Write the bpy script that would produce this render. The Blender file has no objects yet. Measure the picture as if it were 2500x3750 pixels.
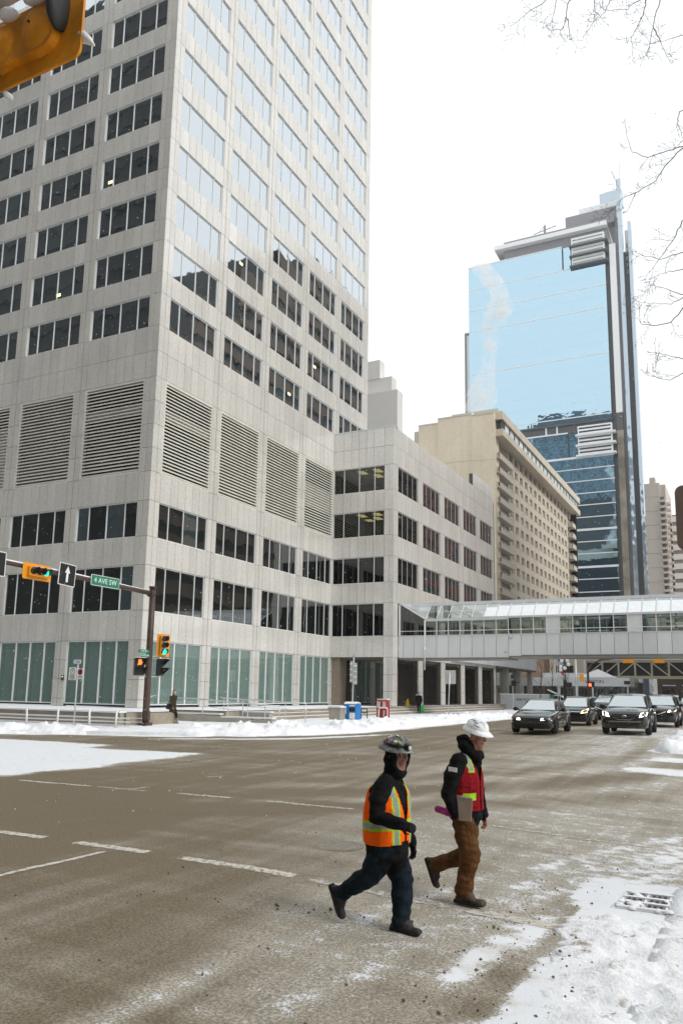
import bpy, bmesh, math, random
from mathutils import Vector, Matrix, noise as mnoise
rnd = random.Random(7)
R = math.radians
scene = bpy.context.scene
col = scene.collection
# ------------------------------------------------------------------ camera
CAM = Vector((0, 0, 2.03))
PITCH, ROLL, YAW = R(9.7328), R(0.90355), R(26.78784)
h_ = Vector((-math.sin(YAW), math.cos(YAW), 0)); rt_ = Vector((math.cos(YAW), math.sin(YAW), 0)); Z_ = Vector((0, 0, 1))
FW = math.cos(PITCH) * h_ + math.sin(PITCH) * Z_
UP0 = -math.sin(PITCH) * h_ + math.cos(PITCH) * Z_
RT = math.cos(ROLL) * rt_ + math.sin(ROLL) * UP0
UPV = -math.sin(ROLL) * rt_ + math.cos(ROLL) * UP0
cd = bpy.data.cameras.new('camera'); cam = bpy.data.objects.new('camera', cd); col.objects.link(cam)
cam.matrix_world = Matrix(((RT.x, UPV.x, -FW.x, CAM.x), (RT.y, UPV.y, -FW.y, CAM.y), (RT.z, UPV.z, -FW.z, CAM.z), (0, 0, 0, 1)))
cd.sensor_fit = 'VERTICAL'; cd.sensor_height = 36; cd.sensor_width = 24; cd.lens = 28.113
cd.shift_x = -19.84 / 3750; cd.shift_y = 155.57 / 3750
cd.clip_start = 0.05; cd.clip_end = 4000
scene.camera = cam
# ------------------------------------------------------------------ world: even snow-cloud overcast
SUN_EL, SUN_AZ = 42, 98          # azimuth measured from +Y towards +X
w = bpy.data.worlds.new('World'); scene.world = w; w.use_nodes = True
nt = w.node_tree; bg = nt.nodes['Background']
sky = nt.nodes.new('ShaderNodeTexSky'); sky.sky_type = 'NISHITA'; sky.sun_disc = False
sky.sun_elevation = R(SUN_EL); sky.sun_rotation = R(SUN_AZ); sky.air_density = 1.5; sky.dust_density = 6
mx = nt.nodes.new('ShaderNodeMix'); mx.data_type = 'RGBA'
mx.inputs['Factor'].default_value = 0.94
nt.links.new(sky.outputs[0], mx.inputs['A']); mx.inputs['B'].default_value = (9.6, 9.85, 10.0, 1)
nt.links.new(mx.outputs['Result'], bg.inputs[0]); bg.inputs[1].default_value = 0.098
sd = bpy.data.lights.new('sun', 'SUN'); sd.energy = 1.5; sd.angle = R(22); sd.color = (1, .975, .94)
sun = bpy.data.objects.new('sun', sd); col.objects.link(sun)
a = R(SUN_AZ); e = R(SUN_EL)
sdir = Vector((math.sin(a) * math.cos(e), math.cos(a) * math.cos(e), math.sin(e)))
sun.rotation_euler = sdir.to_track_quat('Z', 'Y').to_euler(); sun.location = (30, -20, 60)
vs = scene.view_settings; vs.view_transform = 'Standard'; vs.look = 'None'; vs.exposure = 0.30; vs.gamma = 1.0; vs.use_curve_mapping = False
scene.render.engine = 'CYCLES'
cy = scene.cycles; cy.max_bounces = 7; cy.diffuse_bounces = 3; cy.glossy_bounces = 3; cy.transmission_bounces = 3; cy.volume_bounces = 1; cy.transparent_max_bounces = 14

# ------------------------------------------------------------------ materials
MATS = {}
def _n(nt, t, **k):
    n = nt.nodes.new(t)
    for a, b in k.items(): setattr(n, a, b)
    return n
def mat(name, c, rough=.75, metal=0., var=0., vscale=3., speck=0., sscale=60., bump=0., bscale=40., rand=0., spec=.4, emit=0., coord='Object', coat=0., trans=0., streak=0.):
    """Principled with noise colour variation (var), fine specks, per-object / per-piece random value and bump."""
    if name in MATS: return MATS[name]
    m = bpy.data.materials.new(name); m.use_nodes = True; MATS[name] = m
    nt = m.node_tree; b = nt.nodes['Principled BSDF']; L = nt.links.new
    b.inputs['Base Color'].default_value = (*c, 1); b.inputs['Roughness'].default_value = rough; b.inputs['Metallic'].default_value = metal
    b.inputs['Specular IOR Level'].default_value = spec; b.inputs['Coat Weight'].default_value = coat
    if emit: b.inputs['Emission Color'].default_value = (*c, 1); b.inputs['Emission Strength'].default_value = emit
    if trans: b.inputs['Transmission Weight'].default_value = trans
    src = _n(nt, 'ShaderNodeNewGeometry').outputs['Position'] if coord == 'World' else _n(nt, 'ShaderNodeTexCoord').outputs[coord]
    val = None
    def mul(x, y):
        n = _n(nt, 'ShaderNodeMath', operation='MULTIPLY'); L(x, n.inputs[0]); L(y, n.inputs[1]); return n.outputs[0]
    def rng(x, lo, hi):
        n = _n(nt, 'ShaderNodeMapRange'); L(x, n.inputs[0]); n.inputs[3].default_value = lo; n.inputs[4].default_value = hi; return n.outputs[0]
    def acc(x):
        nonlocal val
        val = x if val is None else mul(val, x)
    if var:
        n = _n(nt, 'ShaderNodeTexNoise'); n.inputs['Scale'].default_value = vscale; n.inputs['Detail'].default_value = 5; L(src, n.inputs[0])
        n2 = _n(nt, 'ShaderNodeMapRange'); n2.inputs[1].default_value = .3; n2.inputs[2].default_value = .7
        n2.inputs[3].default_value = 1 - var; n2.inputs[4].default_value = 1 + var; L(n.outputs[0], n2.inputs[0]); acc(n2.outputs[0])
    if streak:
        mp = _n(nt, 'ShaderNodeMapping'); mp.inputs['Scale'].default_value = (2.2, 2.2, .10); L(src, mp.inputs[0])
        n = _n(nt, 'ShaderNodeTexNoise'); n.inputs['Scale'].default_value = 1.; n.inputs['Detail'].default_value = 5; L(mp.outputs[0], n.inputs[0]); acc(rng(n.outputs[0], 1 - streak, 1 + streak))
    if speck:
        n = _n(nt, 'ShaderNodeTexNoise'); n.inputs['Scale'].default_value = sscale; n.inputs['Detail'].default_value = 2; L(src, n.inputs[0])
        acc(rng(n.outputs[0], 1 - speck, 1 + speck))
    if rand:
        oi = _n(nt, 'ShaderNodeObjectInfo'); acc(rng(oi.outputs['Random'], 1 - rand, 1 + rand))
        ge = _n(nt, 'ShaderNodeNewGeometry'); acc(rng(ge.outputs['Random Per Island'], 1 - rand, 1 + rand))
    if val is not None:
        mm = _n(nt, 'ShaderNodeMix', data_type='RGBA', blend_type='MULTIPLY'); mm.inputs['Factor'].default_value = 1
        mm.inputs['A'].default_value = (*c, 1); L(val, mm.inputs['B']); L(mm.outputs['Result'], b.inputs['Base Color'])
    if bump:
        n = _n(nt, 'ShaderNodeTexNoise'); n.inputs['Scale'].default_value = bscale; n.inputs['Detail'].default_value = 6; L(src, n.inputs[0])
        bp = _n(nt, 'ShaderNodeBump'); bp.inputs['Strength'].default_value = bump; bp.inputs['Distance'].default_value = .02
        L(n.outputs[0], bp.inputs['Height']); L(bp.outputs[0], b.inputs['Normal'])
    return m
def mirror_glass(name, dark, tint, base=.35, edge=.45, rough=.02, wav=.02, wscale=.35, rand=.0):
    """coated window glass: dark body plus a tinted mirror layer that strengthens at grazing angles, slightly wavy"""
    m = bpy.data.materials.new(name); m.use_nodes = True; MATS[name] = m
    nt = m.node_tree; L = nt.links.new; nt.nodes.remove(nt.nodes['Principled BSDF'])
    d = _n(nt, 'ShaderNodeBsdfDiffuse'); d.inputs[0].default_value = (*dark, 1)
    g = _n(nt, 'ShaderNodeBsdfGlossy'); g.inputs[0].default_value = (*tint, 1); g.inputs['Roughness'].default_value = rough
    lw = _n(nt, 'ShaderNodeLayerWeight'); lw.inputs[0].default_value = .5
    mr = _n(nt, 'ShaderNodeMapRange'); mr.inputs[3].default_value = base; mr.inputs[4].default_value = min(1, base + edge); L(lw.outputs['Facing'], mr.inputs[0])
    ms = _n(nt, 'ShaderNodeMixShader'); L(mr.outputs[0], ms.inputs[0]); L(d.outputs[0], ms.inputs[1]); L(g.outputs[0], ms.inputs[2])
    geo = _n(nt, 'ShaderNodeNewGeometry'); n = _n(nt, 'ShaderNodeTexNoise'); n.inputs['Scale'].default_value = wscale; L(geo.outputs['Position'], n.inputs[0])
    bp = _n(nt, 'ShaderNodeBump'); bp.inputs['Strength'].default_value = 1; bp.inputs['Distance'].default_value = wav; L(n.outputs[0], bp.inputs['Height'])
    L(bp.outputs[0], g.inputs['Normal']); L(ms.outputs[0], nt.nodes['Material Output'].inputs[0])
    return m
def milky(name, tint, film, amount, refl=.1):
    """glass with a translucent film on it"""
    m = clear_glass(name, tint, refl, .45); nt = m.node_tree; L = nt.links.new; out = nt.nodes['Material Output']; src = out.inputs[0].links[0].from_socket
    d = _n(nt, 'ShaderNodeBsdfDiffuse'); d.inputs[0].default_value = (*film, 1); ms = _n(nt, 'ShaderNodeMixShader'); ms.inputs[0].default_value = amount
    L(src, ms.inputs[1]); L(d.outputs[0], ms.inputs[2]); L(ms.outputs[0], out.inputs[0]); return m
def clear_glass(name, tint, refl=.12, edge=.5, tintb=.9):
    m = bpy.data.materials.new(name); m.use_nodes = True; MATS[name] = m
    nt = m.node_tree; L = nt.links.new; nt.nodes.remove(nt.nodes['Principled BSDF'])
    t = _n(nt, 'ShaderNodeBsdfTransparent'); t.inputs[0].default_value = (*tint, 1)
    g = _n(nt, 'ShaderNodeBsdfGlossy'); g.inputs[0].default_value = (tintb, tintb, tintb, 1); g.inputs['Roughness'].default_value = .02
    lw = _n(nt, 'ShaderNodeLayerWeight'); lw.inputs[0].default_value = .4
    mr = _n(nt, 'ShaderNodeMapRange'); mr.inputs[3].default_value = refl; mr.inputs[4].default_value = min(1, refl + edge); L(lw.outputs['Facing'], mr.inputs[0])
    ms = _n(nt, 'ShaderNodeMixShader'); L(mr.outputs[0], ms.inputs[0]); L(t.outputs[0], ms.inputs[1]); L(g.outputs[0], ms.inputs[2])
    L(ms.outputs[0], nt.nodes['Material Output'].inputs[0])
    return m
granite = mat('granite', (.60, .58, .535), .7, var=.06, vscale=.35, speck=.22, sscale=9, coord='World', streak=.13, rand=.055, spec=.5, coat=.9)
granite.node_tree.nodes['Principled BSDF'].inputs['Coat IOR'].default_value = 2.3; granite.node_tree.nodes['Principled BSDF'].inputs['Coat Roughness'].default_value = .12
joint = mat('joint', (.10, .085, .065), .9)
whitemetal = mat('white_metal', (.72, .73, .72), .45, var=.04, vscale=4)
snowm = mat('snow', (.80, .82, .845), .8, var=.05, vscale=1.6, bump=.5, bscale=9, spec=.2)
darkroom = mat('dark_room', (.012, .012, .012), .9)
glass_t = mirror_glass('tower_glass', (.006, .008, .008), (.90, .96, 1.), .52, .36, wav=.011, wscale=.5)
glass_b = mirror_glass('tower_glass_blind', (.03, .055, .055), (.90, .96, 1.), .48, .38, wav=.011, wscale=.5)
glass_l = mirror_glass('low_window_glass', (.008, .009, .008), (.9, .95, .98), .13, .35, wav=.011, wscale=.5)
glass_clear = clear_glass('clear_glass', (.42, .44, .40), .035, .35)
louvre_m = mat('louvre_metal', (.62, .60, .53), .5, var=.06, vscale=.7, coord='World', streak=.1)

# ------------------------------------------------------------------ mesh helpers
class MB:
    def __init__(s): s.v = []; s.f = []; s.m = []
    def add(s, vs, fs, mi=0):
        o = len(s.v); s.v += [tuple(v) for v in vs]; s.f += [tuple(i + o for i in f) for f in fs]; s.m += [mi] * len(fs); return s
    def box(s, x0, x1, y0, y1, z0, z1, mi=0):
        if x0 > x1: x0, x1 = x1, x0
        if y0 > y1: y0, y1 = y1, y0
        if z0 > z1: z0, z1 = z1, z0
        return s.add([(x0, y0, z0), (x1, y0, z0), (x1, y1, z0), (x0, y1, z0), (x0, y0, z1), (x1, y0, z1), (x1, y1, z1), (x0, y1, z1)],
                     [(0, 3, 2, 1), (4, 5, 6, 7), (0, 1, 5, 4), (1, 2, 6, 5), (2, 3, 7, 6), (3, 0, 4, 7)], mi)
    def quad(s, a, b, c, d, mi=0): return s.add([a, b, c, d], [(0, 1, 2, 3)], mi)
    def prism(s, poly, n, mi=0):
        """poly: list of 3D points, extruded by vector n"""
        k = len(poly); n = Vector(n); p = [Vector(q) for q in poly]
        return s.add(p + [q + n for q in p], [tuple(range(k - 1, -1, -1)), tuple(range(k, 2 * k))] + [(i, (i + 1) % k, k + (i + 1) % k, k + i) for i in range(k)], mi)
    def tube(s, pts, r, n=8, mi=0, cap=True, ell=None):
        pts = [Vector(p) for p in pts]; k = len(pts)
        rs = r if isinstance(r, (list, tuple)) else [r] * k
        vs = []; fs = []; u = None
        for i, p in enumerate(pts):
            d = (pts[min(i + 1, k - 1)] - pts[max(i - 1, 0)])
            d = d.normalized() if d.length > 1e-9 else Vector((0, 0, 1))
            if u is None:
                ref = Vector((0, 0, 1)) if abs(d.z) < .9 else Vector((1, 0, 0)); u = d.cross(ref).normalized()
            else:
                u = (u - d * u.dot(d)); u = u.normalized() if u.length > 1e-6 else d.orthogonal().normalized()
            w_ = d.cross(u)
            for j in range(n):
                t = 2 * math.pi * j / n; vs.append(p + (u * math.cos(t) + w_ * math.sin(t)) * rs[i])
        for i in range(k - 1):
            for j in range(n):
                q = (j + 1) % n; fs.append((i * n + j, i * n + q, (i + 1) * n + q, (i + 1) * n + j))
        if cap: fs.append(tuple(range(n - 1, -1, -1))); fs.append(tuple((k - 1) * n + j for j in range(n)))
        return s.add(vs, fs, mi)
    def loft(s, rings, mi=0, cap=True):
        n = len(rings[0]); vs = [p for r_ in rings for p in r_]; fs = []
        for i in range(len(rings) - 1):
            for j in range(n):
                q = (j + 1) % n; fs.append((i * n + j, i * n + q, (i + 1) * n + q, (i + 1) * n + j))
        if cap: fs.append(tuple(range(n - 1, -1, -1))); fs.append(tuple((len(rings) - 1) * n + j for j in range(n)))
        return s.add(vs, fs, mi)
    def sphere(s, c, r, nu=12, nv=8, mi=0):
        c = Vector(c); r = r if isinstance(r, (tuple, list)) else (r, r, r)
        rings = []
        for i in range(nv + 1):
            t = math.pi * i / nv; t = min(max(t, .03), math.pi - .03)
            rings.append([(c.x + r[0] * math.sin(t) * math.cos(2 * math.pi * j / nu), c.y + r[1] * math.sin(t) * math.sin(2 * math.pi * j / nu), c.z - r[2] * math.cos(t)) for j in range(nu)])
        return s.loft(rings, mi)
    def mesh(s, name, mats):
        me = bpy.data.meshes.new(name); me.from_pydata(s.v, [], s.f)
        mats = mats if isinstance(mats, (list, tuple)) else [mats]
        for m in mats: me.materials.append(m)
        if len(mats) > 1: me.polygons.foreach_set('material_index', s.m)
        me.update(); return me
    def build(s, name, mats, parent=None, smooth=False, **k):
        me = s.mesh(name, mats)
        if smooth: shade(me, smooth)
        return link(name, me, parent, **k)
def shade(me, ang=40):
    me.polygons.foreach_set('use_smooth', [True] * len(me.polygons))
    if ang is not True: me.set_sharp_from_angle(angle=R(ang))
ORG = {}
def link(name, data, parent=None, loc=None, rot=None, scale=None, **tags):
    """world-coordinate object; under a parent that only translates, the parent's origin is taken off"""
    o = bpy.data.objects.new(name, data); col.objects.link(o)
    l = Vector(loc) if loc is not None else Vector((0, 0, 0))
    if parent is not None:
        o.parent = parent; l = l - ORG.get(parent.as_pointer(), Vector((0, 0, 0)))
        ORG[o.as_pointer()] = (Vector(loc) if loc is not None else Vector((0, 0, 0))) if parent.as_pointer() in ORG else Vector((0, 0, 0))
    o.location = l
    if rot is not None: o.rotation_euler = rot
    if scale is not None: o.scale = scale
    for a, b in tags.items(): o[a] = b
    return o
def thing(name, label, cat, loc=(0, 0, 0), rotz=None, group=None):
    o = bpy.data.objects.new(name, None); col.objects.link(o); o.empty_display_size = .3
    o.location = loc; o['label'] = label; o['category'] = cat
    if group: o['group'] = group
    if rotz is None: ORG[o.as_pointer()] = Vector(loc)      # children given in world coordinates
    else: o.rotation_euler = (0, 0, rotz)                   # children given in local coordinates
    return o
def tag(o, label, cat, group=None):
    o['label'] = label; o['category'] = cat
    if group: o['group'] = group
    return o
CUBES = {}
def piece(name, m, parent, x0, x1, y0, y1, z0, z1):
    """axis-aligned box piece that shares one cube mesh per material"""
    if m.name not in CUBES: CUBES[m.name] = MB().box(-.5, .5, -.5, .5, -.5, .5).mesh('piece_' + m.name, m)
    return link(name, CUBES[m.name], parent, loc=((x0 + x1) / 2, (y0 + y1) / 2, (z0 + z1) / 2), scale=(abs(x1 - x0), abs(y1 - y0), abs(z1 - z0)))
def text_mesh(s, size, m, extrude=.004, align='CENTER', sx=1.):
    c = bpy.data.curves.new('txt', 'FONT'); c.body = s; c.size = size; c.extrude = extrude; c.align_x = align; c.align_y = 'CENTER'; c.resolution_u = 3
    o = bpy.data.objects.new('txt', c); col.objects.link(o); bpy.context.view_layer.update()
    me = bpy.data.meshes.new_from_object(o.evaluated_get(bpy.context.evaluated_depsgraph_get()))
    bpy.data.objects.remove(o); me.materials.clear(); me.materials.append(m)
    if sx != 1:
        for v in me.vertices: v.co.x *= sx
    return me
def copy_tree(o, parent=None):
    c = o.copy(); col.objects.link(c)
    if parent is not None: c.parent = parent
    for ch in o.children: copy_tree(ch, c)
    return c
def ss(a, b, x):
    t = min(1., max(0., (x - a) / (b - a))); return t * t * (3 - 2 * t)
def gz(x, y):
    """height of the road surface: rises gently away from the camera, falls to the near gutter"""
    return .36 * ss(14, 40, y) * (.35 + .65 * ss(-30, -10, x)) - .19 * ss(-6, -.5, x) * (1 - ss(14, 32, y))
def fbm(x, y, z=0., o=4):
    return mnoise.fractal(Vector((x, y, z)), 1., 2., o)
# ------------------------------------------------------------------ ground, road, pavements, snow
def seg_d(px, py, ax, ay, bx, by):
    dx, dy = bx - ax, by - ay; t = max(0, min(1, ((px - ax) * dx + (py - ay) * dy) / (dx * dx + dy * dy)))
    return math.hypot(px - ax - dx * t, py - ay - dy * t)
CURB = [(-75, 6), (-45, 18.2), (-28.95, 24.75), (-26.15, 26.0), (-22.8, 26.9), (-18.9, 28.7), (-17.2, 30.3), (-15.9, 32.6), (-15.45, 36), (-15.5, 42), (-15.7, 56), (-15.8, 75), (-15.8, 110), (-15.8, 160), (-15.8, 300)]
INNER = [(-78, 33), (-50, 34), (-36, 34), (-33, 36), (-31, 38), (-30, 40), (-29, 43), (-28.5, 46), (-28, 48), (-27.5, 52), (-27.2, 60), (-27, 78), (-27, 112), (-27, 165), (-27, 310)]
def curb_dist(x, y):
    return min(seg_d(x, y, *CURB[i], *CURB[i + 1]) for i in range(1, 12))
def snow_cover(x, y):
    s = .12 + .06 * ss(-9, -4, x) + .10 * ss(5.5, 15, y + .35 * (x + 8))
    # pale traffic film on the right of the junction and along the wheel tracks
    s += .12 * ss(-12, -3, x) + .03 * ss(9, 24, y) + .05 * fbm(x * .15, y * .06, 3)
    # unswept block on the left
    e = min(-15.4 - x + .25 * fbm(y * .6, x * .2), y - (13.3 + .1 * fbm(x, 1.)), 22.3 - .25 * ss(-26, -19, x) - y)
    d = ss(-.35, .45, e); wedge = ss(.0, 1., min(x + 20.6, y - 20.2 - .06 * (x + 20)))
    s = max(s, d * (1 - .95 * wedge) * (.80 + .22 * fbm(x * .25, y * 1.6, 6.) + .10 * fbm(x * 1.4, y * 3, 1.)))
    # gutter snow on the near right
    f = x + 1.46 + .35 * ss(8.2, 9.6, y) - .45 * fbm(x * 1.1, y * .8, 9.)
    lim = ss(11.3, 9.9, y)
    s = max(s, ss(-.55, .35, f) * lim)
    s = max(s, .62 * ss(.85, .0, abs(x + 2.1 - .12 * (y - 7.3)) * 3) * ss(5.6, 6.6, y) * ss(8.9, 8.2, y))
    s = max(s, .33 * ss(-2.9, -1.4, x) * ss(11.5, 9, y))
    # ridges across the mouth of the far right side road
    s = max(s, .8 * ss(-3.7, -3.0, x) * ss(.95, .3, abs(y - 23.6 - .15 * fbm(x, y))))
    s = max(s, .8 * ss(-3.4, -2.5, x) * ss(.8, .3, abs(y - 26.6)))
    s = max(s, .95 * ss(-3.5, -2.9, x - .25 * fbm(y * .4, 2.)) * ss(28.2, 29.6, y))
    # far left windrow edge
    c = curb_dist(x, y)
    s = max(s, .7 * ss(1.2, .2, c + .4 * fbm(x * .4, y * .4, 5.)))
    s = max(s, .78 * ss(.5, .15, abs(c - 2.1 - .3 * fbm(x * .3, y * .3))) * ss(-24, -18, x) * ss(-13.0, -15, x) * (1 if y < 40 else .6))
    # pale wheel arcs of cars turning out of the near corner
    for o_, a_ in ((-.75, .07), (-.35, .11), (.0, .06), (.45, .09)):
        xc = -3.35 - o_ + .10 * (y - 5) + .020 * (y - 5) ** 2 + .08 * fbm(y * .5, o_ * 9)
        if 3.5 < y < 15: s += a_ * math.exp(-((x - xc) / .13) ** 2) * (.5 + .8 * max(0, .5 + fbm(y * .9, o_ * 5, 2)))
    # turning tracks swept clean of snow
    tr = abs(math.hypot(x + 16, (y - 30) * .8) - 14.5); s -= (.13 * ss(1.1, .15, tr) + .09 * ss(.9, .1, abs(tr - 1.9))) * (y < 36) * ss(-12, -7, x)
    return max(0, min(1, s))
def axis(a, b, segs):
    out = [a]
    for lim, st in segs:
        while out[-1] < min(lim, b) - 1e-6: out.append(min(out[-1] + st, min(lim, b)))
    return out
xs = axis(-60, 14, [(-20, .5), (-10, .35), (3, .2), (14, 1.)])
ys = axis(-14, 110, [(2, 1.), (14, .2), (36, .35), (60, .6), (110, 2.)])
vs_ = []; sn = []
for y in ys:
    for x in xs:
        s_ = snow_cover(x, y); sn.append(s_)
        vs_.append((x, y, gz(x, y) + .012 * fbm(x * .7, y * .7) + .035 * ss(.6, 1, s_) * (1 + .6 * fbm(x * 2, y * 2, 4))))
nx = len(xs); fs_ = [(j * nx + i, j * nx + i + 1, (j + 1) * nx + i + 1, (j + 1) * nx + i) for j in range(len(ys) - 1) for i in range(nx - 1)]
me = bpy.data.meshes.new('road'); me.from_pydata(vs_, [], fs_); shade(me, True)
at = me.attributes.new('snow', 'FLOAT', 'POINT'); at.data.foreach_set('value', sn)
def asphalt_mat():
    m = bpy.data.materials.new('asphalt_snow'); m.use_nodes = True; nt = m.node_tree; L = nt.links.new; b = nt.nodes['Principled BSDF']
    tc = _n(nt, 'ShaderNodeTexCoord').outputs['Object']
    def noise(sc, det=4, stretch=None, rot=0, rough=.55):
        mp = _n(nt, 'ShaderNodeMapping'); L(tc, mp.inputs[0])
        if stretch: mp.inputs['Scale'].default_value = stretch
        mp.inputs['Rotation'].default_value = (0, 0, rot)
        n = _n(nt, 'ShaderNodeTexNoise'); n.inputs['Scale'].default_value = sc; n.inputs['Detail'].default_value = det; n.inputs['Roughness'].default_value = rough; L(mp.outputs[0], n.inputs[0]); return n.outputs[0]
    def mth(op, a, b=None, c=None):
        n = _n(nt, 'ShaderNodeMath', operation=op)
        for i, q in enumerate((a, b, c)):
            if q is None: continue
            if isinstance(q, (int, float)): n.inputs[i].default_value = q
            else: L(q, n.inputs[i])
        return n.outputs[0]
    def mrange(x, a, b_, c, d):
        n = _n(nt, 'ShaderNodeMapRange'); n.interpolation_type = 'SMOOTHSTEP'; L(x, n.inputs[0])
        for i, q in enumerate((a, b_, c, d)): n.inputs[i + 1].default_value = q
        return n.outputs[0]
    at = _n(nt, 'ShaderNodeAttribute'); at.attribute_name = 'snow'; att = at.outputs['Fac']
    big = noise(.35, 4); streak = noise(1., 4, (2.2, .12, 1), R(-8)); streak2 = noise(1., 4, (.16, 1.9, 1), R(14)); fine = noise(42, 2); grit = noise(130, 2); mid = noise(5, 5)
    # worn asphalt with pale salt film
    base = _n(nt, 'ShaderNodeMix', data_type='RGBA'); base.inputs['A'].default_value = (.145, .114, .070, 1); base.inputs['B'].default_value = (.35, .32, .265, 1)
    film = mth('ADD', mth('MULTIPLY', streak, .55), mth('MULTIPLY', streak2, .45))
    film = mth('ADD', film, mth('MULTIPLY', mth('SUBTRACT', big, .5), .5))
    film = mth('ADD', film, mth('MULTIPLY', mth('SUBTRACT', att, .27), 2.2))
    L(mrange(film, .36, .86, 0, 1), base.inputs['Factor'])
    # aggregate specks
    sp = _n(nt, 'ShaderNodeMix', data_type='RGBA', blend_type='MULTIPLY'); sp.inputs['Factor'].default_value = 1
    L(base.outputs['Result'], sp.inputs['A']); L(mth('MULTIPLY', mrange(fine, .32, .68, .66, 1.32), mrange(grit, .3, .7, .66, 1.34)), sp.inputs['B'])
    # snow
    msk = mth('ADD', att, mth('MULTIPLY', mth('SUBTRACT', mid, .5), .75)); msk = mth('ADD', msk, mth('MULTIPLY', mth('SUBTRACT', fine, .5), .55)); msk = mth('ADD', msk, mth('MULTIPLY', mth('SUBTRACT', film, .5), .45))
    cover = mrange(msk, .50, .74, 0, 1)
    sx = _n(nt, 'ShaderNodeMix', data_type='RGBA'); L(cover, sx.inputs['Factor']); L(sp.outputs['Result'], sx.inputs['A'])
    dirt = _n(nt, 'ShaderNodeMix', data_type='RGBA'); dirt.inputs['A'].default_value = (.58, .56, .53, 1); dirt.inputs['B'].default_value = (.73, .75, .775, 1)
    L(mrange(mth('ADD', mid, mth('MULTIPLY', att, .35)), .45, .75, 0, 1), dirt.inputs['Factor']); L(dirt.outputs['Result'], sx.inputs['B'])
    L(sx.outputs['Result'], b.inputs['Base Color']); b.inputs['Roughness'].default_value = .62; b.inputs['Specular IOR Level'].default_value = .3
    hgt = mth('ADD', mth('MULTIPLY', mth('ADD', fine, grit), .5), mth('MULTIPLY', cover, mth('ADD', .6, mth('MULTIPLY', mid, 1.4))))
    bp = _n(nt, 'ShaderNodeBump'); bp.inputs['Strength'].default_value = .55; bp.inputs['Distance'].default_value = .012; L(hgt, bp.inputs['Height']); L(bp.outputs[0], b.inputs['Normal'])
    return m
ASPH = asphalt_mat(); me.materials.append(ASPH)
link('road', me, kind='structure')
# the wide snowy sheet out to the horizon
MB().quad((-2500, -2500, -.42), (2500, -2500, -.42), (2500, 2500, -.42), (-2500, 2500, -.42)).build('ground', mat('far_snow', (.62, .63, .64), .9, var=.15, vscale=.05), kind='structure')
# far stretch of the street
MB().add([(x, y, gz(x, 100) - .004) for y in (109.9, 420) for x in (-16, -10, -4, 14)], [(0, 1, 5, 4), (1, 2, 6, 5), (2, 3, 7, 6)]).build('far_road', mat('far_asphalt', (.19, .18, .165), .8, var=.2, vscale=.3), kind='structure')
def resample(pl, n):
    out = []
    for i in range(len(pl) - 1):
        for k in range(n): t = k / n; out.append((pl[i][0] * (1 - t) + pl[i + 1][0] * t, pl[i][1] * (1 - t) + pl[i + 1][1] * t))
    return out + [pl[-1]]
ca, ia = resample(CURB, 10), resample(INNER, 10)
rows = []; T = [0, .015, .05, .1, .18, .28, .4, .55, .75, 1]
mbp = MB(); N = len(ca)
rings = []
for (cx, cy), (ix, iy) in zip(ca, ia):
    col_ = [(cx, cy, gz(cx, cy) - .1)]
    for t in T:
        x = cx + (ix - cx) * t; y = cy + (iy - cy) * t
        col_.append((x, y, gz(x, y) + .14 + (.05 * fbm(x * .8, y * .8, 2.) if t > .02 else 0)))
    rings.append(col_)
K = len(rings[0]); mbp.add([p for r_ in rings for p in r_], [(i * K + j, (i + 1) * K + j, (i + 1) * K + j + 1, i * K + j + 1) for i in range(N - 1) for j in range(K - 1)])
pav_snow = mat('trodden_snow', (.74, .755, .775), .85, var=.10, vscale=1.1, speck=.08, sscale=6, bump=.8, bscale=4)
mbp.build('pavement', pav_snow, smooth=True, kind='structure')
def dirty_snow():
    m = bpy.data.materials.new('near_snow'); m.use_nodes = True; nt = m.node_tree; L = nt.links.new; b = nt.nodes['Principled BSDF']; b.inputs['Roughness'].default_value = .8; b.inputs['Specular IOR Level'].default_value = .2
    tc = _n(nt, 'ShaderNodeTexCoord').outputs['Object']
    def nz(sc, d):
        n = _n(nt, 'ShaderNodeTexNoise'); n.inputs['Scale'].default_value = sc; n.inputs['Detail'].default_value = d; n.inputs['Roughness'].default_value = .62; L(tc, n.inputs[0]); return n.outputs[0]
    a_, c_ = nz(3.2, 7), nz(22, 4)
    ad = _n(nt, 'ShaderNodeMath', operation='MULTIPLY_ADD'); L(c_, ad.inputs[0]); ad.inputs[1].default_value = .28; L(a_, ad.inputs[2])
    mr = _n(nt, 'ShaderNodeMapRange'); mr.interpolation_type = 'SMOOTHSTEP'; mr.inputs[1].default_value = .72; mr.inputs[2].default_value = .86; L(ad.outputs[0], mr.inputs[0])
    mx = _n(nt, 'ShaderNodeMix', data_type='RGBA'); L(mr.outputs[0], mx.inputs['Factor']); mx.inputs['A'].default_value = (.79, .805, .825, 1); mx.inputs['B'].default_value = (.30, .25, .185, 1); L(mx.outputs['Result'], b.inputs['Base Color'])
    bp = _n(nt, 'ShaderNodeBump'); bp.inputs['Strength'].default_value = .8; bp.inputs['Distance'].default_value = .03; L(c_, bp.inputs['Height']); L(bp.outputs[0], b.inputs['Normal'])
    return m
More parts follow.
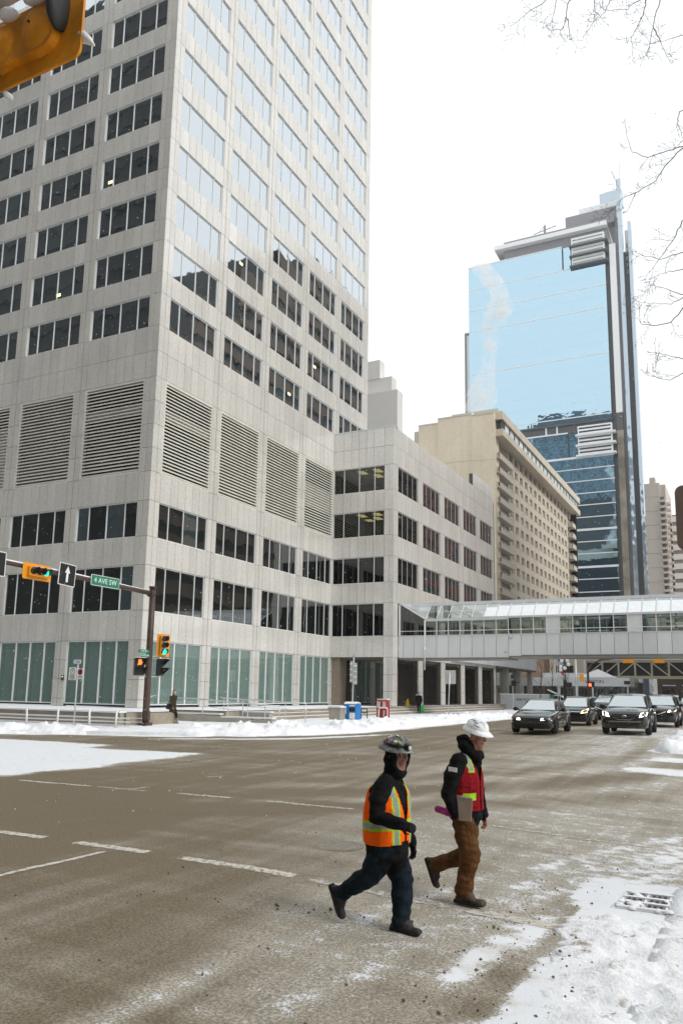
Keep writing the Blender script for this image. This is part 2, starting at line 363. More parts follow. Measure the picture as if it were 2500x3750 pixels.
# near pavement (camera side)
near = [(-.93, -14), (-.93, 4), (-.92, 8), (-.94, 10.2), (-.80, 10.9), (-.35, 11.45), (.5, 11.8), (3, 12), (14, 12)]
na = resample(near, 12); mbp = MB(); rings = []
for x, y in na:
    tx = max(x, 0) + 14; ty = min(y, 2)
    r_ = [(x, y, gz(x, y) - .06)]
    for t in (0, .01, .03, .06, .1, .2, .4, 1):
        px, py = x + (14 - x) * t, y + (min(y, 6) - y) * t
        r_.append((px, py, gz(x, y) + .055 + .03 * fbm(px * 1.5, py * 1.5) + .012 * fbm(px * 6, py * 6)))
    rings.append(r_)
K = len(rings[0]); mbp.add([p for r_ in rings for p in r_], [(i * K + j, i * K + j + 1, (i + 1) * K + j + 1, (i + 1) * K + j) for i in range(len(na) - 1) for j in range(K - 1)])
near_w = dirty_snow()
mbp.build('near_pavement', near_w, smooth=True, kind='structure')
# snow lumps heaped in the near gutter
def heap(name, pts, wid, hgt, m, seed, nseg=16, soft=.75, rough=1.):
    """snow ridge along a polyline: rounded noisy cross-section laid on the road"""
    pl = resample(pts, 20 if nseg < 30 else 34)
    mb = MB(); rings = []
    L_ = len(pl)
    for i, (x, y) in enumerate(pl):
        a_ = pl[max(i - 1, 0)]; b_ = pl[min(i + 1, L_ - 1)]; d = Vector((b_[0] - a_[0], b_[1] - a_[1])).normalized(); nrm = Vector((-d.y, d.x))
        e_ = min(1, i / 6, (L_ - 1 - i) / 6)
        w_ = wid * (1 + .25 * fbm(i * .13, seed)) * (.35 + .65 * e_); ring = []
        for j in range(nseg + 1):
            t = j / nseg * 2 - 1; px = x + nrm.x * t * w_; py = y + nrm.y * t * w_
            hh = max(0, 1 - abs(t) ** 2.2) ** soft * hgt * (e_ ** .6) * (.72 + .55 * fbm(px * .9, py * .9, seed) + .35 * rough * fbm(px * 3.1, py * 3.1, seed) + .16 * rough * fbm(px * 8, py * 8, seed))
            ring.append((px, py, gz(px, py) + max(-.05, hh) - (.06 if j in (0, nseg) else 0)))
        rings.append(ring)
    K = nseg + 1; mb.add([p for r_ in rings for p in r_], [(i * K + j, i * K + j + 1, (i + 1) * K + j + 1, (i + 1) * K + j) for i in range(L_ - 1) for j in range(nseg)])
    return mb.build(name, m, smooth=True, kind='stuff')
near_m = dirty_snow()
bank_m = mat('bank_snow', (.79, .805, .83), .85, var=.10, vscale=2.2, speck=.12, sscale=3.5, bump=.9, bscale=5)
heap('snow_bank', [(-22.0, 27.7), (-19.6, 29.3), (-17.9, 30.9), (-16.8, 33.2), (-16.5, 36.5), (-16.6, 41), (-16.8, 47), (-17, 55), (-17.2, 63)], 1.2, .46, bank_m, 3., nseg=26, rough=1.4).__setitem__('label', 'ploughed snow bank along the far kerb'); 
heap('snow_windrow', [(-40, 20.9), (-33, 23.8), (-30, 24.9), (-27.6, 26.1), (-25.3, 27.1)], 1.0, .42, bank_m, 8.)
heap('near_gutter_snow', [(-.75, 3.4), (-.72, 5.0), (-.78, 6.2), (-.88, 7.2), (-1.0, 8.2), (-1.08, 8.8)], .80, .10, near_m, 12., nseg=40, rough=1.5)
heap('right_snow_heap', [(-2.3, 28.6), (-2.2, 31), (-2.3, 35), (-2.3, 42), (-2.6, 52), (-3, 64)], .9, .45, bank_m, 21.)
heap('right_snow_heap', [(-1.6, 23.5), (0.5, 23.4), (4, 23.5)], .5, .10, bank_m, 27.)
# brown slush crumbs
mb = MB()
for i in range(380):
    k = rnd.random()
    if k < .55: x = rnd.uniform(-2.4, -.95); y = rnd.uniform(5, 10)
    elif k < .8: x = rnd.uniform(-6, -1.2); y = rnd.uniform(4.5, 13)
    else: x = rnd.uniform(-10, -3); y = 6.1 + (x + 6.5) * .42 + rnd.gauss(0, .12)
    s_ = rnd.uniform(.004, .014) * (1.6 if rnd.random() < .06 else 1); z = gz(x, y) + s_ * .4 + (.03 if x > -1.7 else .004)
    mb.add([(x + s_ * rnd.uniform(.6, 1.5), y, z), (x, y + s_, z), (x - s_ * rnd.uniform(.6, 1.5), y, z), (x, y - s_, z), (x, y, z + s_ * .9), (x, y, z - s_)], [(0, 1, 4), (1, 2, 4), (2, 3, 4), (3, 0, 4), (1, 0, 5), (2, 1, 5), (3, 2, 5), (0, 3, 5)])
mb.build('slush_crumbs', mat('slush', (.115, .085, .06), .9, var=.3, vscale=8), kind='stuff')
# painted markings, worn
def paint_mat():
    m = bpy.data.materials.new('road_paint'); m.use_nodes = True; nt = m.node_tree; L = nt.links.new; b = nt.nodes['Principled BSDF']
    b.inputs['Base Color'].default_value = (.57, .54, .47, 1); b.inputs['Roughness'].default_value = .7
    tc = _n(nt, 'ShaderNodeTexCoord'); n = _n(nt, 'ShaderNodeTexNoise'); n.inputs['Scale'].default_value = 14; n.inputs['Detail'].default_value = 8; n.inputs['Roughness'].default_value = .75; L(tc.outputs['Object'], n.inputs[0])
    at = _n(nt, 'ShaderNodeAttribute'); at.attribute_name = 'wear'
    ad = _n(nt, 'ShaderNodeMath', operation='SUBTRACT'); L(n.outputs[0], ad.inputs[0]); L(at.outputs['Fac'], ad.inputs[1])
    mr = _n(nt, 'ShaderNodeMapRange'); mr.inputs[1].default_value = -.08; mr.inputs[2].default_value = .07; L(ad.outputs[0], mr.inputs[0])
    mr.inputs[4].default_value = .92; L(mr.outputs[0], b.inputs['Alpha']); return m
PAINT = paint_mat()
def stripe(x0, y0, x1, y1, wd, wear):
    n = max(2, int(math.hypot(x1 - x0, y1 - y0) / .12)); d = Vector((x1 - x0, y1 - y0)).normalized(); nr = Vector((-d.y, d.x)) * wd / 2
    mb = MB(); vsx = []; wr = []; K = 5
    for i in range(n + 1):
        t = i / n; x = x0 + (x1 - x0) * t; y = y0 + (y1 - y0) * t
        for j in range(K):
            q = j / (K - 1) * 2 - 1; px, py = x + nr.x * q, y + nr.y * q
            vsx.append((px, py, gz(px, py) + .012 * fbm(px * .7, py * .7) + .007)); ed = min(t, 1 - t) * n * .12
            wr.append(wear + (.25 if abs(q) > .9 else 0) + .3 * max(0, 1 - ed / .12))
    mb.add(vsx, [(i * K + j, i * K + j + 1, (i + 1) * K + j + 1, (i + 1) * K + j) for i in range(n) for j in range(K - 1)])
    o = mb.build('road_marking', PAINT, kind='structure'); a_ = o.data.attributes.new('wear', 'FLOAT', 'POINT'); a_.data.foreach_set('value', wr)
for q in ((-13, 8.32, -8.67, 8.36, .26, .43), (-8.25, 8.34, -6.82, 8.3, .26, .43), (-6.45, 8.28, -4.65, 8.2, .27, .45), (-4.65, 8.2, -2.8, 8.2, .27, .50), (-2.8, 8.2, -1.75, 8.18, .30, .45),
          (-14.6, 13.0, -12.4, 13.06, .2, .45), (-12.4, 13.06, -10.9, 13.06, .2, .51), (-10.35, 13.1, -8.9, 13.1, .2, .46), (-8.3, 13.1, -6.3, 13.08, .2, .47), (-6.3, 13.08, -4, 13.05, .2, .56), (-4, 13.05, -1.2, 13.1, .26, .52),
          (-7.40, 2.5, -7.42, 8.14, .13, .42), (-11.55, 12.95, -11.4, 13.75, .12, .45), (-11.6, 15.7, -11.4, 16.35, .12, .45), (-3.93, 21.7, -3.75, 23.4, .14, .45),
          (-15.2, 35.6, -4.6, 35.6, .3, .46), (-15, 31.6, -4.5, 31.5, .2, .48), (-15, 33.9, -6.2, 33.9, .14, .5), (-26.5, 22.6, -21.3, 23.45, .14, .47), (-21.4, 23.5, -20.3, 25.9, .14, .49), (-18.6, 23.05, -15.1, 23.2, .16, .46),
          (-11.3, 36, -11.3, 62, .12, .5), (-7.2, 36, -7.2, 62, .12, .5)): stripe(*q)
# storm drain grate, half snowed in
gx, gy = -1.17, 9.52; gzv = gz(gx, gy) + .05
t = thing('drain_grate', 'cast iron storm drain grate half buried in gutter snow', 'drain', (gx, gy, gzv))
iron = mat('cast_iron', (.035, .033, .03), .7, var=.3, vscale=20)
MB().box(gx - .24, gx + .24, gy - .36, gy + .36, gzv - .03, gzv - .02).build('pit', darkroom, t)
for j in range(4): piece('rib', snowm, t, gx - .25, gx + .25, gy - .36 + j * .233 - .03, gy - .36 + j * .233 + .03, gzv - .02, gzv + .022)
for i in range(9): piece('bar', iron if i % 4 else snowm, t, gx - .24 + i * .058 - .011, gx - .24 + i * .058 + .011, gy - .36, gy + .36, gzv - .018, gzv + .008)
mb = MB()
for i in range(26):
    x = gx + rnd.uniform(-.26, .26); y = gy + rnd.uniform(-.38, .38)
    if fbm(x * 4, y * 4, 3) < -.05: continue
    mb.sphere((x, y, gzv + .008), (rnd.uniform(.03, .07), rnd.uniform(.03, .07), .02), 8, 5)
mb.build('snow_clump', snowm, t, smooth=True)
# kerb-side manhole
mx_, my_ = -5.11, 9.97
t = thing('manhole_cover', 'round worn manhole cover flush with the asphalt', 'manhole', (mx_, my_, gz(mx_, my_)))
mb = MB(); zt = gz(mx_, my_) + .015
mb.loft([[(mx_ + r_ * math.cos(k * math.pi / 14), my_ + r_ * math.sin(k * math.pi / 14), zz) for k in range(28)] for r_, zz in ((.36, zt - .05), (.36, zt), (.33, zt), (.32, zt - .006), (.30, zt - .006), (.29, zt))])
mb.build('cover', mat('worn_iron', (.21, .185, .145), .6, var=.3, vscale=12, bump=.6, bscale=50), t)
# ------------------------------------------------------------------ granite office tower
X0, Y0 = -32.832, 37.71
BASE = .88
BAY, WIN, MARG = 6.09, 5.07, .97
def fbox(face, u0, u1, z0, z1, d0, d1):
    """box on a facade: u along it from the corner, d outwards"""
    if face == 'L': return (X0 - u1, X0 - u0, Y0 - d1, Y0 - d0, z0, z1)
    if face == 'R': return (X0 + d0, X0 + d1, Y0 + u0, Y0 + u1, z0, z1)
ROWS = 17
win_rows = [(6.73, 9.55), (11.34, 13.62)] + [(25.26 + 3.77 * k, 27.52 + 3.77 * k) for k in range(ROWS)]
LOUV = (15.49, 21.75); GRD = (1.02, 4.93)
TOP = 25.26 + 3.77 * ROWS
span_rows = [(4.93, 6.73), (9.55, 11.34), (13.62, 15.49), (21.75, 23.5), (23.5, 25.26)] + [(27.52 + 3.77 * k, 29.03 + 3.77 * k) for k in range(ROWS)]
pil_rows = [(BASE, 1.35), (1.35, 2.55), (2.55, 3.75), (3.75, 4.93), (4.93, 6.73), (6.73, 9.55), (9.55, 11.34), (11.34, 13.62), (13.62, 15.49), (15.49, 17.05), (17.05, 18.6), (18.6, 20.15), (20.15, 21.75), (21.75, 23.5), (23.5, 25.26)]
for k in range(ROWS): pil_rows += [(25.26 + 3.77 * k, 27.52 + 3.77 * k), (27.52 + 3.77 * k, 29.03 + 3.77 * k)]
NB = {'L': 4, 'R': 5}
ANX_Y = 62.17
tower = thing('office_tower', 'tall pale granite office tower with gridded dark windows and louvres', 'office building', (X0, Y0, BASE))
G = .012
panels = []
PW = [1.03, .752, .752, .752, .752, 1.03]
for face, nb in NB.items():
    L_ = MARG + nb * BAY - (BAY - WIN) + MARG
    for i in range(nb):
        u0 = MARG + i * BAY; u = u0
        for pw in PW:
            for z0, z1 in span_rows: panels.append((face, u, u + pw, z0, z1))
            u += pw
    edges = [(0, .5), (.5, MARG)]
    for i in range(1, nb): u0 = MARG + i * BAY - 1.02; edges += [(u0, u0 + .50), (u0 + .52, u0 + 1.02)]
    edges += [(L_ - MARG, L_ - .5), (L_ - .5, L_)]
    for u0, u1 in edges:
        for z0, z1 in pil_rows: panels.append((face, u0, u1, z0, z1))
def hidden(p): return p[0] == 'R' and p[1] > ANX_Y - Y0 - .1 and p[4] < 25.3
panels = [p for p in panels if not hidden(p)]
def pc(p):
    b = fbox(p[0], p[1], p[2], p[3], p[4], 0, 0); return (Vector(((b[0] + b[1]) / 2, (b[2] + b[3]) / 2, (b[4] + b[5]) / 2)) - CAM).length
panels.sort(key=lambda p: pc(p) / math.sqrt((p[2] - p[1]) * (p[4] - p[3])))
mb = MB(); k = 0
for p in panels:
    b = fbox(p[0], p[1] + G, p[2] - G, p[3] + G, p[4] - G, -.09, rnd.uniform(-.002, .002))
    if k < 296 and (p[3] < 46): piece('granite_panel', granite, tower, *b); k += 1
    else: mb.box(*b)
mb.build('granite_panel_field', granite, tower, kind='stuff')
# core behind the panels
mb = MB(); LX = MARG * 2 + 4 * BAY - 1.02; LY = MARG * 2 + 5 * BAY - 1.02
mb.box(X0 - LX, X0 - .32, Y0 + .32, Y0 + LY, 4.95, TOP)
mb.box(X0 - LX, X0 - 1.4, Y0 + 1.4, Y0 + LY, BASE, 4.95)
mb.box(X0 - LX, X0 - .06, Y0 + .06, Y0 + .32, TOP - .2, TOP)
mb.build('core', joint, tower)
# dark backing just behind the joints, between openings
mb = MB()
for face, nb in NB.items():
    L_ = MARG + nb * BAY - (BAY - WIN) + MARG
    for z0, z1 in span_rows: mb.box(*fbox(face, .34, L_ - .1, z0, z1, -.31, -.1))
    for i in range(nb + 1):
        u0 = MARG + i * BAY - 1.02; mb.box(*fbox(face, max(.34, u0), min(u0 + 1.02, L_), BASE, TOP, -.315, -.105))
    mb.box(*fbox(face, .1, .34, BASE, TOP, -.31, -.1))
mb.build('backing', joint, tower)
# windows
def win_mesh(w_, h_, dep, ms, fr=.045, mull=None, mw=.028):
    """frame and mullions in the plane: x along, y outwards, z up, origin at lower left"""
    mb = MB(); mb.box(0, w_, 0, dep, 0, fr); mb.box(0, w_, 0, dep, h_ - fr, h_); mb.box(0, fr, 0, dep, fr, h_ - fr); mb.box(w_ - fr, w_, 0, dep, fr, h_ - fr)
    for q in mull: mb.box(q - mw, q + mw, .0, dep * .95, fr, h_ - fr)
    return mb.mesh('window_frame', ms)
MUL = [1.03, 2.535, 4.04]
PANES = [(.045, 1.03), (1.03, 2.535), (2.535, 4.04), (4.04, WIN - .045)]
WM = {}
wins = []
for face, nb in NB.items():
    for i in range(nb):
        for z0, z1 in win_rows:
            if face == 'R' and i == 4 and z0 < 22: continue
            if face == 'L' and z0 > 66: continue
            wins.append((face, MARG + i * BAY, z0, z1))
wins.sort(key=lambda p: (Vector((X0 - (p[1] if p[0] == 'L' else 0), Y0 + (p[1] if p[0] == 'R' else 0), p[2])) - CAM).length)
def place_on(name, me, face, u, z, d, parent, mirror=False):
    if face == 'L': return link(name, me, parent, loc=(X0 - u, Y0 - d, z), rot=(0, 0, math.pi))
    return link(name, me, parent, loc=(X0 + d, Y0 + u, z), rot=(0, 0, R(90)), scale=(1, -1, 1))
mbp_t, mbp_b, mbp_l = MB(), MB(), MB(); npane = 0
PM = {}
for j, (face, u0, z0, z1) in enumerate(wins):
    hh = round(z1 - z0, 2)
    if hh not in WM: WM[hh] = win_mesh(WIN, hh, .07, whitemetal, mull=MUL)
    wobj = place_on('window', WM[hh], face, u0, z0, -.14, tower)
    for q, (a_, b_) in enumerate(PANES):
        gm = glass_b if rnd.random() < .09 else (glass_l if z0 < 14 else glass_t)
        if npane < 292:
            key = (round(b_ - a_, 3), hh, gm.name)
            if key not in PM: PM[key] = MB().box(0, b_ - a_, 0, .012, 0, hh - .09).mesh('pane', gm)
            o = bpy.data.objects.new('pane', PM[key]); col.objects.link(o); o.parent = wobj; o.location = (a_, .012, .045); npane += 1
        else:
            b = fbox(face, u0 + a_, u0 + b_, z0 + .045, z1 - .045, -.13, -.118)
            (mbp_b if gm is glass_b else mbp_l if gm is glass_l else mbp_t).box(*b)
if mbp_l.v: mbp_l.build('lower_pane_field', glass_l, tower, kind='stuff')
mbp_t.build('upper_pane_field', glass_t, tower, kind='stuff'); mbp_b.build('upper_pane_blind_field', glass_b, tower, kind='stuff')
# lit ceiling fittings glimpsed behind the glass
lit = mat('lit_ceiling_panel', (1., .78, .36), emit=1.6)
for f, u, z in (('L', MARG + 4.1, 36.9), ('L', MARG + BAY + 2.2, 29.3), ('R', MARG + BAY + 1.6, 34.0), ('R', MARG + 3 * BAY + 1.2, 30.2), ('L', MARG + 2 * BAY + 4.2, 33.1), ('R', MARG + 2 * BAY + 3.1, 26.2)):
    piece('ceiling_light', lit, tower, *fbox(f, u, u + .42, z, z + .22, -.117, -.112))
# louvre bays: a frame and slats one by one
darkslot = mat('louvre_void', (.02, .02, .018), .9)
for face, nb in (('L', 3), ('R', 4)):
    for i in range(nb):
        u0 = MARG + i * BAY; z0, z1 = LOUV; n = 26; open_ = (i in (0, 3) if face == 'R' else i in (0, 2))
        mb = MB(); fr = .12
        for q in ((u0, u0 + WIN, z1 - .16, z1), (u0, u0 + WIN, z0, z0 + .1), (u0, u0 + .09, z0 + .1, z1 - .16), (u0 + WIN - .09, u0 + WIN, z0 + .1, z1 - .16)): mb.box(*fbox(face, *q, -.3, -.02))
        mb.build('louvre_frame', louvre_m, tower)
        MB().box(*fbox(face, u0 + .09, u0 + WIN - .09, z0 + .1, z1 - .16, -.318, -.30)).build('louvre_back', darkslot if open_ else mat('louvre_back', (.22, .20, .15), .8), tower)  # darker backing colour stands for the shadow between the slats
        pit = (z1 - .16 - z0 - .1) / n
        key = ('slat', face, open_)
        for q in range(n):
            zc = z0 + .1 + (q + .5) * pit; a_, b_ = u0 + .09, u0 + WIN - .09
            filled = (not open_) or (face == 'R' and i == 0 and 16 <= q <= 18) or (face == 'L' and i == 0 and 17 <= q <= 19) or (face == 'L' and i == 2 and q < 20) or (face == 'R' and i == 3 and 9 <= q <= 17)
            kk = (face,)
            if kk not in WM:
                hh = pit * .5; prof = [(-.20, hh * 1.1), (-.20, hh * .7), (.0, -hh * .75), (.02, -hh * .75), (.02, -hh * .1)]
                WM[kk] = MB().prism([(0, y_, z_) for y_, z_ in prof], (b_ - a_, 0, 0)).mesh('slat', louvre_m)
            place_on('slat', WM[kk], face, a_, zc, -.05, tower)
            if filled and open_: piece('blanking_plate', louvre_m, tower, *fbox(face, a_, b_, zc - pit * .5, zc + pit * .5, -.26, -.23))
# ground floor: clear green panes with drapes hung inside
gf_glass = milky('shopfront_glass', (.80, .88, .86), (.25, .35, .315), .40, .14)
drape = mat('drape', (.50, .575, .54), .9, var=.18, vscale=.7)
floorm = mat('inner_floor', (.12, .12, .11), .8)
MULG = [1.03, 2.3, 3.6]
for face, nb in (('L', 3), ('R', 4)):
    for i in range(nb):
        u0 = MARG + i * BAY; z0, z1 = GRD
        wobj = place_on('shopfront', win_mesh(WIN, z1 - z0, .09, whitemetal, fr=.06, mull=MULG, mw=.05), face, u0, z0, -.16, tower)
        ed = [0.06] + MULG + [WIN - .06]
        for q in range(4):
            a_, b_ = ed[q], ed[q + 1]
            o = bpy.data.objects.new('pane', MB().box(0, b_ - a_, 0, .012, 0, z1 - z0 - .12).mesh('pane', gf_glass)); col.objects.link(o); o.parent = wobj; o.location = (a_, .03, .06)
            # one pleated drape per pane
            mb = MB(); n = 26; pts = []; gap = .13
            if face == 'L' and i == 1 and q == 0: gap = .75
            for s_ in range(n + 1):
                t_ = s_ / n; uu = u0 + a_ + gap * (.3 if face == 'R' else .15) + (b_ - a_ - gap) * t_
                dd = -.40 + .035 * math.sin(s_ * 1.9 + q) + .02 * math.sin(s_ * .7 + i)
                pts.append((X0 - uu, Y0 - dd) if face == 'L' else (X0 + dd, Y0 + uu))
            mb.add([(x, y, z0 + .05) for x, y in pts] + [(x, y, z1 - .02) for x, y in pts], [(s_, s_ + 1, n + 2 + s_, n + 1 + s_) for s_ in range(n)])
            mb.build('drape', drape, tower, smooth=60)
# ------------------------------------------------------------------ lower wing of the office building
XA, YA = -26.93, 62.17
annex = thing('office_wing', 'lower four storey granite wing beside the tower with lit offices', 'office building', (XA, YA, .9))
A_ROWS = [(6.73, 9.55), (11.34, 13.62), (15.46, 17.71), (19.5, 21.77)]
glass_a = mirror_glass('wing_glass', (.008, .009, .009), (.9, .95, .98), .30, .35, wav=.03, wscale=.5)
A_TOP = 25.2; AW, AB, A0 = 4.78, 5.98, 1.0; AEND = 92.4
def abox(face, u0, u1, z0, z1, d0, d1):
    if face == 'L': return (X0 + u0, X0 + u1, YA - d1, YA - d0, z0, z1)      # u from the tower, facing the camera
    return (XA + d0, XA + d1, YA + u0, YA + u1, z0, z1)
LW = XA - X0
ap = []
aspan = [(4.95, 6.73), (9.55, 11.34), (13.62, 15.46), (17.71, 19.5), (21.77, 23.5), (23.5, 25.2)]
for z0, z1 in aspan:
    u = 0
    for pw in (.98, .755, .755, .755, .755, 1.03): ap.append(('L', u, u + pw, z0, z1)); u += pw
    ap.append(('L', u, LW, z0, z1))
    ap.append(('R', .0, .5, z0, z1)); ap.append(('R', .5, A0, z0, z1))
    for i in range(5):
        u = A0 + i * AB
        for j in range(6): ap.append(('R', u + j * AW / 6, u + (j + 1) * AW / 6, z0, z1))
        ap.append(('R', u + AW, u + AW + .6, z0, z1)); 
        if i < 4: ap.append(('R', u + AW + .6, u + AB, z0, z1))
for z0, z1 in A_ROWS + [(.9, 2.1), (2.1, 3.5), (3.5, 4.95)]:
    for q in ((5.03, 5.5), (5.5, LW)): ap.append(('L', *q, z0, z1))
    ap.append(('R', 0, .5, z0, z1)); ap.append(('R', .5, A0, z0, z1))
    for i in range(5): u = A0 + i * AB + AW; ap.append(('R', u, u + .6, z0, z1)); ap.append(('R', u + .6, min(u + AB - AW, AEND - YA), z0, z1))
for j in range(8): ap.append(('R', 22.6 + j * .95, 22.6 + (j + 1) * .95, 25.2, 26.7))
ap = [p for p in ap if p[2] - p[1] > .05]
ap.sort(key=lambda p: p[1] if p[0] == 'R' else -5)
mb = MB()
for k, p in enumerate(ap):
    b = abox(*p[:1], p[1] + G, p[2] - G, p[3] + G, p[4] - G, -.09, rnd.uniform(-.002, .002))
    if k < 290: piece('granite_panel', granite, annex, *b)
    else: mb.box(*b)
if mb.v: mb.build('granite_panel_field', granite, annex, kind='stuff')
mb = MB()
for z0, z1 in aspan:
    mb.box(*abox('L', 0, LW - .1, z0, z1, -.5, -.1)); mb.box(*abox('R', .1, AEND - YA, z0, z1, -.5, -.1))
mb.box(*abox('L', 5.03, LW - .1, .9, 25, -.45, -.1)); mb.box(*abox('R', .1, A0, .9, 25, -.45, -.105))
for i in range(5): u = A0 + i * AB + AW; mb.box(*abox('R', u, u + AB - AW, .9, 25, -.45, -.105))
mb.box(XA - .5, XA - .1, YA + 22.6, YA + 30.2, 25.2, 26.68)
mb.build('backing', joint, annex)
# floors, ceilings and an inner core so that the lit offices can be seen through the glass
mb = MB()
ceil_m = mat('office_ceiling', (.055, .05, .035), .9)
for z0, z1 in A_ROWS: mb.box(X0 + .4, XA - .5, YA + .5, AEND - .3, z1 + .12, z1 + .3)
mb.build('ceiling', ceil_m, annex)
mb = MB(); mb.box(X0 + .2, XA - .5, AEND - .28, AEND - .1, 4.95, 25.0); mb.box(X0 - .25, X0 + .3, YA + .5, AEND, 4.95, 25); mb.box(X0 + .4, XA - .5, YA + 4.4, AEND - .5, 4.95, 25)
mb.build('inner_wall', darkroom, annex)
MB().box(X0, XA - .1, YA + .1, AEND, 25.0, 25.15).build('roof', snowm, annex)
MB().box(X0, XA + .03, YA - .03, YA + .2, 25.2, 25.26).build('parapet_cap', whitemetal, annex)
AM = [.98, 2.49, 3.99]
for z0, z1 in A_ROWS:
    wobj = link('window', win_mesh(5.03, z1 - z0, .07, whitemetal, mull=AM), annex, loc=(X0 + 5.03, YA + .14, z0), rot=(0, 0, math.pi))
    ed = [.045, 1.04, 2.54, 4.05, 4.985]
    for q in range(4):
        o = bpy.data.objects.new('pane', MB().box(0, ed[q + 1] - ed[q], 0, .012, 0, z1 - z0 - .09).mesh('pane', glass_clear)); col.objects.link(o); o.parent = wobj; o.location = (ed[q], .012, .045)
    for i in range(5):
        u = A0 + i * AB
        wobj = link('window', win_mesh(AW, z1 - z0, .032, whitemetal, mull=[AW * .25, AW * .5, AW * .75], mw=.022), annex, loc=(XA - .14, YA + u, z0), rot=(0, 0, R(90)), scale=(1, -1, 1))
        for q in range(4):
            o = bpy.data.objects.new('pane', MB().box(.02, AW / 4 - .02, 0, .012, 0, z1 - z0 - .09).mesh('pane', glass_a if i else glass_clear)); col.objects.link(o); o.parent = wobj; o.location = (q * AW / 4, .012, .045)
for z0, z1 in A_ROWS[2:]:
    for (x, y) in ((-31.2, 63.6), (-29.6, 63.5), (-30.3, 65.1), (-28.4, 65.0), (-31.4, 65.7), (-28.2, 63.4))[: (3 if z1 > 20 else 6)]:
        piece('ceiling_light', lit, annex, x, x + .62, y, y + 1.1, z1 + .085, z1 + .115)
# the recessed lobby under the wing
lob_glass = clear_glass('lobby_glass', (.35, .35, .32), .10, .4)
dkstone = mat('lobby_stone', (.045, .038, .03), .6, var=.3, vscale=1.5)
MB().box(X0 - .4, XA - .3, YA + .35, AEND, 4.75, 4.95).build('soffit', mat('soffit', (.12, .105, .085), .8), annex)
MB().box(X0 - .4, XA - 3.9, YA + 6.5, AEND, .9, 4.75).build('lobby_wall', dkstone, annex)
MB().box(X0 - .4, XA - .2, YA + .3, 96, .70, .905).build('lobby_floor', mat('lobby_floor', (.10, .09, .08), .4), annex)
for (a_, b_) in ((X0 + .8, X0 + 2.1), (X0 + 2.1, X0 + 3.6), (X0 + 3.6, X0 + 5.0)): MB().box(a_ + .03, b_ - .03, YA + 1.6, YA + 1.62, .95, 4.7).build('lobby_pane', lob_glass, annex)
mb = MB()
for x in (X0 + .8, X0 + 2.1, X0 + 3.6, X0 + 5.0): mb.box(x - .03, x + .03, YA + 1.57, YA + 1.65, .9, 4.75)
mb.build('lobby_mullion', mat('bronze_metal', (.09, .075, .05), .4, metal=.6), annex)
MB().box(X0 + .02, X0 + .75, YA + .3, YA + 1.6, .9, 4.93).build('jamb', mat('brown_granite', (.26, .21, .155), .7, var=.1), annex)
for i, yy in enumerate((66.5, 70.2, 77.4, 84, 89)): piece('lobby_partition', dkstone if i % 2 else mat('lobby_dark', (.02, .02, .02), .5), annex, XA - 3.9, XA - 3.85, yy, yy + 2.2, .95, 4.6)
piece('wood_door', mat('wood', (.30, .18, .08), .5, var=.2, vscale=2), annex, XA - 2.9, XA - 2.85, 69.5, 70.0, 1.6, 4.3)
piece('wood_door', MATS['wood'], annex, XA - 3.0, XA - 2.95, 82.0, 82.4, 1.6, 4.3)
mb = MB()
for yy in (82.6, 83.3, 84.3): mb.box(XA - 2.5, XA - 2.44, yy, yy + .07, .9, 4.4)
mb.box(XA - 2.5, XA - 2.44, 82.6, 84.4, 2.9, 3.0); mb.build('door_frame', MATS['bronze_metal'], annex)
MB().box(XA - 3.95, XA - .5, AEND - .4, AEND - .2, .9, 4.75).build('lobby_end_wall', dkstone, annex)
# terrace, kerbs, steps
tz = .87
tp = [(-60, 30.2), (-27.3, 30.6), (-26.9, 34.0), (-29.6, 37.2), (-26.2, 37.3), (-26.2, 94), (-34, 94), (-34, 38.1), (-60, 38.1)]
terr = MB().add([(x, y, tz) for x, y in tp], [(0, 1, 2, 3, 8), (3, 7, 8), (3, 4, 5, 6, 7)])
terr.build('terrace_snow', pav_snow, kind='structure')
MB().add([(x, y, tz - .03) for x, y in tp] + [(x, y, .0) for x, y in tp], [(i + 1, i, 9 + i, 10 + i) for i in range(5)]).build('terrace_edge', mat('edge_stone', (.30, .255, .195), .85, var=.2, vscale=1.5), kind='structure')
stone = mat('kerb_stone', (.30, .255, .195), .85, var=.2, vscale=1.5, speck=.15, sscale=20)
w_ = thing('retaining_wall', 'brown stone terrace wall behind the low railings', 'wall', (-40, 30.0, .2))
for k in range(14):
    x0 = -58 + k * 2.2
    for j in range(3): piece('stone_block', stone, w_, x0 + .01, x0 + 2.19, 29.95 + .05 * j + rnd.uniform(0, .02), 30.35, .12 + j * .245 + .01, .12 + (j + 1) * .245)
MB().box(-58, -27.2, 30.0, 30.5, .857, .93).build('snow_cap', snowm, w_)
s_ = thing('terrace_steps', 'two long stone steps edging the plaza by the wing', 'steps', (-26, 60, .3))
for k, (x, z) in enumerate(((-25.6, .46), (-26.1, .66))):
    for j in range(9): piece('step_stone', stone, s_, x - .4, x, 41 + j * 5.6 + .02, 41 + (j + 1) * 5.6 - .02, z - .22, z)
    MB().box(x - .38, x - .06, 41, 91, z, z + .035).build('snow_cap', snowm, s_)
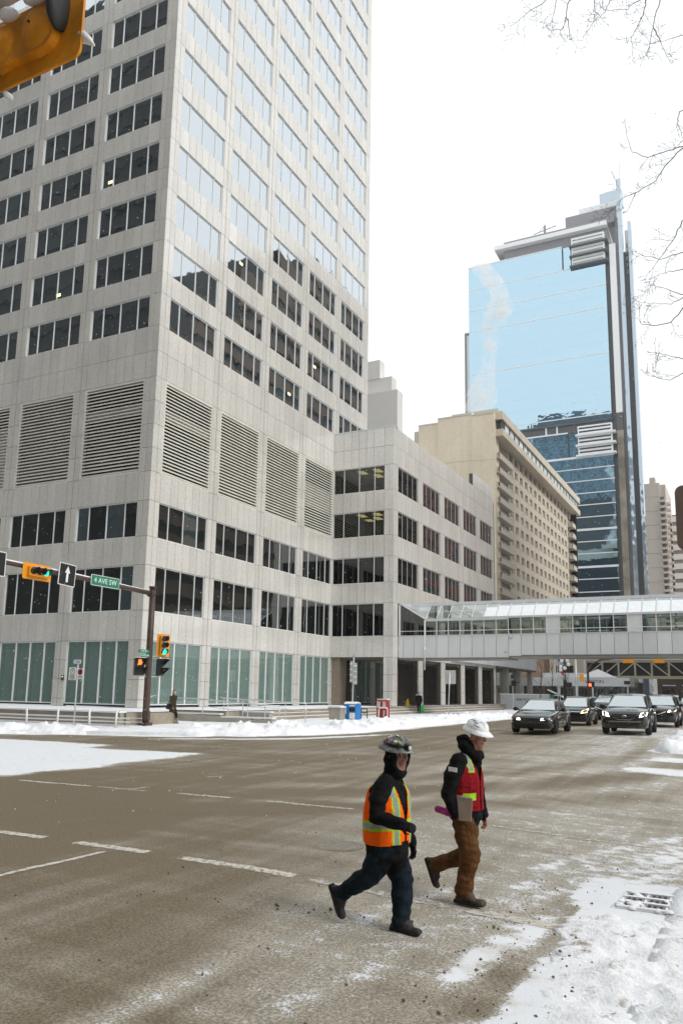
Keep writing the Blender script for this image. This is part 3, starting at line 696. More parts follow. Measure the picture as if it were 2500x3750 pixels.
# ramp walls with handrails
conc = mat('concrete', (.36, .335, .29), .85, var=.15, vscale=2, speck=.1, sscale=25)
rw = thing('ramp_wall', 'low concrete ramp wall capped with snow by the crossing pedestrian', 'wall', (-27, 37, .2))
for k, (x0, x1, z) in enumerate(((-29.6, -27.9, .66), (-27.9, -26.2, .62), (-26.2, -24.3, .52), (-24.3, -22.9, .47), (-22.9, -21.9, .36))): piece('wall_block', conc, rw, x0 + .006, x1 - .006, 36.9 - .05 * (k % 2), 37.3, .12, z)
mb = MB(); mb.box(-29.6, -26.3, 36.93, 37.32, .66, .74); mb.box(-26.2, -22.9, 36.93, 37.32, .525, .60); mb.build('snow_cap', snowm, rw)
rw2 = thing('ramp_upper_wall', 'short upper ramp wall beyond the handrails', 'wall', (-25.5, 39.3, .5))
for k in range(3): piece('wall_block', conc, rw2, -26.6 + k * .75 + .005, -26.6 + (k + 1) * .75 - .005, 38.9, 39.3, .5, .78)
MB().box(-26.6, -24.3, 38.92, 39.32, .78, .86).build('snow_cap', snowm, rw2)
steel = mat('galvanised', (.62, .64, .65), .38, metal=.55, var=.06, vscale=6)
for lab, y, xs_, zt in (('front galvanised handrail on the ramp with four posts', 37.1, (-27.6, -25.9, -24.6, -22.6), (1.50, 1.36, 1.30, 1.22)), ('rear galvanised handrail on the ramp nearest the tower', 38.7, (-27.3, -26, -24.5, -23.2, -21.9), (1.56, 1.50, 1.46, 1.40, 1.36))):
    t = thing('handrail', lab, 'handrail', (xs_[0], y, .5))
    pts = [(xs_[0] - (1.9 if y < 38 else .3), y, zt[0] + .04)] + [(x, y, z) for x, z in zip(xs_, zt)]
    MB().tube(pts, .03, 8).build('rail', steel, t, smooth=True)
    MB().tube([(p[0], p[1], p[2] - .38) for p in pts[1:]], .016, 6).build('lower_rail', steel, t, smooth=True)
    for x, z in zip(xs_, zt): MB().tube([(x, y, .35), (x, y, z)], .028, 8).build('post', steel, t, smooth=True)
# low railings by the left pavement
posts = (-34.2, -31.97, -29.95, -27.87, -26.29)
rl = thing('low_railing', 'low white metal railing with slanted posts in front of the terrace wall', 'railing', (-30, 28.8, .2))
for k, x in enumerate(posts):
    ln = .10 * (-1) ** k * .5
    MB().tube([(x, 28.8, gz(x, 28.8) + .05), (x + ln, 28.8 - .02, 1.03)], .05, 8).build('post', whitemetal, rl, smooth=True)
for k, z in enumerate((.66, .49, .33)):
    pts = [(-60 + j * 1.5, 28.84, z - .00 * j) for j in range(24)]
    MB().tube([(x, y, zz) for x, y, zz in pts if x < -24.6], .026, 6).build('rail', whitemetal, rl, smooth=True)
    MB().box(-58, -24.8, 28.82, 28.86, z + .022, z + .045).build('snow_line', snowm, rl)
# a fire department connection on the pillar
fc = thing('wall_intercom', 'small bronze call panel on the granite pillar by the drapes', 'panel', (X0 - 6.3, Y0 - .02, 2.6))
piece('plate', MATS['bronze_metal'], fc, X0 - 6.28, X0 - 6.08, Y0 - .04, Y0 + .01, 2.45, 2.80)
piece('button', lit, fc, X0 - 6.21, X0 - 6.15, Y0 - .05, Y0 - .035, 2.66, 2.72)
# white fascia canopy running on from the wing, and the address wall
cn = thing('entrance_canopy', 'long pale metal fascia canopy beyond the wing entrance', 'canopy', (XA, 95, 5.3))
for k in range(22): piece('fascia_panel', mat('fascia_metal', (.60, .62, .63), .5, var=.05, rand=.05), cn, XA - .3, XA + .35, 76.8 + k * 1.56 + .01, 76.8 + (k + 1) * 1.56 - .01, 5.28, 7.1)
MB().box(XA - 4, XA + .3, 92.5, 111, 5.1, 5.27).build('soffit', MATS['soffit'], cn)
for y in (98.5, 104.5, 110.5): piece('column', conc, cn, XA - .8, XA - .2, y - .3, y + .3, .5, 5.1)
for k in range(9): piece('glass_mullion', whitemetal, cn, XA - 1.6, XA - 1.5, 94 + k * 1.9, 94.08 + k * 1.9, 1.6, 5.1)
MB().box(XA - 1.56, XA - 1.54, 94, 110, 1.6, 5.1).build('glass_wall', clear_glass('lobby_glass2', (.5, .55, .5), .12, .4), cn)
sw = thing('address_wall', 'low grey wall with the address lettering beside the entrance', 'sign', (-25, 94, .5))
MB().box(-26.9, -21.2, 94, 94.6, .3, 2.0).build('wall', mat('grey_panel', (.50, .51, .51), .6, var=.05), sw)
MB().box(-26.9, -21.2, 93.97, 94.62, 2.0, 2.1).build('snow_cap', snowm, sw)
MB().box(-29.6, -26.95, 94, 94.5, .3, 2.15).build('stone_wall', stone, sw)
link('lettering', text_mesh('400 FOURTH AVE', .46, mat('dark_letters', (.06, .06, .06), .5), .01, 'LEFT', 1.05), sw, loc=(-25.0, 93.99, 1.42), rot=(R(90), 0, 0))
# ------------------------------------------------------------------ enclosed pedestrian bridge over the street
YS = 63.3; SW0, SW1 = -26.9, 6.0; SD = 3.4
swk = thing('skywalk', 'enclosed pale metal and glass footbridge crossing the street', 'footbridge', (SW0, YS, 4.9))
pan_m = mat('bridge_panel', (.60, .615, .62), .55, var=.05, vscale=1.2, rand=.07, speck=.04, sscale=30)
seam_m = mat('bridge_seam', (.22, .18, .13), .8)
fram_m = mat('bridge_frame', (.52, .53, .50), .5, var=.05)
seams = [-26.9, -26.47, -25.45, -24.47] + [-23.44 + 1.015 * k for k in range(30)]
for a_, b_ in zip(seams[:-1], seams[1:]):
    zb = 4.94 if b_ < -17 else (5.05 if b_ < -16 else 5.12)
    piece('wall_panel', pan_m, swk, a_ + .016, b_ - .016, YS, YS + .06, zb, 6.72)
    piece('wall_panel', pan_m, swk, a_ + .016, b_ - .016, YS + SD - .06, YS + SD, zb, 6.72)
mb = MB(); mb.box(SW0, SW1, YS + .055, YS + .1, 5.1, 6.7); mb.box(SW0, SW1, YS + SD - .1, YS + SD - .065, 5.1, 6.7); mb.build('seam_backing', seam_m, swk)
mb = MB(); mb.box(SW0, -17.4, YS + .2, YS + SD - .2, 4.80, 4.95); mb.box(-17.4, SW1, YS + .12, YS + SD - .12, 4.9, 5.12); mb.build('deck_beam', mat('deck_beam', (.30, .29, .265), .7, var=.1), swk)
MB().box(SW0, SW1, YS + .1, YS + SD - .1, 6.5, 6.6).build('floor', mat('bridge_floor', (.16, .16, .15), .6), swk)
mb = MB(); mb.box(SW0, SW1, YS - .02, YS + .08, 6.72, 6.82); mb.box(SW0, SW1, YS + SD - .08, YS + SD, 6.72, 6.82); mb.build('sill', fram_m, swk)
bg_glass = clear_glass('bridge_glass', (.88, .92, .90), .10, .45)
solid = {13, 19}; 
nsec = len(seams) - 1
for k in range(3, nsec):
    a_, b_ = seams[k], seams[k + 1]; x = a_
    piece('mullion', whitemetal, swk, x - .03, x + .03, YS - .01, YS + .07, 6.82, 8.15)
    if k in solid: piece('blank_panel', pan_m, swk, a_ + .03, b_ - .03, YS + .01, YS + .05, 6.82, 8.15)
    else: piece('pane', bg_glass, swk, a_ + .03, b_ - .03, YS + .02, YS + .032, 6.82, 8.15)
    piece('rear_mullion', whitemetal, swk, x - .03, x + .03, YS + SD - .07, YS + SD, 6.82, 8.15)
    piece('rear_pane', bg_glass, swk, a_ + .03, b_ - .03, YS + SD - .04, YS + SD - .028, 6.82, 8.15)
mb = MB(); mb.box(-24.5, SW1, YS - .005, YS + .045, 7.13, 7.18); mb.box(-24.5, SW1, YS + SD - .045, YS + SD, 7.13, 7.18); mb.build('transom', whitemetal, swk)
mb = MB(); mb.box(-24.5, -17.4, YS - .06, YS + .1, 7.98, 8.2); mb.box(-17.4, SW1, YS - .06, YS + .1, 8.1, 8.2); mb.box(-24.5, SW1, YS + SD - .1, YS + SD + .06, 8.1, 8.2); mb.build('eave', pan_m, swk)
# glazed roof slopes
RZ, RY = 9.42, 1.25
roof_glass = clear_glass('roof_glass', (.80, .87, .86), .22, .5)
rsnow = mat('roof_snow', (.80, .83, .85), .7, var=.05)
for k in range(3, nsec):
    a_, b_ = seams[k] if k > 3 else -24.4, seams[k + 1]
    prof = [(a_ + .03, YS, 8.2), (b_ - .03, YS, 8.2), (b_ - .03, YS + RY, RZ), (a_ + .03, YS + RY, RZ)]
    MB().prism(prof, (0, -.012, .01)).build('roof_pane', roof_glass, swk)
    MB().prism([(p[0], 2 * YS + SD - p[1], p[2]) for p in prof], (0, .012, .01)).build('rear_roof_pane', roof_glass, swk)
    if k >= 8:
        t_ = .78 if k > 8 else .7
        q = lambda f, x: (x, YS + RY * f, 8.2 + (RZ - 8.2) * f + .018)
        MB().prism([q(.02, a_ + .05), q(.02, b_ - .05), q(t_, b_ - .05), q(t_ + .02 * rnd.uniform(-1, 1), a_ + .05)], (0, -.01, .02)).build('roof_snow', rsnow, swk)
    MB().tube([(a_, YS, 8.21), (a_, YS + RY, RZ + .01)], .028, 6).build('rafter', whitemetal, swk)
MB().tube([(-24.5, YS + RY * .5, 8.83), (SW1, YS + RY * .5, 8.83)], .02, 6).build('purlin', whitemetal, swk)
mb = MB(); mb.box(-26.2, SW1, YS + RY - .02, YS + SD - RY + .02, RZ, RZ + .26); mb.build('ridge', pan_m, swk)
for k in range(11): piece('ridge_joint', fram_m, swk, -25 + k * 3.05, -24.96 + k * 3.05, YS + RY - .03, YS + SD - RY + .03, RZ + .0, RZ + .27)
# glazed gable where the bridge meets the wing
zA = 9.55
MB().prism([(-26.8, YS + .02, 6.82), (-24.5, YS + .02, 6.82), (-24.5, YS + .02, 8.15), (-26.8, YS + .02, zA)], (0, .012, 0)).build('gable_pane', lob_glass, swk)
MB().prism([(-26.93, YS, zA + .12), (-26.8, YS, zA - .02), (-24.42, YS, 8.1), (-24.42, YS, 8.28)], (0, .09, 0)).build('gable_rafter', whitemetal, swk)
MB().prism([(-26.93, YS + .1, zA + .12), (-24.42, YS + .1, 8.25), (-24.42, YS + RY, RZ + .1), (-26.93, YS + RY, RZ + .2)], (0, 0, .03)).build('gable_roof', roof_glass, swk)
piece('gable_post', whitemetal, swk, -26.9, -26.72, YS - .01, YS + .1, 6.82, zA - .1); piece('gable_transom', whitemetal, swk, -26.72, -24.5, YS - .005, YS + .05, 7.16, 7.2)
mb = MB(); mb.tube([(-24.48, YS - .08, 3.9), (-24.48, YS - .08, 8.05)], .05, 8); mb.tube([(-24.48, YS - .08, 5.5), (-24.48, YS - .08, 5.8)], .085, 8); mb.build('downpipe', whitemetal, swk, smooth=True)
mb = MB(); mb.tube([(-17.15 + .13 * math.cos(t_), YS - .03, 6.55 + .13 * math.sin(t_)) for t_ in [R(-170 + 16 * i) for i in range(11)]], .018, 6); mb.build('hook_bracket', mat('black_metal', (.03, .03, .03), .5), swk)
link('number_plate', text_mesh('1512', .16, MATS['dark_letters'], .004), swk, loc=(-17.6, YS - .006, 5.35), rot=(R(90), 0, 0))
MB().box(-26.7, -24.6, YS + SD - .2, YS + SD - .1, 6.6, 9.2).build('end_wall', dkstone, swk)
# concrete pier hidden behind the traffic and landing on the far side
MB().box(5.2, 6.4, YS - .2, YS + SD + .2, -.3, 4.9).build('pier', conc, swk)
# ------------------------------------------------------------------ tan hotel slab
HX, HY, HZ = -40.84, 143.64, .3
hotel = thing('hotel', 'tan concrete hotel slab with corner balconies and rows of small windows', 'hotel', (HX, HY, HZ))
tan = mat('tan_concrete', (.80, .70, .54), .85, var=.07, vscale=.15, speck=.10, sscale=1.6, coord='World', streak=.08)
tan2 = mat('tan_spandrel', (.65, .585, .48), .85, var=.08, vscale=.4, speck=.08, sscale=2, coord='World')
balc = mat('balcony_concrete', (.60, .56, .48), .8, var=.06)
hglass = mirror_glass('hotel_glass', (.035, .038, .033), (.8, .84, .84), .22, .5, wav=.05)
curt = mat('hotel_curtain', (.60, .66, .68), .8, rand=.2)
IN = HX - 1.6                      # recessed window wall
HE = 219.5
# end wall in three offset leaves
for a_, b_, dy, top in ((-57.2, -52.9, .8, 55.0), (-52.9, -45.85, .3, 55.7), (-45.85, HX - .55, 0, 55.3)):
    for k in range(6):
        z0 = HZ + k * (top - HZ) / 6; piece('end_wall_panel', tan, hotel, a_, b_, HY + dy, HY + dy + 3, z0 + .02, z0 + (top - HZ) / 6 - .02)
    piece('wall_cap', balc, hotel, a_, b_, HY + dy - .06, HY + dy + 3, top - .02, top + .25)
MB().box(-57, IN, HY + 3, HE, HZ, 54.6).build('body', tan2, hotel)
MB().box(-58.6, -57.2, HY + 2, HE, 51.5, 54.4).build('rear_overhang', balc, hotel)
FL = 2.915; Z1 = 50.95       # head of the top row
nrow = 12
winm = MB().box(0, .06, 0, 2.1, 0, 1.62).mesh('window', hglass)
frm = MB(); frm.box(0, .09, 0, .08, 0, 1.62); frm.box(0, .09, 2.02, 2.1, 0, 1.62); frm.box(0, .09, .95, 1.03, 0, 1.62); frm.box(0, .09, .08, 2.02, 1.56, 1.62); frm = frm.mesh('frame', balc)
curm = MB().box(.061, .07, .1, .9, .03, 1.55).mesh('curtain', curt)
hl = rnd.random
mfield = MB()
for r_ in range(nrow):
    zt = Z1 - r_ * FL
    piece('spandrel', tan2, hotel, IN, HX - 1.2, HY + 12, HE - 5, zt - FL + .02, zt - 1.62)
    for i in range(15):
        y = HY + 12.95 + i * 4.12
        if y > HE - 6: continue
        o = link('window', winm, hotel, loc=(IN - .02, y, zt - 1.62))
        f_ = bpy.data.objects.new('frame', frm); col.objects.link(f_); f_.parent = o
        if rnd.random() < (.75 if r_ < 6 and i > 1 else .35): c_ = bpy.data.objects.new('curtain', curm); col.objects.link(c_); c_.parent = o; c_.location = (0, 0 if rnd.random() < .5 else 1.02, 0)
    for i in range(16):
        y = HY + 12 + i * 4.12; mfield.box(IN, HX - 1.15, y - .9, y + .85, zt - 1.62, zt + .001)
mfield.build('pier_field', tan2, hotel, kind='stuff')
# balconies at both ends
for e_, (ya, yb) in enumerate(((HY + 1.2, HY + 11.6), (HE - 5, HE))):
    for r_ in range(nrow - (0 if e_ == 0 else 0)):
        zb = 48.0 - r_ * FL - .25
        if zb < 12: continue
        b_ = MB(); b_.box(HX - 3.2, HX, ya, yb, zb - 1.05, zb - .9); b_.box(HX - .16, HX, ya, yb, zb - .9, zb); b_.box(HX - 3.2, HX, ya, ya + .16, zb - .9, zb)
        o = b_.build('balcony', balc, hotel)
        t_ = MB(); t_.tube([(HX - 3.1, ya + .1, zb + .22), (HX - .1, ya + .1, zb + .22), (HX - .1, yb, zb + .22)], .06, 5); t_.build('railing', whitemetal, o)
    MB().box(HX - 3.4, HX - 3.2, ya, yb, HZ, 51).build('balcony_wall', whitemetal, hotel)
    MB().box(HX - 3.21, HX - 3.19, ya + .6, ya + 3, HZ, 51).build('balcony_door', hglass, hotel)
MB().box(-57, HX + .2, HE + .05, HE + .2, HZ, 50.9).build('rear_dark_panel', mat('rear_panel_dark', (.015, .02, .022), .2), hotel)  # unseen dark panel added to darken the glass tower's reflection of this end
# overhanging restaurant floor
MB().box(IN, HX + .9, HY + 1.0, HE + 2.2, 50.95, 52.3).build('overhang_band', tan2, hotel)
MB().box(IN, HX + .45, HY + 1.4, HE + 1.8, 52.3, 54.2).build('clerestory_core', mat('hotel_dark', (.05, .05, .045), .6), hotel)
for i in range(20): piece('clerestory_pane', mat('clerestory', (.62, .72, .76), .2, rand=.15), hotel, HX + .42, HX + .5, HY + 4 + i * 3.65, HY + 6.6 + i * 3.65, 52.4, 54.1)
MB().box(IN - 4, HX + .9, HY + .8, HE + 2.2, 54.2, 55.8).build('roof_band', tan2, hotel)
MB().box(-53, -43.2, HY + 9, HY + 40, 54.6, 59.5).build('penthouse', balc, hotel)
mb = MB(); mb.tube([(-46, HY + 1, 55), (-46, HY + 1, 56.3)], .25, 8); mb.build('vent_pipe', whitemetal, hotel)
# ------------------------------------------------------------------ blue glass tower
BY = 258.2
blue = thing('glass_tower', 'tall blue mirror glass office tower with stepped crown', 'office building', (-60, BY, .3))
bglass = mirror_glass('blue_glass', (.03, .09, .13), (.57, .79, .92), .80, .13, wav=.022, wscale=.3)
bline = mat('pale_band', (.82, .83, .83), .5)
bdark = mat('dark_cladding', (.10, .105, .11), .5, var=.06)
bwhite = mat('white_cladding', (.82, .84, .845), .5, var=.05)
bgrey = mat('grey_cladding', (.27, .27, .285), .5)
bblue = mirror_glass('fin_glass', (.30, .37, .44), (.78, .87, .94), .42, .3, wav=.2, wscale=.2)
BXL, BXR = -83, -35.6
def bands(x0, x1, zs, nm='storey_glass'):
    for z0, z1 in zip(zs[:-1], zs[1:]):
        n = max(1, round((x1 - x0) / 7.9))
        for q in range(n):
            o = piece(nm, bglass, blue, x0 + (x1 - x0) * q / n, x0 + (x1 - x0) * (q + 1) / n, BY, BY + .4, z0 + .008, z1 - .008); o.rotation_euler = (rnd.gauss(0, .0022), 0, rnd.gauss(0, .0022))
zs_low = [18, 22, 26, 30.2, 34.2, 38.3, 42.2, 46.5, 50.4, 54.3, 58.4, 62.4, 66.3, 70.4, 74.5, 78.4]
bands(BXL, BXR, zs_low); bands(BXL, -49.7, [78.4, 82.7, 87.0]); bands(-49.2, -46.6, [78.4, 82.7, 87.0])
bands(BXL, BXR, [90.4, 92.2, 97, 101, 105, 109, 113, 117, 121, 125, 129, 133, 137.0, 141, 145]); bands(BXL, -49.7, [145, 149.4, 153.7]); bands(-49.2, -46.8, [145, 149.4, 153.2])
MB().box(BXL + .1, BXR - .3, BY + .41, BY + 42, .3, 153).build('core', bdark, blue)
for z in zs_low[1:]: piece('pale_line', bline, blue, BXL, BXR + .2, BY - .12, BY + .3, z - (.34 if abs((z - 42.2) % 12.05) < .8 else .14), z + (.34 if abs((z - 42.2) % 12.05) < .8 else .14))
for z in (92.2, 113, 129, 137, 145): piece('pale_line', bline, blue, BXL, BXR if z != 145 else -47, BY - .1, BY + .3, z - .16, z + .16)
piece('pale_line', bline, blue, BXL, -49.7, BY - .1, BY + .3, 86.9, 87.35); piece('pale_line', bline, blue, BXL, -49.7, BY - .1, BY + .3, 153.6, 153.95)
MB().box(BXL, BXR, BY + 1.2, BY + 1.6, 87.35, 90.2).build('sky_lobby', bdark, blue)
piece('lobby_slab', bdark, blue, BXL, BXR, BY - .2, BY + 1.2, 89.9, 90.4)
for x in (-57, -53.4): piece('lobby_column', bline, blue, x, x + .5, BY + .2, BY + .7, 87.3, 89.9)
# boxed bay pods at the corner
for zb, hh, in ((78.4, 10.4), (144.9, 10.9)):
    for k in range(3):
        z = zb + k * hh / 3
        piece('pod_wall', bwhite, blue, -46.4, -35.6, BY - .5, BY + 3, z + .5, z + hh / 3)
        piece('pod_ledge', bdark if zb > 100 else bline, blue, -47, -34.5, BY - 1.5, BY + 4, z, z + .55)
        for q in range(2): piece('pod_glazing', hglass, blue, -46, -36, BY - .52, BY - .5, z + 1.2 + q * 1.2, z + 1.75 + q * 1.2)
# stepped right flank: alternating recesses and fins, each set further back
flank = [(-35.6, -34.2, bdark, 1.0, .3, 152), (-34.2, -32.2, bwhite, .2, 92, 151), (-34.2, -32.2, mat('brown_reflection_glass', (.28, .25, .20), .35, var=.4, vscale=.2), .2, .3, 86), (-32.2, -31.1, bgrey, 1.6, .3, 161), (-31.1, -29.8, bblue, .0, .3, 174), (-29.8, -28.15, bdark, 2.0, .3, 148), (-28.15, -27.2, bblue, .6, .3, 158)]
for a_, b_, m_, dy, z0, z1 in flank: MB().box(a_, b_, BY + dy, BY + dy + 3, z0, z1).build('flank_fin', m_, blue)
MB().box(-34.2, -32.2, BY + .2, BY + 3, 86, 92).build('flank_gap', bdark, blue)
# crown
MB().box(-70, -34.6, BY + 1, BY + 40, 153, 157.6).build('crown_recess', bgrey, blue)
MB().box(-73, -34.6, BY - 1.2, BY + 42, 157.7, 159.2).build('crown_slab', bline, blue)
MB().box(-70, -32.2, BY + .6, BY + 40, 159.2, 160.9).build('crown_band', bgrey, blue)
MB().box(-48.5, -31.8, BY + 2, BY + 12, 160.9, 165.6).build('crown_block', bgrey, blue)
MB().box(-44.2, -31.5, BY + 4, BY + 12, 165.6, 168.8).build('crown_block', bwhite, blue)
MB().box(-37.3, -30.1, BY + 5, BY + 10, 168.8, 173.2).build('crown_glass', bblue, blue)
MB().box(-36, -30.2, BY + 8, BY + 9, 173.2, 175.5).build('crown_screen', bwhite, blue)
MB().tube([(-29.8, BY + .5, 170), (-29.7, BY + .5, 180)], .18, 6).build('spire', whitemetal, blue)
MB().box(-29.3, -27, BY + 2, BY + 5, 148, 155.7).build('crown_side', bwhite, blue)
for k in range(5): piece('side_louvre', bgrey, blue, -28.9, -28.6, BY + 1, BY + 1.8, 149 - k * 2.4, 150.6 - k * 2.4)
MB().box(-86, -83.2, BY + 4, BY + 30, .3, 131).build('left_wing', bgrey, blue)
MB().box(-84.9, -83.1, BY + 3.4, BY + 4.2, .3, 129.5).build('left_wing_glass', bwhite, blue)
mb = MB(); mb.tube([(-56.5, BY + 6, 160.8), (-56.5, BY + 6, 167)], .45, 6); mb.tube([(-60.5, BY + 6, 164.6), (-52.5, BY + 6, 166)], .15, 6); mb.tube([(-56.5, BY + 6, 167), (-58.5, BY + 6, 165)], .08, 5); mb.build('roof_crane', bgrey, blue)
# ------------------------------------------------------------------ towers beyond
beig = mat('beige_tower', (.50, .44, .39), .85, var=.06, vscale=.1, speck=.08, sscale=.8)
bt = thing('apartment_tower', 'distant beige apartment tower with stacked corner balconies', 'apartment building', (-33, 347, .3))
for k in range(15): piece('wall_panel', beig, bt, -36.9, -30.1, 347.1, 349, .5 + k * 5.97 + .05, .5 + (k + 1) * 5.97 - .05)
MB().box(-36.8, -28, 349, 375, .3, 89.5).build('body', beig, bt)
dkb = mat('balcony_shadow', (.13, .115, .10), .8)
for k in range(28):
    z = 83.5 - k * 2.5
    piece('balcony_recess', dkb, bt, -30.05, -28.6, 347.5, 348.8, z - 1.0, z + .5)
    piece('balcony', beig, bt, -30.3, -28.0 + .25 * (k % 2), 346.3, 348.9, z - 1.9, z - 1.0)
    piece('side_balcony', beig, bt, -28.0, -26.6, 350.6, 354.5, z - 2.2, z - 1.4)
MB().box(-34.2, -32, 350, 356, 89.5, 93.2).build('lift_head', beig, bt)
st = thing('striped_building', 'distant white banded office block at the right edge', 'office building', (-22, 360, .3))
wh = mat('white_band', (.68, .65, .60), .8)
MB().box(-27, -5, 362, 390, .3, 79).build('body', mat('band_window', (.24, .20, .17), .5, var=.3, vscale=.4), st)
for k in range(19): piece('band', wh, st, -27.1, -5, 361.5, 362.4, 2 + k * 4.1, 4.4 + k * 4.1)
pb = thing('stone_tower', 'pale blank stone tower peeking between the office tower and its wing', 'office building', (-47, 96, .3))
pale = mat('pale_stone', (.76, .745, .71), .8, var=.04, vscale=.2)
MB().box(-53, -42.4, 97, 98.6, .3, 45.5).build('upper_block', pale, pb); MB().box(-50, -40.7, 95, 96.8, .3, 42.6).build('front_block', pale, pb); MB().box(-52, -44.2, 96.9, 98.5, 45.5, 48.2).build('plant_room', pale, pb)
MB().box(-49.5, -40.6, 94.9, 95.0, 37, 37.1).build('joint_line', joint, pb)
# ------------------------------------------------------------------ things down the street
truss_m = mat('truss_paint', (.50, .46, .345), .6, var=.06)
tr = thing('truss_footbridge', 'beige steel truss footbridge with black glazing far down the street', 'footbridge', (-16, 135, 4.8))
MB().box(-24.2, 8, 135.2, 138, 5.0, 7.4).build('glazing', mat('truss_glass', (.03, .032, .03), .15), tr)
piece('top_chord', truss_m, tr, -24.2, 8, 134.9, 135.3, 7.3, 7.68); piece('bottom_chord', truss_m, tr, -24.2, 8, 134.9, 135.3, 4.75, 5.2); piece('roof', snowm, tr, -24.2, 8, 134.8, 138.2, 7.68, 7.8)
px_ = [-24.2 + 2.5 * k for k in range(14)]
for k, x in enumerate(px_): piece('upright', truss_m, tr, x - .14, x + .14, 134.95, 135.2, 5.2, 7.3)
for k in range(13):
    a_, b_ = px_[k], px_[k + 1]
    p = [(a_, 5.2), (b_, 7.3)] if k < 3 else [(a_, 7.3), (b_, 5.2)]
    MB().tube([(p[0][0], 135.05, p[0][1]), (p[1][0], 135.05, p[1][1])], .11, 5).build('diagonal', truss_m, tr)
piece('pier', truss_m, tr, -16.95, -16.55, 135.3, 135.8, .3, 4.75)
bk = thing('bridge_landing', 'beige block where the truss footbridge lands', 'building', (-27, 135, .3))
MB().box(-29, -24.25, 134.5, 139, .3, 8).build('wall', mat('landing_wall', (.56, .50, .40), .8, var=.05), bk); MB().box(-24.5, -24.1, 134.3, 134.6, .3, 7.7).build('white_trim', whitemetal, bk)
MB().box(-29, -26.2, 134.4, 134.5, 4.6, 6.8).build('window', hglass, bk)
hc = thing('hotel_canopy', 'white hotel entrance canopy with black lettering and a peaked tent top', 'canopy', (-20, 112, .3))
cvs = mat('canvas', (.74, .75, .76), .7, var=.04)
MB().box(-30, -14.6, 112, 117, 3.3, 4.4).build('fascia', cvs, hc)
MB().box(-26.2, -20.6, 113, 116, 4.4, 5.05).build('upper_fascia', cvs, hc)
mb = MB(); pk = (-18.9, 114, 5.6); cs = [(-21.4, 111.9, 4.42), (-16.6, 111.9, 4.42), (-16.6, 116.5, 4.42), (-21.4, 116.5, 4.42)]
mb.add(cs + [pk], [(0, 1, 4), (1, 2, 4), (2, 3, 4), (3, 0, 4), (3, 2, 1, 0)]); mb.build('tent_top', cvs, hc)
piece('sign_box', mat('black_box', (.05, .05, .05), .6), hc, -15.3, -14.55, 111.95, 112.0, 3.55, 4.0)
for x in (-29, -24, -19.5, -15): piece('post', whitemetal, hc, x, x + .18, 112.3, 112.5, .3, 3.3)
link('lettering', text_mesh('WESTIN', .62, MATS['dark_letters'], .01, 'CENTER', 1.1), hc, loc=(-19.1, 111.97, 3.85), rot=(R(90), 0, 0))
ho = thing('hotel_forecourt', 'dark glazed hotel entrance front under the canopy', 'building', (-24, 124, .3))
MB().box(-34, -15, 124, 130, .3, 4.0).build('wall', mat('forecourt_wall', (.10, .095, .085), .7, var=.5, vscale=.4), ho)
for k in range(8): piece('pane', hglass, ho, -33 + k * 2.3, -31.2 + k * 2.3, 123.9, 124, .6, 3.4)
MB().box(-34, -29, 126, 130, 4, 9).build('brick_wing', mat('brick_wing', (.42, .30, .21), .85, var=.2, vscale=1), ho)
lw = thing('low_brick_building', 'dark low building below the truss footbridge', 'building', (-8, 170, .3))
MB().box(-17, 9, 170, 185, .3, 9).build('wall', mat('dark_brick', (.10, .075, .065), .85, var=.4, vscale=.6), lw)
for k in range(7): piece('window', hglass, lw, -16 + k * 3.5, -14 + k * 3.5, 169.9, 170, 1.5, 3.6); 
for k in range(7): piece('snowy_ledge', snowm, lw, -16 + k * 3.5, -13.6 + k * 3.5, 169.7, 170, 4.1, 4.3)
# ------------------------------------------------------------------ buildings across the streets, seen only as reflections, and one added sky blocker
rb = thing('brown_office_block', 'brown banded office blocks across the street seen mirrored in the windows', 'office building', (12, 90, 0))
bb = mat('brown_brick', (.19, .145, .115), .85, var=.12, vscale=.3); rbk = mat('red_brick', (.27, .12, .085), .85, var=.12, vscale=.3)
dkg = mat('dark_window', (.03, .035, .035), .3)
for y0, y1, hgt in ((82, 97, 57), (97, 110, 66), (110, 122, 77), (122, 134, 87), (134, 165, 92)):
    MB().box(12, 40, y0, y1, 0, hgt).build('block', dkg, rb)
    for k in range(int(hgt / 3.6)): piece('brick_band', bb, rb, 11.6, 12.1, y0 + .1, y1 - .1, k * 3.6 + 1.5, k * 3.6 + 3.7)
    piece('brick_band', bb, rb, 11.5, 13, y0, y1, hgt - 4, hgt)
rr = thing('red_brick_block', 'red brick block across the street mirrored in the wing windows', 'office building', (12, 180, 0))
MB().box(12.5, 40, 166, 240, 0, 62).build('block', dkg, rr)
for k in range(17): piece('brick_band', rbk, rr, 12, 12.6, 166, 240, k * 3.6 + 1.3, k * 3.6 + 3.4)
lb = thing('blue_grey_block', 'tall blue grey office block behind the camera mirrored in the glass tower', 'office building', (-150, -130, 0))
MB().box(-230, -84, -150, -110, 0, 200).build('block', mat('blue_grey_glass', (.03, .06, .085), .4), lb); MB().box(-150, -84, -150, -112, 200, 222).build('upper_block', MATS['blue_grey_glass'], lb)
bgm = mat('blue_grey_wall', (.15, .24, .30), .7)
for k in range(24): piece('floor_band', bgm, lb, -230, -84, -110, -109.6, 118 + k * 3.9, 119.7 + k * 3.9)
for k in range(19): piece('pier', bgm, lb, -228 + k * 8, -225.6 + k * 8, -109.9, -109.4, 110, 200)
gb_ = thing('added_grey_block', 'unseen grey block added behind the camera to hold back sky light', 'office building', (0, -30, 0))  # unseen block, added to cut the sky light on camera-facing fronts
MB().box(-58, 60, -60, -18, 0, 44).build('block', mat('grey_block_glass', (.05, .055, .055), .5), gb_)
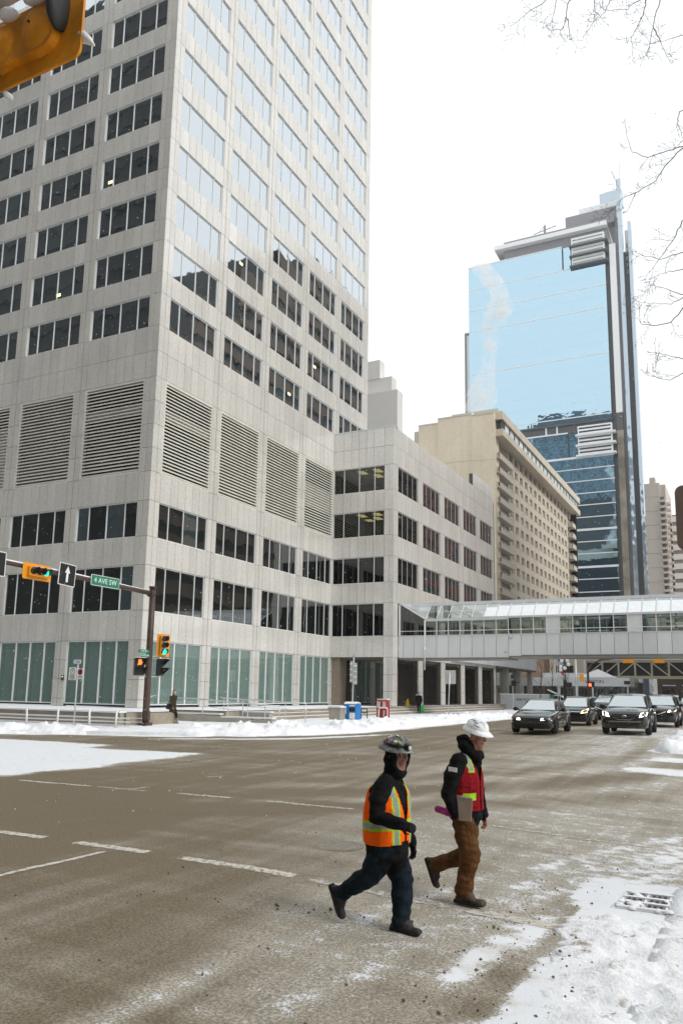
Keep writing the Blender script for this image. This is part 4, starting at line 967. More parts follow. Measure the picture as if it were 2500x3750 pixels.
for k in range(11): piece('floor_band', mat('grey_block_wall', (.22, .21, .20), .8), gb_, -58, 60, -18, -17.7, 3 + k * 3.8, 4.6 + k * 3.8)
db = thing('dark_glass_block', 'dark glass office block behind the camera mirrored in the tower', 'office building', (-110, -30, 0))
MB().box(-190, -62, -62, -22, 0, 132).build('block', mat('black_cladding', (.008, .009, .009), .6, var=.3, vscale=.1), db)
for k in range(33): piece('floor_band', mat('black_band', (.014, .016, .016), .6), db, -190, -62, -22, -21.8, 2 + k * 4, 3 + k * 4)
# ------------------------------------------------------------------ traffic signals and signs
amber = mat('signal_yellow', (.78, .31, .012), .45, var=.08, vscale=5, speck=.05, sscale=40)
amber_d = mat('signal_yellow_dirty', (.66, .25, .010), .5, var=.30, vscale=5, speck=.1, sscale=50)
brown = mat('brown_pole', (.075, .045, .035), .5, var=.2, vscale=4, speck=.1, sscale=40)
blackm = MATS['black_metal']
lens_g = mat('lens_green', (.02, .75, .48), .3, emit=1.3)
lens_off = mat('lens_dark', (.02, .015, .012), .3)
hand_m = mat('lens_hand', (1., .16, .02), .3, emit=2.2)
signw = mat('sign_white', (.78, .79, .77), .5, var=.04, vscale=8)
signg = mat('sign_green', (.015, .20, .115), .45, var=.08, vscale=6)
signk = mat('sign_black', (.012, .012, .012), .5)
signback = mat('sign_back', (.52, .51, .48), .5, metal=.3, var=.1, vscale=4)
def rounded(w_, h_, r_, n=5):
    pts = []
    for cx, cz, a0 in ((w_ / 2 - r_, h_ / 2 - r_, 0), (-w_ / 2 + r_, h_ / 2 - r_, 90), (-w_ / 2 + r_, -h_ / 2 + r_, 180), (w_ / 2 - r_, -h_ / 2 + r_, 270)):
        for k in range(n + 1): a_ = R(a0 + 90 * k / n); pts.append((cx + r_ * math.cos(a_), cz + r_ * math.sin(a_)))
    return pts
def plate(w_, h_, r_, th, y=0, cx=0, cz=0):
    """rounded plate facing -Y in local coordinates"""
    return MB().prism([(cx + x, y, cz + z) for x, z in rounded(w_, h_, r_)], (0, th, 0))
def visor(mb, c, r_, ln, n=12, open_=250, tilt=.12):
    a0 = 90 - open_ / 2; vs = []
    for k in range(n + 1):
        a_ = R(a0 + open_ * k / n); x, z = math.cos(a_), math.sin(a_); l_ = ln * (.45 + .55 * max(0, (z + .6) / 1.6))
        for rr, yy in ((r_, 0), (r_ * 1.02, -l_), (r_ * .96, -l_), (r_ * .94, 0)): vs.append((c[0] + x * rr, c[1] + yy, c[2] + z * rr + yy * -tilt * 0))
    mb.add(vs, [(k * 4 + j, (k + 1) * 4 + j, (k + 1) * 4 + (j + 1) % 4, k * 4 + (j + 1) % 4) for k in range(n) for j in range(4)])
def disc(mb, c, r_, th=.01, n=16):
    mb.prism([(c[0] + r_ * math.cos(2 * math.pi * k / n), c[1], c[2] + r_ * math.sin(2 * math.pi * k / n)) for k in range(n)], (0, th, 0))
def signal_head(parent, loc, rz, vertical, lit_i, s_=1., pos=None, name='signal_head', snow=True):
    """three-lens head on a backplate; local -Y is the face. As a part of a pole (parent) or a thing"""
    o = plate(.68 if vertical else 1.5, 1.16 if vertical else .68, .09, .02, y=.0).build(name, amber, parent)
    o.location = Vector(loc) - (ORG.get(parent.as_pointer(), Vector()) if parent else Vector()); o.rotation_euler = (0, 0, rz); o.scale = (s_, s_, s_)
    ORG.pop(o.as_pointer(), None)
    b = MB(); b.prism([(x, -.16, z) for x, z in rounded(.40 if vertical else 1.08, 1.0 if vertical else .40, .05)], (0, .16, 0)); q = b.build('housing', amber, o); q.location = (0, 0, 0)
    for i in range(3):
        c = (0, -.165, .32 - .32 * i) if vertical else (-.34 + .34 * i, -.165, 0)
        m1 = MB(); disc(m1, (c[0], c[1] - .012, c[2]), .135, .02); m1.build('lens', lens_g if i == lit_i else lens_off, o).location = (0, 0, 0)
        m2 = MB(); visor(m2, (c[0], c[1] - .005, c[2]), .155, .30); m2.build('visor', blackm, o).location = (0, 0, 0)
        if snow: m3 = MB(); m3.sphere((c[0], c[1] - .12, c[2] + .16), (.10, .13, .025), 8, 5); m3.build('snow_cap', snowm, o, smooth=True).location = (0, 0, 0)
    return o
# far-left pole with the mast arm over the avenue
PX, PY = -26.75, 31.38; pz = gz(PX, PY) + .14
sp = thing('traffic_signal_pole', 'brown signal pole with a long mast arm carrying lights and street name', 'traffic light', (PX, PY, pz))
MB().tube([(PX, PY, pz - .1), (PX, PY, pz + .9), (PX, PY, pz + 4), (PX, PY, 7.02)], [.175, .165, .155, .145], 14).build('pole', brown, sp, smooth=True)
MB().tube([(PX, PY, 7.02), (PX, PY, 7.1)], [.2, .2], 14).build('cap', brown, sp); MB().box(PX - .24, PX + .24, PY - .24, PY + .24, pz - .1, pz + .14).build('base_plate', brown, sp); MB().box(PX - .02, PX + .19, PY - .1, PY + .1, pz + .25, pz + .7).build('hand_hole', brown, sp)
arm = [(PX, PY, 6.74), (PX, PY - 2.5, 6.82), (PX, PY - 5.5, 6.92), (PX, PY - 9, 6.98), (PX, PY - 13, 7.0)]
MB().tube(arm, [.12, .115, .105, .10, .09], 12).build('mast_arm', brown, sp, smooth=True)
MB().tube([(p[0], p[1], p[2] + .085) for p in arm], [.05, .06, .06, .055, .05], 8).build('arm_snow', snowm, sp, smooth=True)
MB().tube([(PX, PY - .25, 6.74), (PX, PY + .05, 6.74)], .19, 12).build('arm_flange', brown, sp)
FX = PX + .16
signal_head(sp, (FX + .08, 23.79, 6.76), R(90), False, 2)
def face_plate(name, yc, zc, w_, h_, r_, m_, x=FX, border=None, bm=None, tilt=0.):
    o = MB().prism([(0, a_, b_) for a_, b_ in rounded(w_, h_, r_)], (.02, 0, 0)).build(name, m_, sp); o.location = Vector((x, yc, zc)) - Vector((PX, PY, pz)); o.rotation_euler = (tilt, 0, 0)
    ORG.pop(o.as_pointer(), None)
    if border:
        q = MB().prism([(.021, a_, b_) for a_, b_ in rounded(w_ - border, h_ - border, r_ * .6)], (.004, 0, 0)).build('sign_field', bm, o); q.location = (0, 0, 0)
    return o
s1 = face_plate('one_way_sign', 25.5, 6.89, .96, .98, .05, signw, border=.07, bm=signk, tilt=R(-3))
arw = MB(); arw.prism([(.026, y_, z_) for y_, z_ in ((-.06, -.33), (.06, -.33), (.06, .08), (.15, .08), (0, .38), (-.15, .08), (-.06, .08))], (.004, 0, 0)); arw.build('arrow', signw, s1).location = (0, 0, 0)
s2 = face_plate('street_name_sign', 27.85, 6.88, 1.82, .50, .05, signw, border=.05, bm=signg)
q = link('lettering', text_mesh('4 AVE SW', .34, signw, .003, sx=1.0), s2); q.location = (.028, 0, 0); q.rotation_euler = (R(90), 0, R(90))
s3 = face_plate('one_way_sign', 21.75, 6.85, .96, 1.0, .05, signw, border=.07, bm=signk)
# side-mounted vertical head, two walk signals, two small name blades
signal_head(sp, (PX + .25, PY + .72, 4.18), R(62), True, 2)
for z in (3.62, 4.75): MB().tube([(PX, PY, z), (PX + .1, PY + .6, z)], .025, 6).build('bracket', steel, sp)
def walk_head(yc, zc, rz, lit_):
    o = MB().box(-.24, .24, 0, .22, -.42, .42).build('walk_signal', blackm, sp); o.location = Vector((PX + .15, yc, zc)) - Vector((PX, PY, pz)); o.rotation_euler = (0, 0, rz); ORG.pop(o.as_pointer(), None)
    for zz in (.02, -.42):
        m = MB(); x1 = .24
        m.add([(-x1, 0, zz + .40), (x1, 0, zz + .40), (x1 + .06, -.34, zz + .40), (-x1 - .06, -.34, zz + .40), (-x1, 0, zz + .02), (x1, 0, zz + .02)], [(0, 1, 2, 3), (1, 5, 2), (0, 3, 4), (3, 2, 1, 0), (2, 5, 1), (4, 3, 0)])
        m.build('hood', blackm, o).location = (0, 0, 0)
    MB().box(-.26, .26, -.32, 0, .425, .45).build('snow_cap', snowm, o).location = (0, 0, 0)
    if lit_:
        m = MB(); m.prism([(x_, -.012, z_ + .04) for x_, z_ in ((-.10, .06), (-.07, .03), (-.06, .15), (-.08, .29), (-.035, .30), (-.02, .22), (-.015, .33), (.03, .33), (.03, .22), (.05, .31), (.09, .30), (.075, .18), (.12, .22), (.13, .18), (.07, .06))], (0, .008, 0)); m.build('hand', hand_m, o).location = (0, 0, 0)
    return o
walk_head(30.55, 3.07, R(55), True); walk_head(32.2, 3.09, R(115), False)
for z in (2.62, 3.5): MB().tube([(PX + .1, 30.6, z), (PX, PY, z), (PX + .1, 32.2, z)], .022, 6).build('bracket', steel, sp)
for yc, zc, txt_, w_ in ((30.85, 3.83, '4 ST SW', .78), (30.95, 3.63, '4 AVE SW', .6)):
    o = face_plate('name_blade', yc, zc, w_, .17, .01, signg, x=PX + .1); q = link('lettering', text_mesh(txt_, .135, signw, .002, sx=.95), o); q.location = (.024, 0, 0); q.rotation_euler = (R(90), 0, R(90))
# back of the overhead signal close above the camera
nx0, nx1, ny, nz0, nz1 = -5.62, -4.125, 3.7, 6.60, 7.23
ns = thing('overhead_signal', 'orange signal head seen from behind and below with snow in its seams', 'traffic light', ((nx0 + nx1) / 2, ny, nz0))
ns_c = ((nx0 + nx1) / 2, ny, (nz0 + nz1) / 2)
mb = MB().prism([(ns_c[0] + x, ny, ns_c[2] + z) for x, z in rounded(nx1 - nx0, nz1 - nz0, .07)], (0, .02, 0)); mb.build('backplate', amber_d, ns)
mb = MB()
for i in range(3):
    cx = ns_c[0] - .47 + i * .41
    rings = []
    for k in range(7):
        t_ = k / 6; rr = .195 * math.cos(t_ * math.pi / 2 * .92); yy = ny - .005 - .115 * math.sin(t_ * math.pi / 2)
        rings.append([(cx + rr * math.cos(2 * math.pi * j / 20), yy, ns_c[2] + .02 + rr * 1.12 * math.sin(2 * math.pi * j / 20)) for j in range(20)])
    mb.loft(rings[::-1])
mb.build('housing_bulge', amber_d, ns, smooth=60)
MB().prism([(ns_c[0] - .08 + x, ny - .07, ns_c[2] + .02 + z) for x, z in rounded(1.22, .40, .12)], (0, .07, 0)).build('housing', amber_d, ns)
mb = MB(); mb.sphere((ns_c[0] + .56, ny - .06, ns_c[2] + .13), (.06, .12, .21), 16, 10); mb.build('dark_oval', blackm, ns, smooth=True)  # black ellipsoid added to stand for a shaded hole in the housing
mb = MB(); mb.tube([(nx0 - 1, ny - .14, nz1 - .02), (ns_c[0] - .22, ny - .14, nz1 - .02)], .06, 10); mb.build('arm_sleeve', blackm, ns, smooth=True)
mb = MB(); mb.tube([(ns_c[0] - .22, ny - .14, nz1 - .02), (ns_c[0] + .45, ny - .14, nz1 + .02), (nx1 + 3, ny - .14, nz1 + .06), (3.2, ny - .14, nz1 + .02)], .045, 10); mb.build('mast_arm', steel, ns, smooth=True)
mb = MB(); mb.tube([(3.2, ny - .14, .0), (3.2, ny - .14, nz1 + .1)], .14, 12); mb.build('pole', brown, ns, smooth=True)
for (x, z, a_, b_) in ((-.30, .155, .10, .035), (.08, .20, .09, .03), (.36, .24, .12, .035)): mb = MB(); mb.sphere((ns_c[0] + x, ny - .11, ns_c[2] + z), (a_, .07, b_), 10, 6); mb.build('snow_cap', snowm, ns, smooth=True)
for x in (-.52, -.10): mb = MB(); mb.sphere((ns_c[0] + x + .05, ny + .05, nz0 - .015), (.028, .05, .022), 8, 6); mb.build('snow_lump', snowm, ns, smooth=True)
mb = MB(); mb.tube([(nx1 - .03, ny + .04, ns_c[2] - .12), (nx1 + .03, ny + .04, ns_c[2] - .17), (nx1 + .10, ny + .04, ns_c[2] - .245)], [.046, .032, .007], 10); mb.build('icicle', mat('hard_snow', (.85, .83, .80), .4), ns, smooth=True)
mb = MB()
for x, z in ((-.28, .10), (-.28, .07), (.33, .03), (-.12, -.21), (-.17, -.23), (-.08, -.19)): mb.tube([(ns_c[0] + x, ny - .12 if z > 0 else ny - .01, ns_c[2] + z), (ns_c[0] + x, ny - .135 if z > 0 else ny - .015, ns_c[2] + z)], .009, 8)
mb.build('screw', blackm, ns)
# parking sign post
KX, KY = -29.48, 29.42; kz = gz(KX, KY) + .14
pk_ = thing('parking_sign_post', 'slim post with parking and no stopping signs in front of the drapes', 'sign', (KX, KY, kz))
MB().tube([(KX, KY, kz - .1), (KX, KY, 3.2)], .035, 8).build('post', steel, pk_, smooth=True)
plate(.50, .20, .08, .012, KY - .05, KX - .02, 3.27).build('zone_plate', signw, pk_); link('zone_number', text_mesh('1358', .17, mat('sign_blue', (.02, .10, .35), .5), .002), pk_, loc=(KX - .02, KY - .056, 3.25), rot=(R(90), 0, 0))
o1 = plate(.48, .62, .04, .012, KY - .05, KX - .28, 2.69).build('parking_plate', signw, pk_); o2 = plate(.45, .52, .04, .012, KY - .05, KX + .22, 2.69).build('no_stopping_plate', signw, pk_)
def ring(mb, cx, y, cz, r0, r1, n=20):
    mb.add([(cx + rr * math.cos(2 * math.pi * k / n), y, cz + rr * math.sin(2 * math.pi * k / n)) for k in range(n) for rr in (r0, r1)], [(2 * k, 2 * k + 1, (2 * k + 3) % (2 * n), (2 * k + 2) % (2 * n)) for k in range(n)])
mb = MB(); ring(mb, KX - .28, KY - .053, 2.80, .13, .165); mb.build('green_ring', signg, pk_); link('letter', text_mesh('P', .24, signk, .001), pk_, loc=(KX - .28, KY - .054, 2.80), rot=(R(90), 0, 0))
mb = MB(); ring(mb, KX + .22, KY - .053, 2.78, .10, .16); mb.build('red_ring', mat('sign_red', (.55, .03, .03), .5), pk_); mb = MB(); disc(mb, (KX + .22, KY - .053, 2.78), .10, .001); mb.build('black_disc', signk, pk_)
mb = MB()
for k in range(4): mb.box(KX - .46, KX - .12, KY - .054, KY - .052, 2.60 - k * .06, 2.625 - k * .06)
for k in range(2): mb.box(KX + .08, KX + .38, KY - .054, KY - .052, 2.56 - k * .06, 2.585 - k * .06)
mb.build('fine_print', signk, pk_)
# bus stop post
bxp, byp = -24.2, 49.2
bs = thing('bus_stop_post', 'bus stop post with two tall grey plates and snow on their ledges', 'sign', (bxp, byp, .4))
MB().tube([(bxp - .07, byp, .3), (bxp + .02, byp, 4.35)], .045, 8).build('post', steel, bs, smooth=True)
for k, (x0, x1, z0, z1) in enumerate(((-.24, -.05, 2.65, 4.1), (.04, .29, 2.52, 3.97))):
    q = MB().box(bxp + x0, bxp + x1, byp - .04, byp - .02, z0, z1).build('plate', signback, bs)
    for j in range(4): MB().box(bxp + x0 + .02, bxp + x1 - .05, byp - .12, byp - .04, z1 - .25 - j * .37, z1 - .16 - j * .37).build('ledge', signw if j % 2 else snowm, q)
mb = MB(); disc(mb, (bxp + .03, byp - .03, 4.46), .13, .02); mb.build('roundel', signw, bs); mb = MB(); ring(mb, bxp + .03, byp - .035, 4.46, .06, .1); mb.build('roundel_mark', MATS['sign_blue'], bs)
# back of a big square sign
qx, qy = -22.2, 63.0
qs = thing('square_sign_post', 'blank back of a large square road sign on a post before the entrance', 'sign', (qx, qy, .4)); qs_z = 3.3
MB().tube([(qx - .15, qy, .3), (qx, qy, 3.75)], .045, 8).build('post', steel, qs, smooth=True); plate(.95, 1.12, .06, .02, qy + .05, qx + .02, 3.34).build('plate', signback, qs)
# stone litter bin, blue box, red news boxes, racks
gx0 = gz(-22.5, 44) + .14
bn = thing('stone_bin', 'square grey stone litter bin with snow on its lid', 'bin', (-23.0, 44.6, gx0))
mb = MB(); mb.loft([[(-23.0 + sx * w_, 44.6 + sy * w_, z) for sx, sy in ((-1, -1), (1, -1), (1, 1), (-1, 1))] for w_, z in ((.36, gx0 - .1), (.40, gx0 + .62))]); mb.build('body', conc, bn); MB().box(-23.44, -22.56, 44.16, 45.04, gx0 + .62, gx0 + .72).build('lid', stone, bn); MB().box(-23.42, -22.58, 44.18, 45.02, gx0 + .72, gx0 + .80).build('snow_cap', snowm, bn)
blu = mat('box_blue', (.01, .17, .46), .4, var=.05)
bl = thing('mail_box', 'bright blue street collection box with a curved snowy top', 'mail box', (-22.3, 45.2, gx0))
prof = [(.38, 0), (.38, .85), (.30, 1.0), (.1, 1.08), (-.1, 1.08), (-.34, 1.02), (-.38, .95), (-.38, 0)]
MB().prism([(-22.75, 45.3 + a_ * 1., gx0 - .1 + b_) for a_, b_ in prof], (.85, 0, 0)).build('body', blu, bl)
MB().prism([(-22.74, 45.3 + a_, gx0 - .08 + b_) for a_, b_ in ((.36, .9), (.30, 1.0), (.1, 1.08), (-.1, 1.08), (-.34, 1.02), (-.3, 1.1), (0, 1.16), (.3, 1.08))], (.83, 0, 0)).build('snow_cap', snowm, bl)
MB().box(-22.35, -21.98, 44.90, 44.915, gx0 + .5, gx0 + .72).build('slot', signk, bl); MB().box(-22.33, -21.95, 44.90, 44.915, gx0 + .05, gx0 + .42).build('notice', signw, bl); MB().box(-22.35, -21.96, 44.895, 44.915, gx0 + .80, gx0 + .88).build('plate', signw, bl); MB().box(-22.62, -22.55, 44.9, 44.914, gx0 + .35, gx0 + .8).build('side_mark', signw, bl)
redm = mat('news_red', (.34, .018, .025), .45, var=.1)
for k, (x, lab) in enumerate(((-22.55, 'dark red free newspaper box, left of the pair'), (-22.15, 'dark red free newspaper box, right of the pair'))):
    z0 = gz(-22, 50) + .1; nb_ = thing('newspaper_box', lab, 'newspaper box', (x, 50, z0), group='red newspaper boxes')
    MB().prism([(x - .18, 50 + a_, z0 + b_) for a_, b_ in ((-.22, 0), (-.25, 1.15), (-.1, 1.22), (.25, 1.22), (.25, 0))], (.36, 0, 0)).build('body', redm, nb_); MB().box(x - .18, x + .18, 49.85, 50.26, z0 + 1.22, z0 + 1.28).build('snow_cap', snowm, nb_)
    for j in range(7): MB().box(x - .14 + .01 * (j % 3), x + .12 - .02 * (j % 2), 49.735, 49.75, z0 + .70 + j * .06, z0 + .735 + j * .06).build('headline', signw, nb_)
    q = link('lettering', text_mesh('FREE', .22, signw, .003), nb_, loc=(x, 49.74, z0 + .32), rot=(R(90), R(-90), 0))
for lab, x, y, w_, m_ in (('black hooped bike rack between the blue box and the news boxes', -22.6, 47.6, .42, blackm), ('white hooped bike rack in front of the red news boxes', -21.85, 48.9, .62, whitemetal)):
    z0 = gz(x, y) + .1; t = thing('bike_rack', lab, 'bike rack', (x, y, z0)); h2 = .72
    pts = [(x - w_ / 2, y, z0), (x - w_ / 2, y, z0 + h2 - .12)] + [(x - w_ / 2 + .1 - .1 * math.cos(R(a_)), y, z0 + h2 - .12 + .1 * math.sin(R(a_))) for a_ in (30, 60, 90)] + [(x + w_ / 2 - .1 + .1 * math.sin(R(a_)), y, z0 + h2 - .12 + .1 * math.cos(R(a_))) for a_ in (0, 30, 60)] + [(x + w_ / 2, y, z0 + h2 - .12), (x + w_ / 2, y, z0)]
    MB().tube(pts, .035, 8).build('hoop', m_, t, smooth=True)
    if m_ is blackm: MB().tube([(x - w_ / 2, y, z0 + .45), (x, y, z0 + .38), (x + w_ / 2, y, z0 + .45)], .04, 6).build('lock', m_, t)
    else: MB().tube([(p[0], p[1], p[2] + .035) for p in pts[2:-2]], .03, 6).build('snow_cap', snowm, t, smooth=True)
yw = thing('wet_floor_sign', 'yellow folding caution sign behind the man with the green bag', 'sign', (-26.8, 65.2, .9)); ym = mat('caution_yellow', (.75, .50, .02), .5)
MB().prism([(-26.98, 65.0, .9), (-26.68, 65.0, .9), (-26.75, 65.2, 1.5), (-26.9, 65.2, 1.5)], (0, .02, 0)).build('front', ym, yw); MB().prism([(-26.98, 65.4, .9), (-26.68, 65.4, .9), (-26.75, 65.22, 1.5), (-26.9, 65.22, 1.5)], (0, .02, 0)).build('back', ym, yw)
# far junction
far_z = .4
fs = thing('far_mast_signal', 'brown curved mast arm with two orange signal heads beyond the footbridge', 'traffic light', (-16, 90, far_z))
MB().tube([(-16, 90, far_z), (-16, 90, 4.6), (-15.6, 90, 5.35), (-14.6, 90, 5.85), (-12, 90, 6.05), (-4, 90, 6.15), (-1, 90, 6.15)], [.13, .12, .1, .09, .08, .07, .06], 10).build('mast', brown, fs, smooth=True)
for x in (-11.75, -8.7): signal_head(fs, (x, 89.8, 5.72), math.pi, False, 9, .75, snow=False)
for x in (-11.75, -8.7): plate(1.12, .45, .05, .02, 89.66, x, 5.72).build('backplate', amber, fs)
plate(.42, .8, .05, .03, 89.6, -16.6, 3.9).build('side_backplate', amber, fs); piece('red_light', mat('lens_red', (1., .07, .03), emit=5), fs, -15.85, -15.6, 89.5, 89.55, 3.0, 3.3); piece('walk_box', signk, fs, -15.9, -15.3, 89.56, 89.8, 2.9, 3.5)
fp = thing('grey_camera_pole', 'plain grey steel pole under the far side of the footbridge', 'pole', (-17.25, 90, far_z)); MB().tube([(-17.2, 90, far_z), (-17.25, 90, 6.2)], [.16, .12], 10).build('shaft', steel, fp, smooth=True); MB().tube([(-17.25, 90, 6.1), (-16.6, 90, 6.2)], .04, 6).build('arm', steel, fp)
lp = thing('globe_lamp', 'black lamp post with a cluster of white globes', 'street lamp', (-18.5, 90, far_z))
MB().tube([(-18.45, 90, far_z), (-18.45, 90, 6)], .07, 8).build('post', blackm, lp, smooth=True)
for x, z in ((-18.75, 5.75), (-18.15, 5.75), (-18.9, 5.1), (-18.05, 5.35), (-18.45, 4.95), (-18.9, 4.75)): mb = MB(); mb.sphere((x, 90, z), .21, 12, 8); mb.build('globe', mat('globe_white', (.80, .80, .77), .4), lp, smooth=True); MB().tube([(x, 90, z), (-18.45, 90, z - .25)], .025, 5).build('arm', blackm, lp)
piece('walk_box', signk, lp, -18.3, -17.7, 89.7, 89.9, 2.9, 3.4); piece('cabinet', signk, lp, -18.62, -18.3, 89.8, 90.1, .4, 3.6)
for k, (x, c_, lab) in enumerate(((-19.7, (.03, .17, .45), 'blue flag drooping from a pole beyond the footbridge'), (-19.45, (.42, .035, .06), 'red and white flag on a pole beyond the footbridge'))):
    t = thing('flag', lab, 'flag', (x, 92, .4)); MB().tube([(x, 92, .4), (x, 92, 6.4 if k == 0 else 5.6)], .04, 6).build('pole', steel, t)
    mb = MB(); n = 10; z1 = 6.3 if k == 0 else 5.5
    wv = [(x + .12 * i if k == 0 else x + .05 * i, 92 + .1 * math.sin(i), z1 - (.06 * i if k == 0 else .1 * i)) for i in range(n)]
    mb.add([p for p in wv] + [(p[0], p[1], p[2] - (.45 if k == 0 else .6)) for p in wv], [(i, i + 1, n + i + 1, n + i) for i in range(n - 1)]); mb.build('cloth', mat('flag_%d' % k, c_, .8, var=.3, vscale=5), t)
gp = thing('green_info_panel', 'small green panel with a snowy sloped top by the far trees', 'sign', (-20.2, 91, .4)); MB().box(-20.4, -19.9, 91, 91.1, .4, 2.0).build('panel', signg, gp); MB().prism([(-20.6, 90.8, 2.55), (-19.6, 90.8, 2.1), (-19.6, 90.8, 2.2), (-20.6, 90.8, 2.65)], (0, .5, 0)).build('snow_cap', snowm, gp)
mb = MB(); ring(mb, -20.15, 90.98, 1.5, .1, .16); mb.build('mark', signw, gp)
sl = thing('side_walk_signal', 'slim pole with a black walk signal in front of the address wall', 'traffic light', (-23.2, 86, .4)); MB().tube([(-23.2, 86, .3), (-23.2, 86, 4.1)], .05, 8).build('post', steel, sl); piece('walk_box', signk, sl, -23.3, -22.8, 85.8, 86, 2.9, 3.5); piece('walk_hood', signk, sl, -22.9, -22.4, 85.7, 85.9, 3.25, 3.35); piece('top_box', signk, sl, -23.35, -23.1, 85.85, 86.1, 3.7, 4.1)
# brown board at the right edge of the view
wd = thing('brown_hanging_sign', 'rounded brown sign back hanging at the right edge of the view', 'sign', (-.35, 9, 3.5))
MB().prism([(-.33 + x, 9 + .1 * x, 3.902 + z) for x, z in rounded(.60, .70, .08)], (0, .04, 0)).build('board', mat('sign_brown', (.145, .098, .078), .6, var=.08, vscale=6), wd)
MB().tube([(-.08, 9.1, -.1), (-.08, 9.1, 4.4)], .04, 8).build('post', brown, wd, smooth=True)
# ------------------------------------------------------------------ vehicles (local frame: front towards -Y)
tyre_m = mat('tyre', (.018, .018, .018), .85, var=.2, vscale=8); rim_m = mat('rim', (.30, .30, .30), .35, metal=.8); rim_d = mat('rim_dark', (.05, .05, .05), .4, metal=.5)
chrome = mat('chrome', (.75, .75, .75), .15, metal=1.); carblack = mat('car_black_trim', (.015, .015, .015), .5)
wsglass = mirror_glass('windscreen', (.20, .23, .235), (.88, .94, .96), .38, .3, wav=.01, wscale=3)
sglass = mirror_glass('side_window', (.012, .014, .014), (.85, .9, .92), .18, .5, wav=.01, wscale=3)
lamp_on = mat('headlamp_lit', (1., .93, .78), .2, emit=3.2); lamp_w = mat('headlamp_warm', (1., .66, .36), .2, emit=3.5); lamp_off = mat('headlamp_glass', (.55, .56, .56), .15)
indic = mat('indicator', (.8, .25, .03), .3)
def paint(name, c, metal=.4):
    return mat(name, c, .22, metal=metal, var=.3, vscale=2.5, coat=1., spec=.5)
def wheel(parent, x, y, r_, w_, rim):
    o = MB(); prof = [(r_ * .66, -w_ / 2), (r_ * .93, -w_ / 2), (r_, -w_ / 2 + .035), (r_, w_ / 2 - .035), (r_ * .93, w_ / 2), (r_ * .66, w_ / 2), (r_ * .6, 0)]
    n = 24; rings = [[(x + b_, y + a_ * math.cos(2 * math.pi * k / n), r_ + a_ * math.sin(2 * math.pi * k / n)) for a_, b_ in prof] for k in range(n)]
    K = len(prof); o.add([p for q in rings for p in q], [(i * K + j, ((i + 1) % n) * K + j, ((i + 1) % n) * K + (j + 1) % K, i * K + (j + 1) % K) for i in range(n) for j in range(K)])
    t = o.build('tyre', tyre_m, parent, smooth=40)
    m = MB(); s_ = 1 if x > 0 else -1; xo = x + s_ * (w_ / 2 - .05)
    for k in range(5):
        a_ = 2 * math.pi * k / 5 + .3; c, q = math.cos(a_), math.sin(a_); c2, q2 = -q, c
        m.prism([(xo, y + c * u + c2 * v_, r_ + q * u + q2 * v_) for u, v_ in ((.04, -.045), (r_ * .66, -.03), (r_ * .66, .03), (.04, .045))], (s_ * .03, 0, 0))
    ringp = [(math.cos(2 * math.pi * k / 20), math.sin(2 * math.pi * k / 20)) for k in range(20)]
    m.add([(xo + d, y + a_ * rr, r_ + b_ * rr) for a_, b_ in ringp for rr, d in ((r_ * .6, 0), (r_ * .68, s_ * .035))], [(2 * k, 2 * k + 1, (2 * k + 3) % 40, (2 * k + 2) % 40) for k in range(20)])
    m.build('rim', rim, t); MB().prism([(xo - s_ * .03, y + a_ * r_ * .62, r_ + b_ * r_ * .62) for a_, b_ in ringp], (s_ * .01, 0, 0)).build('hub', carblack, t)
    return t
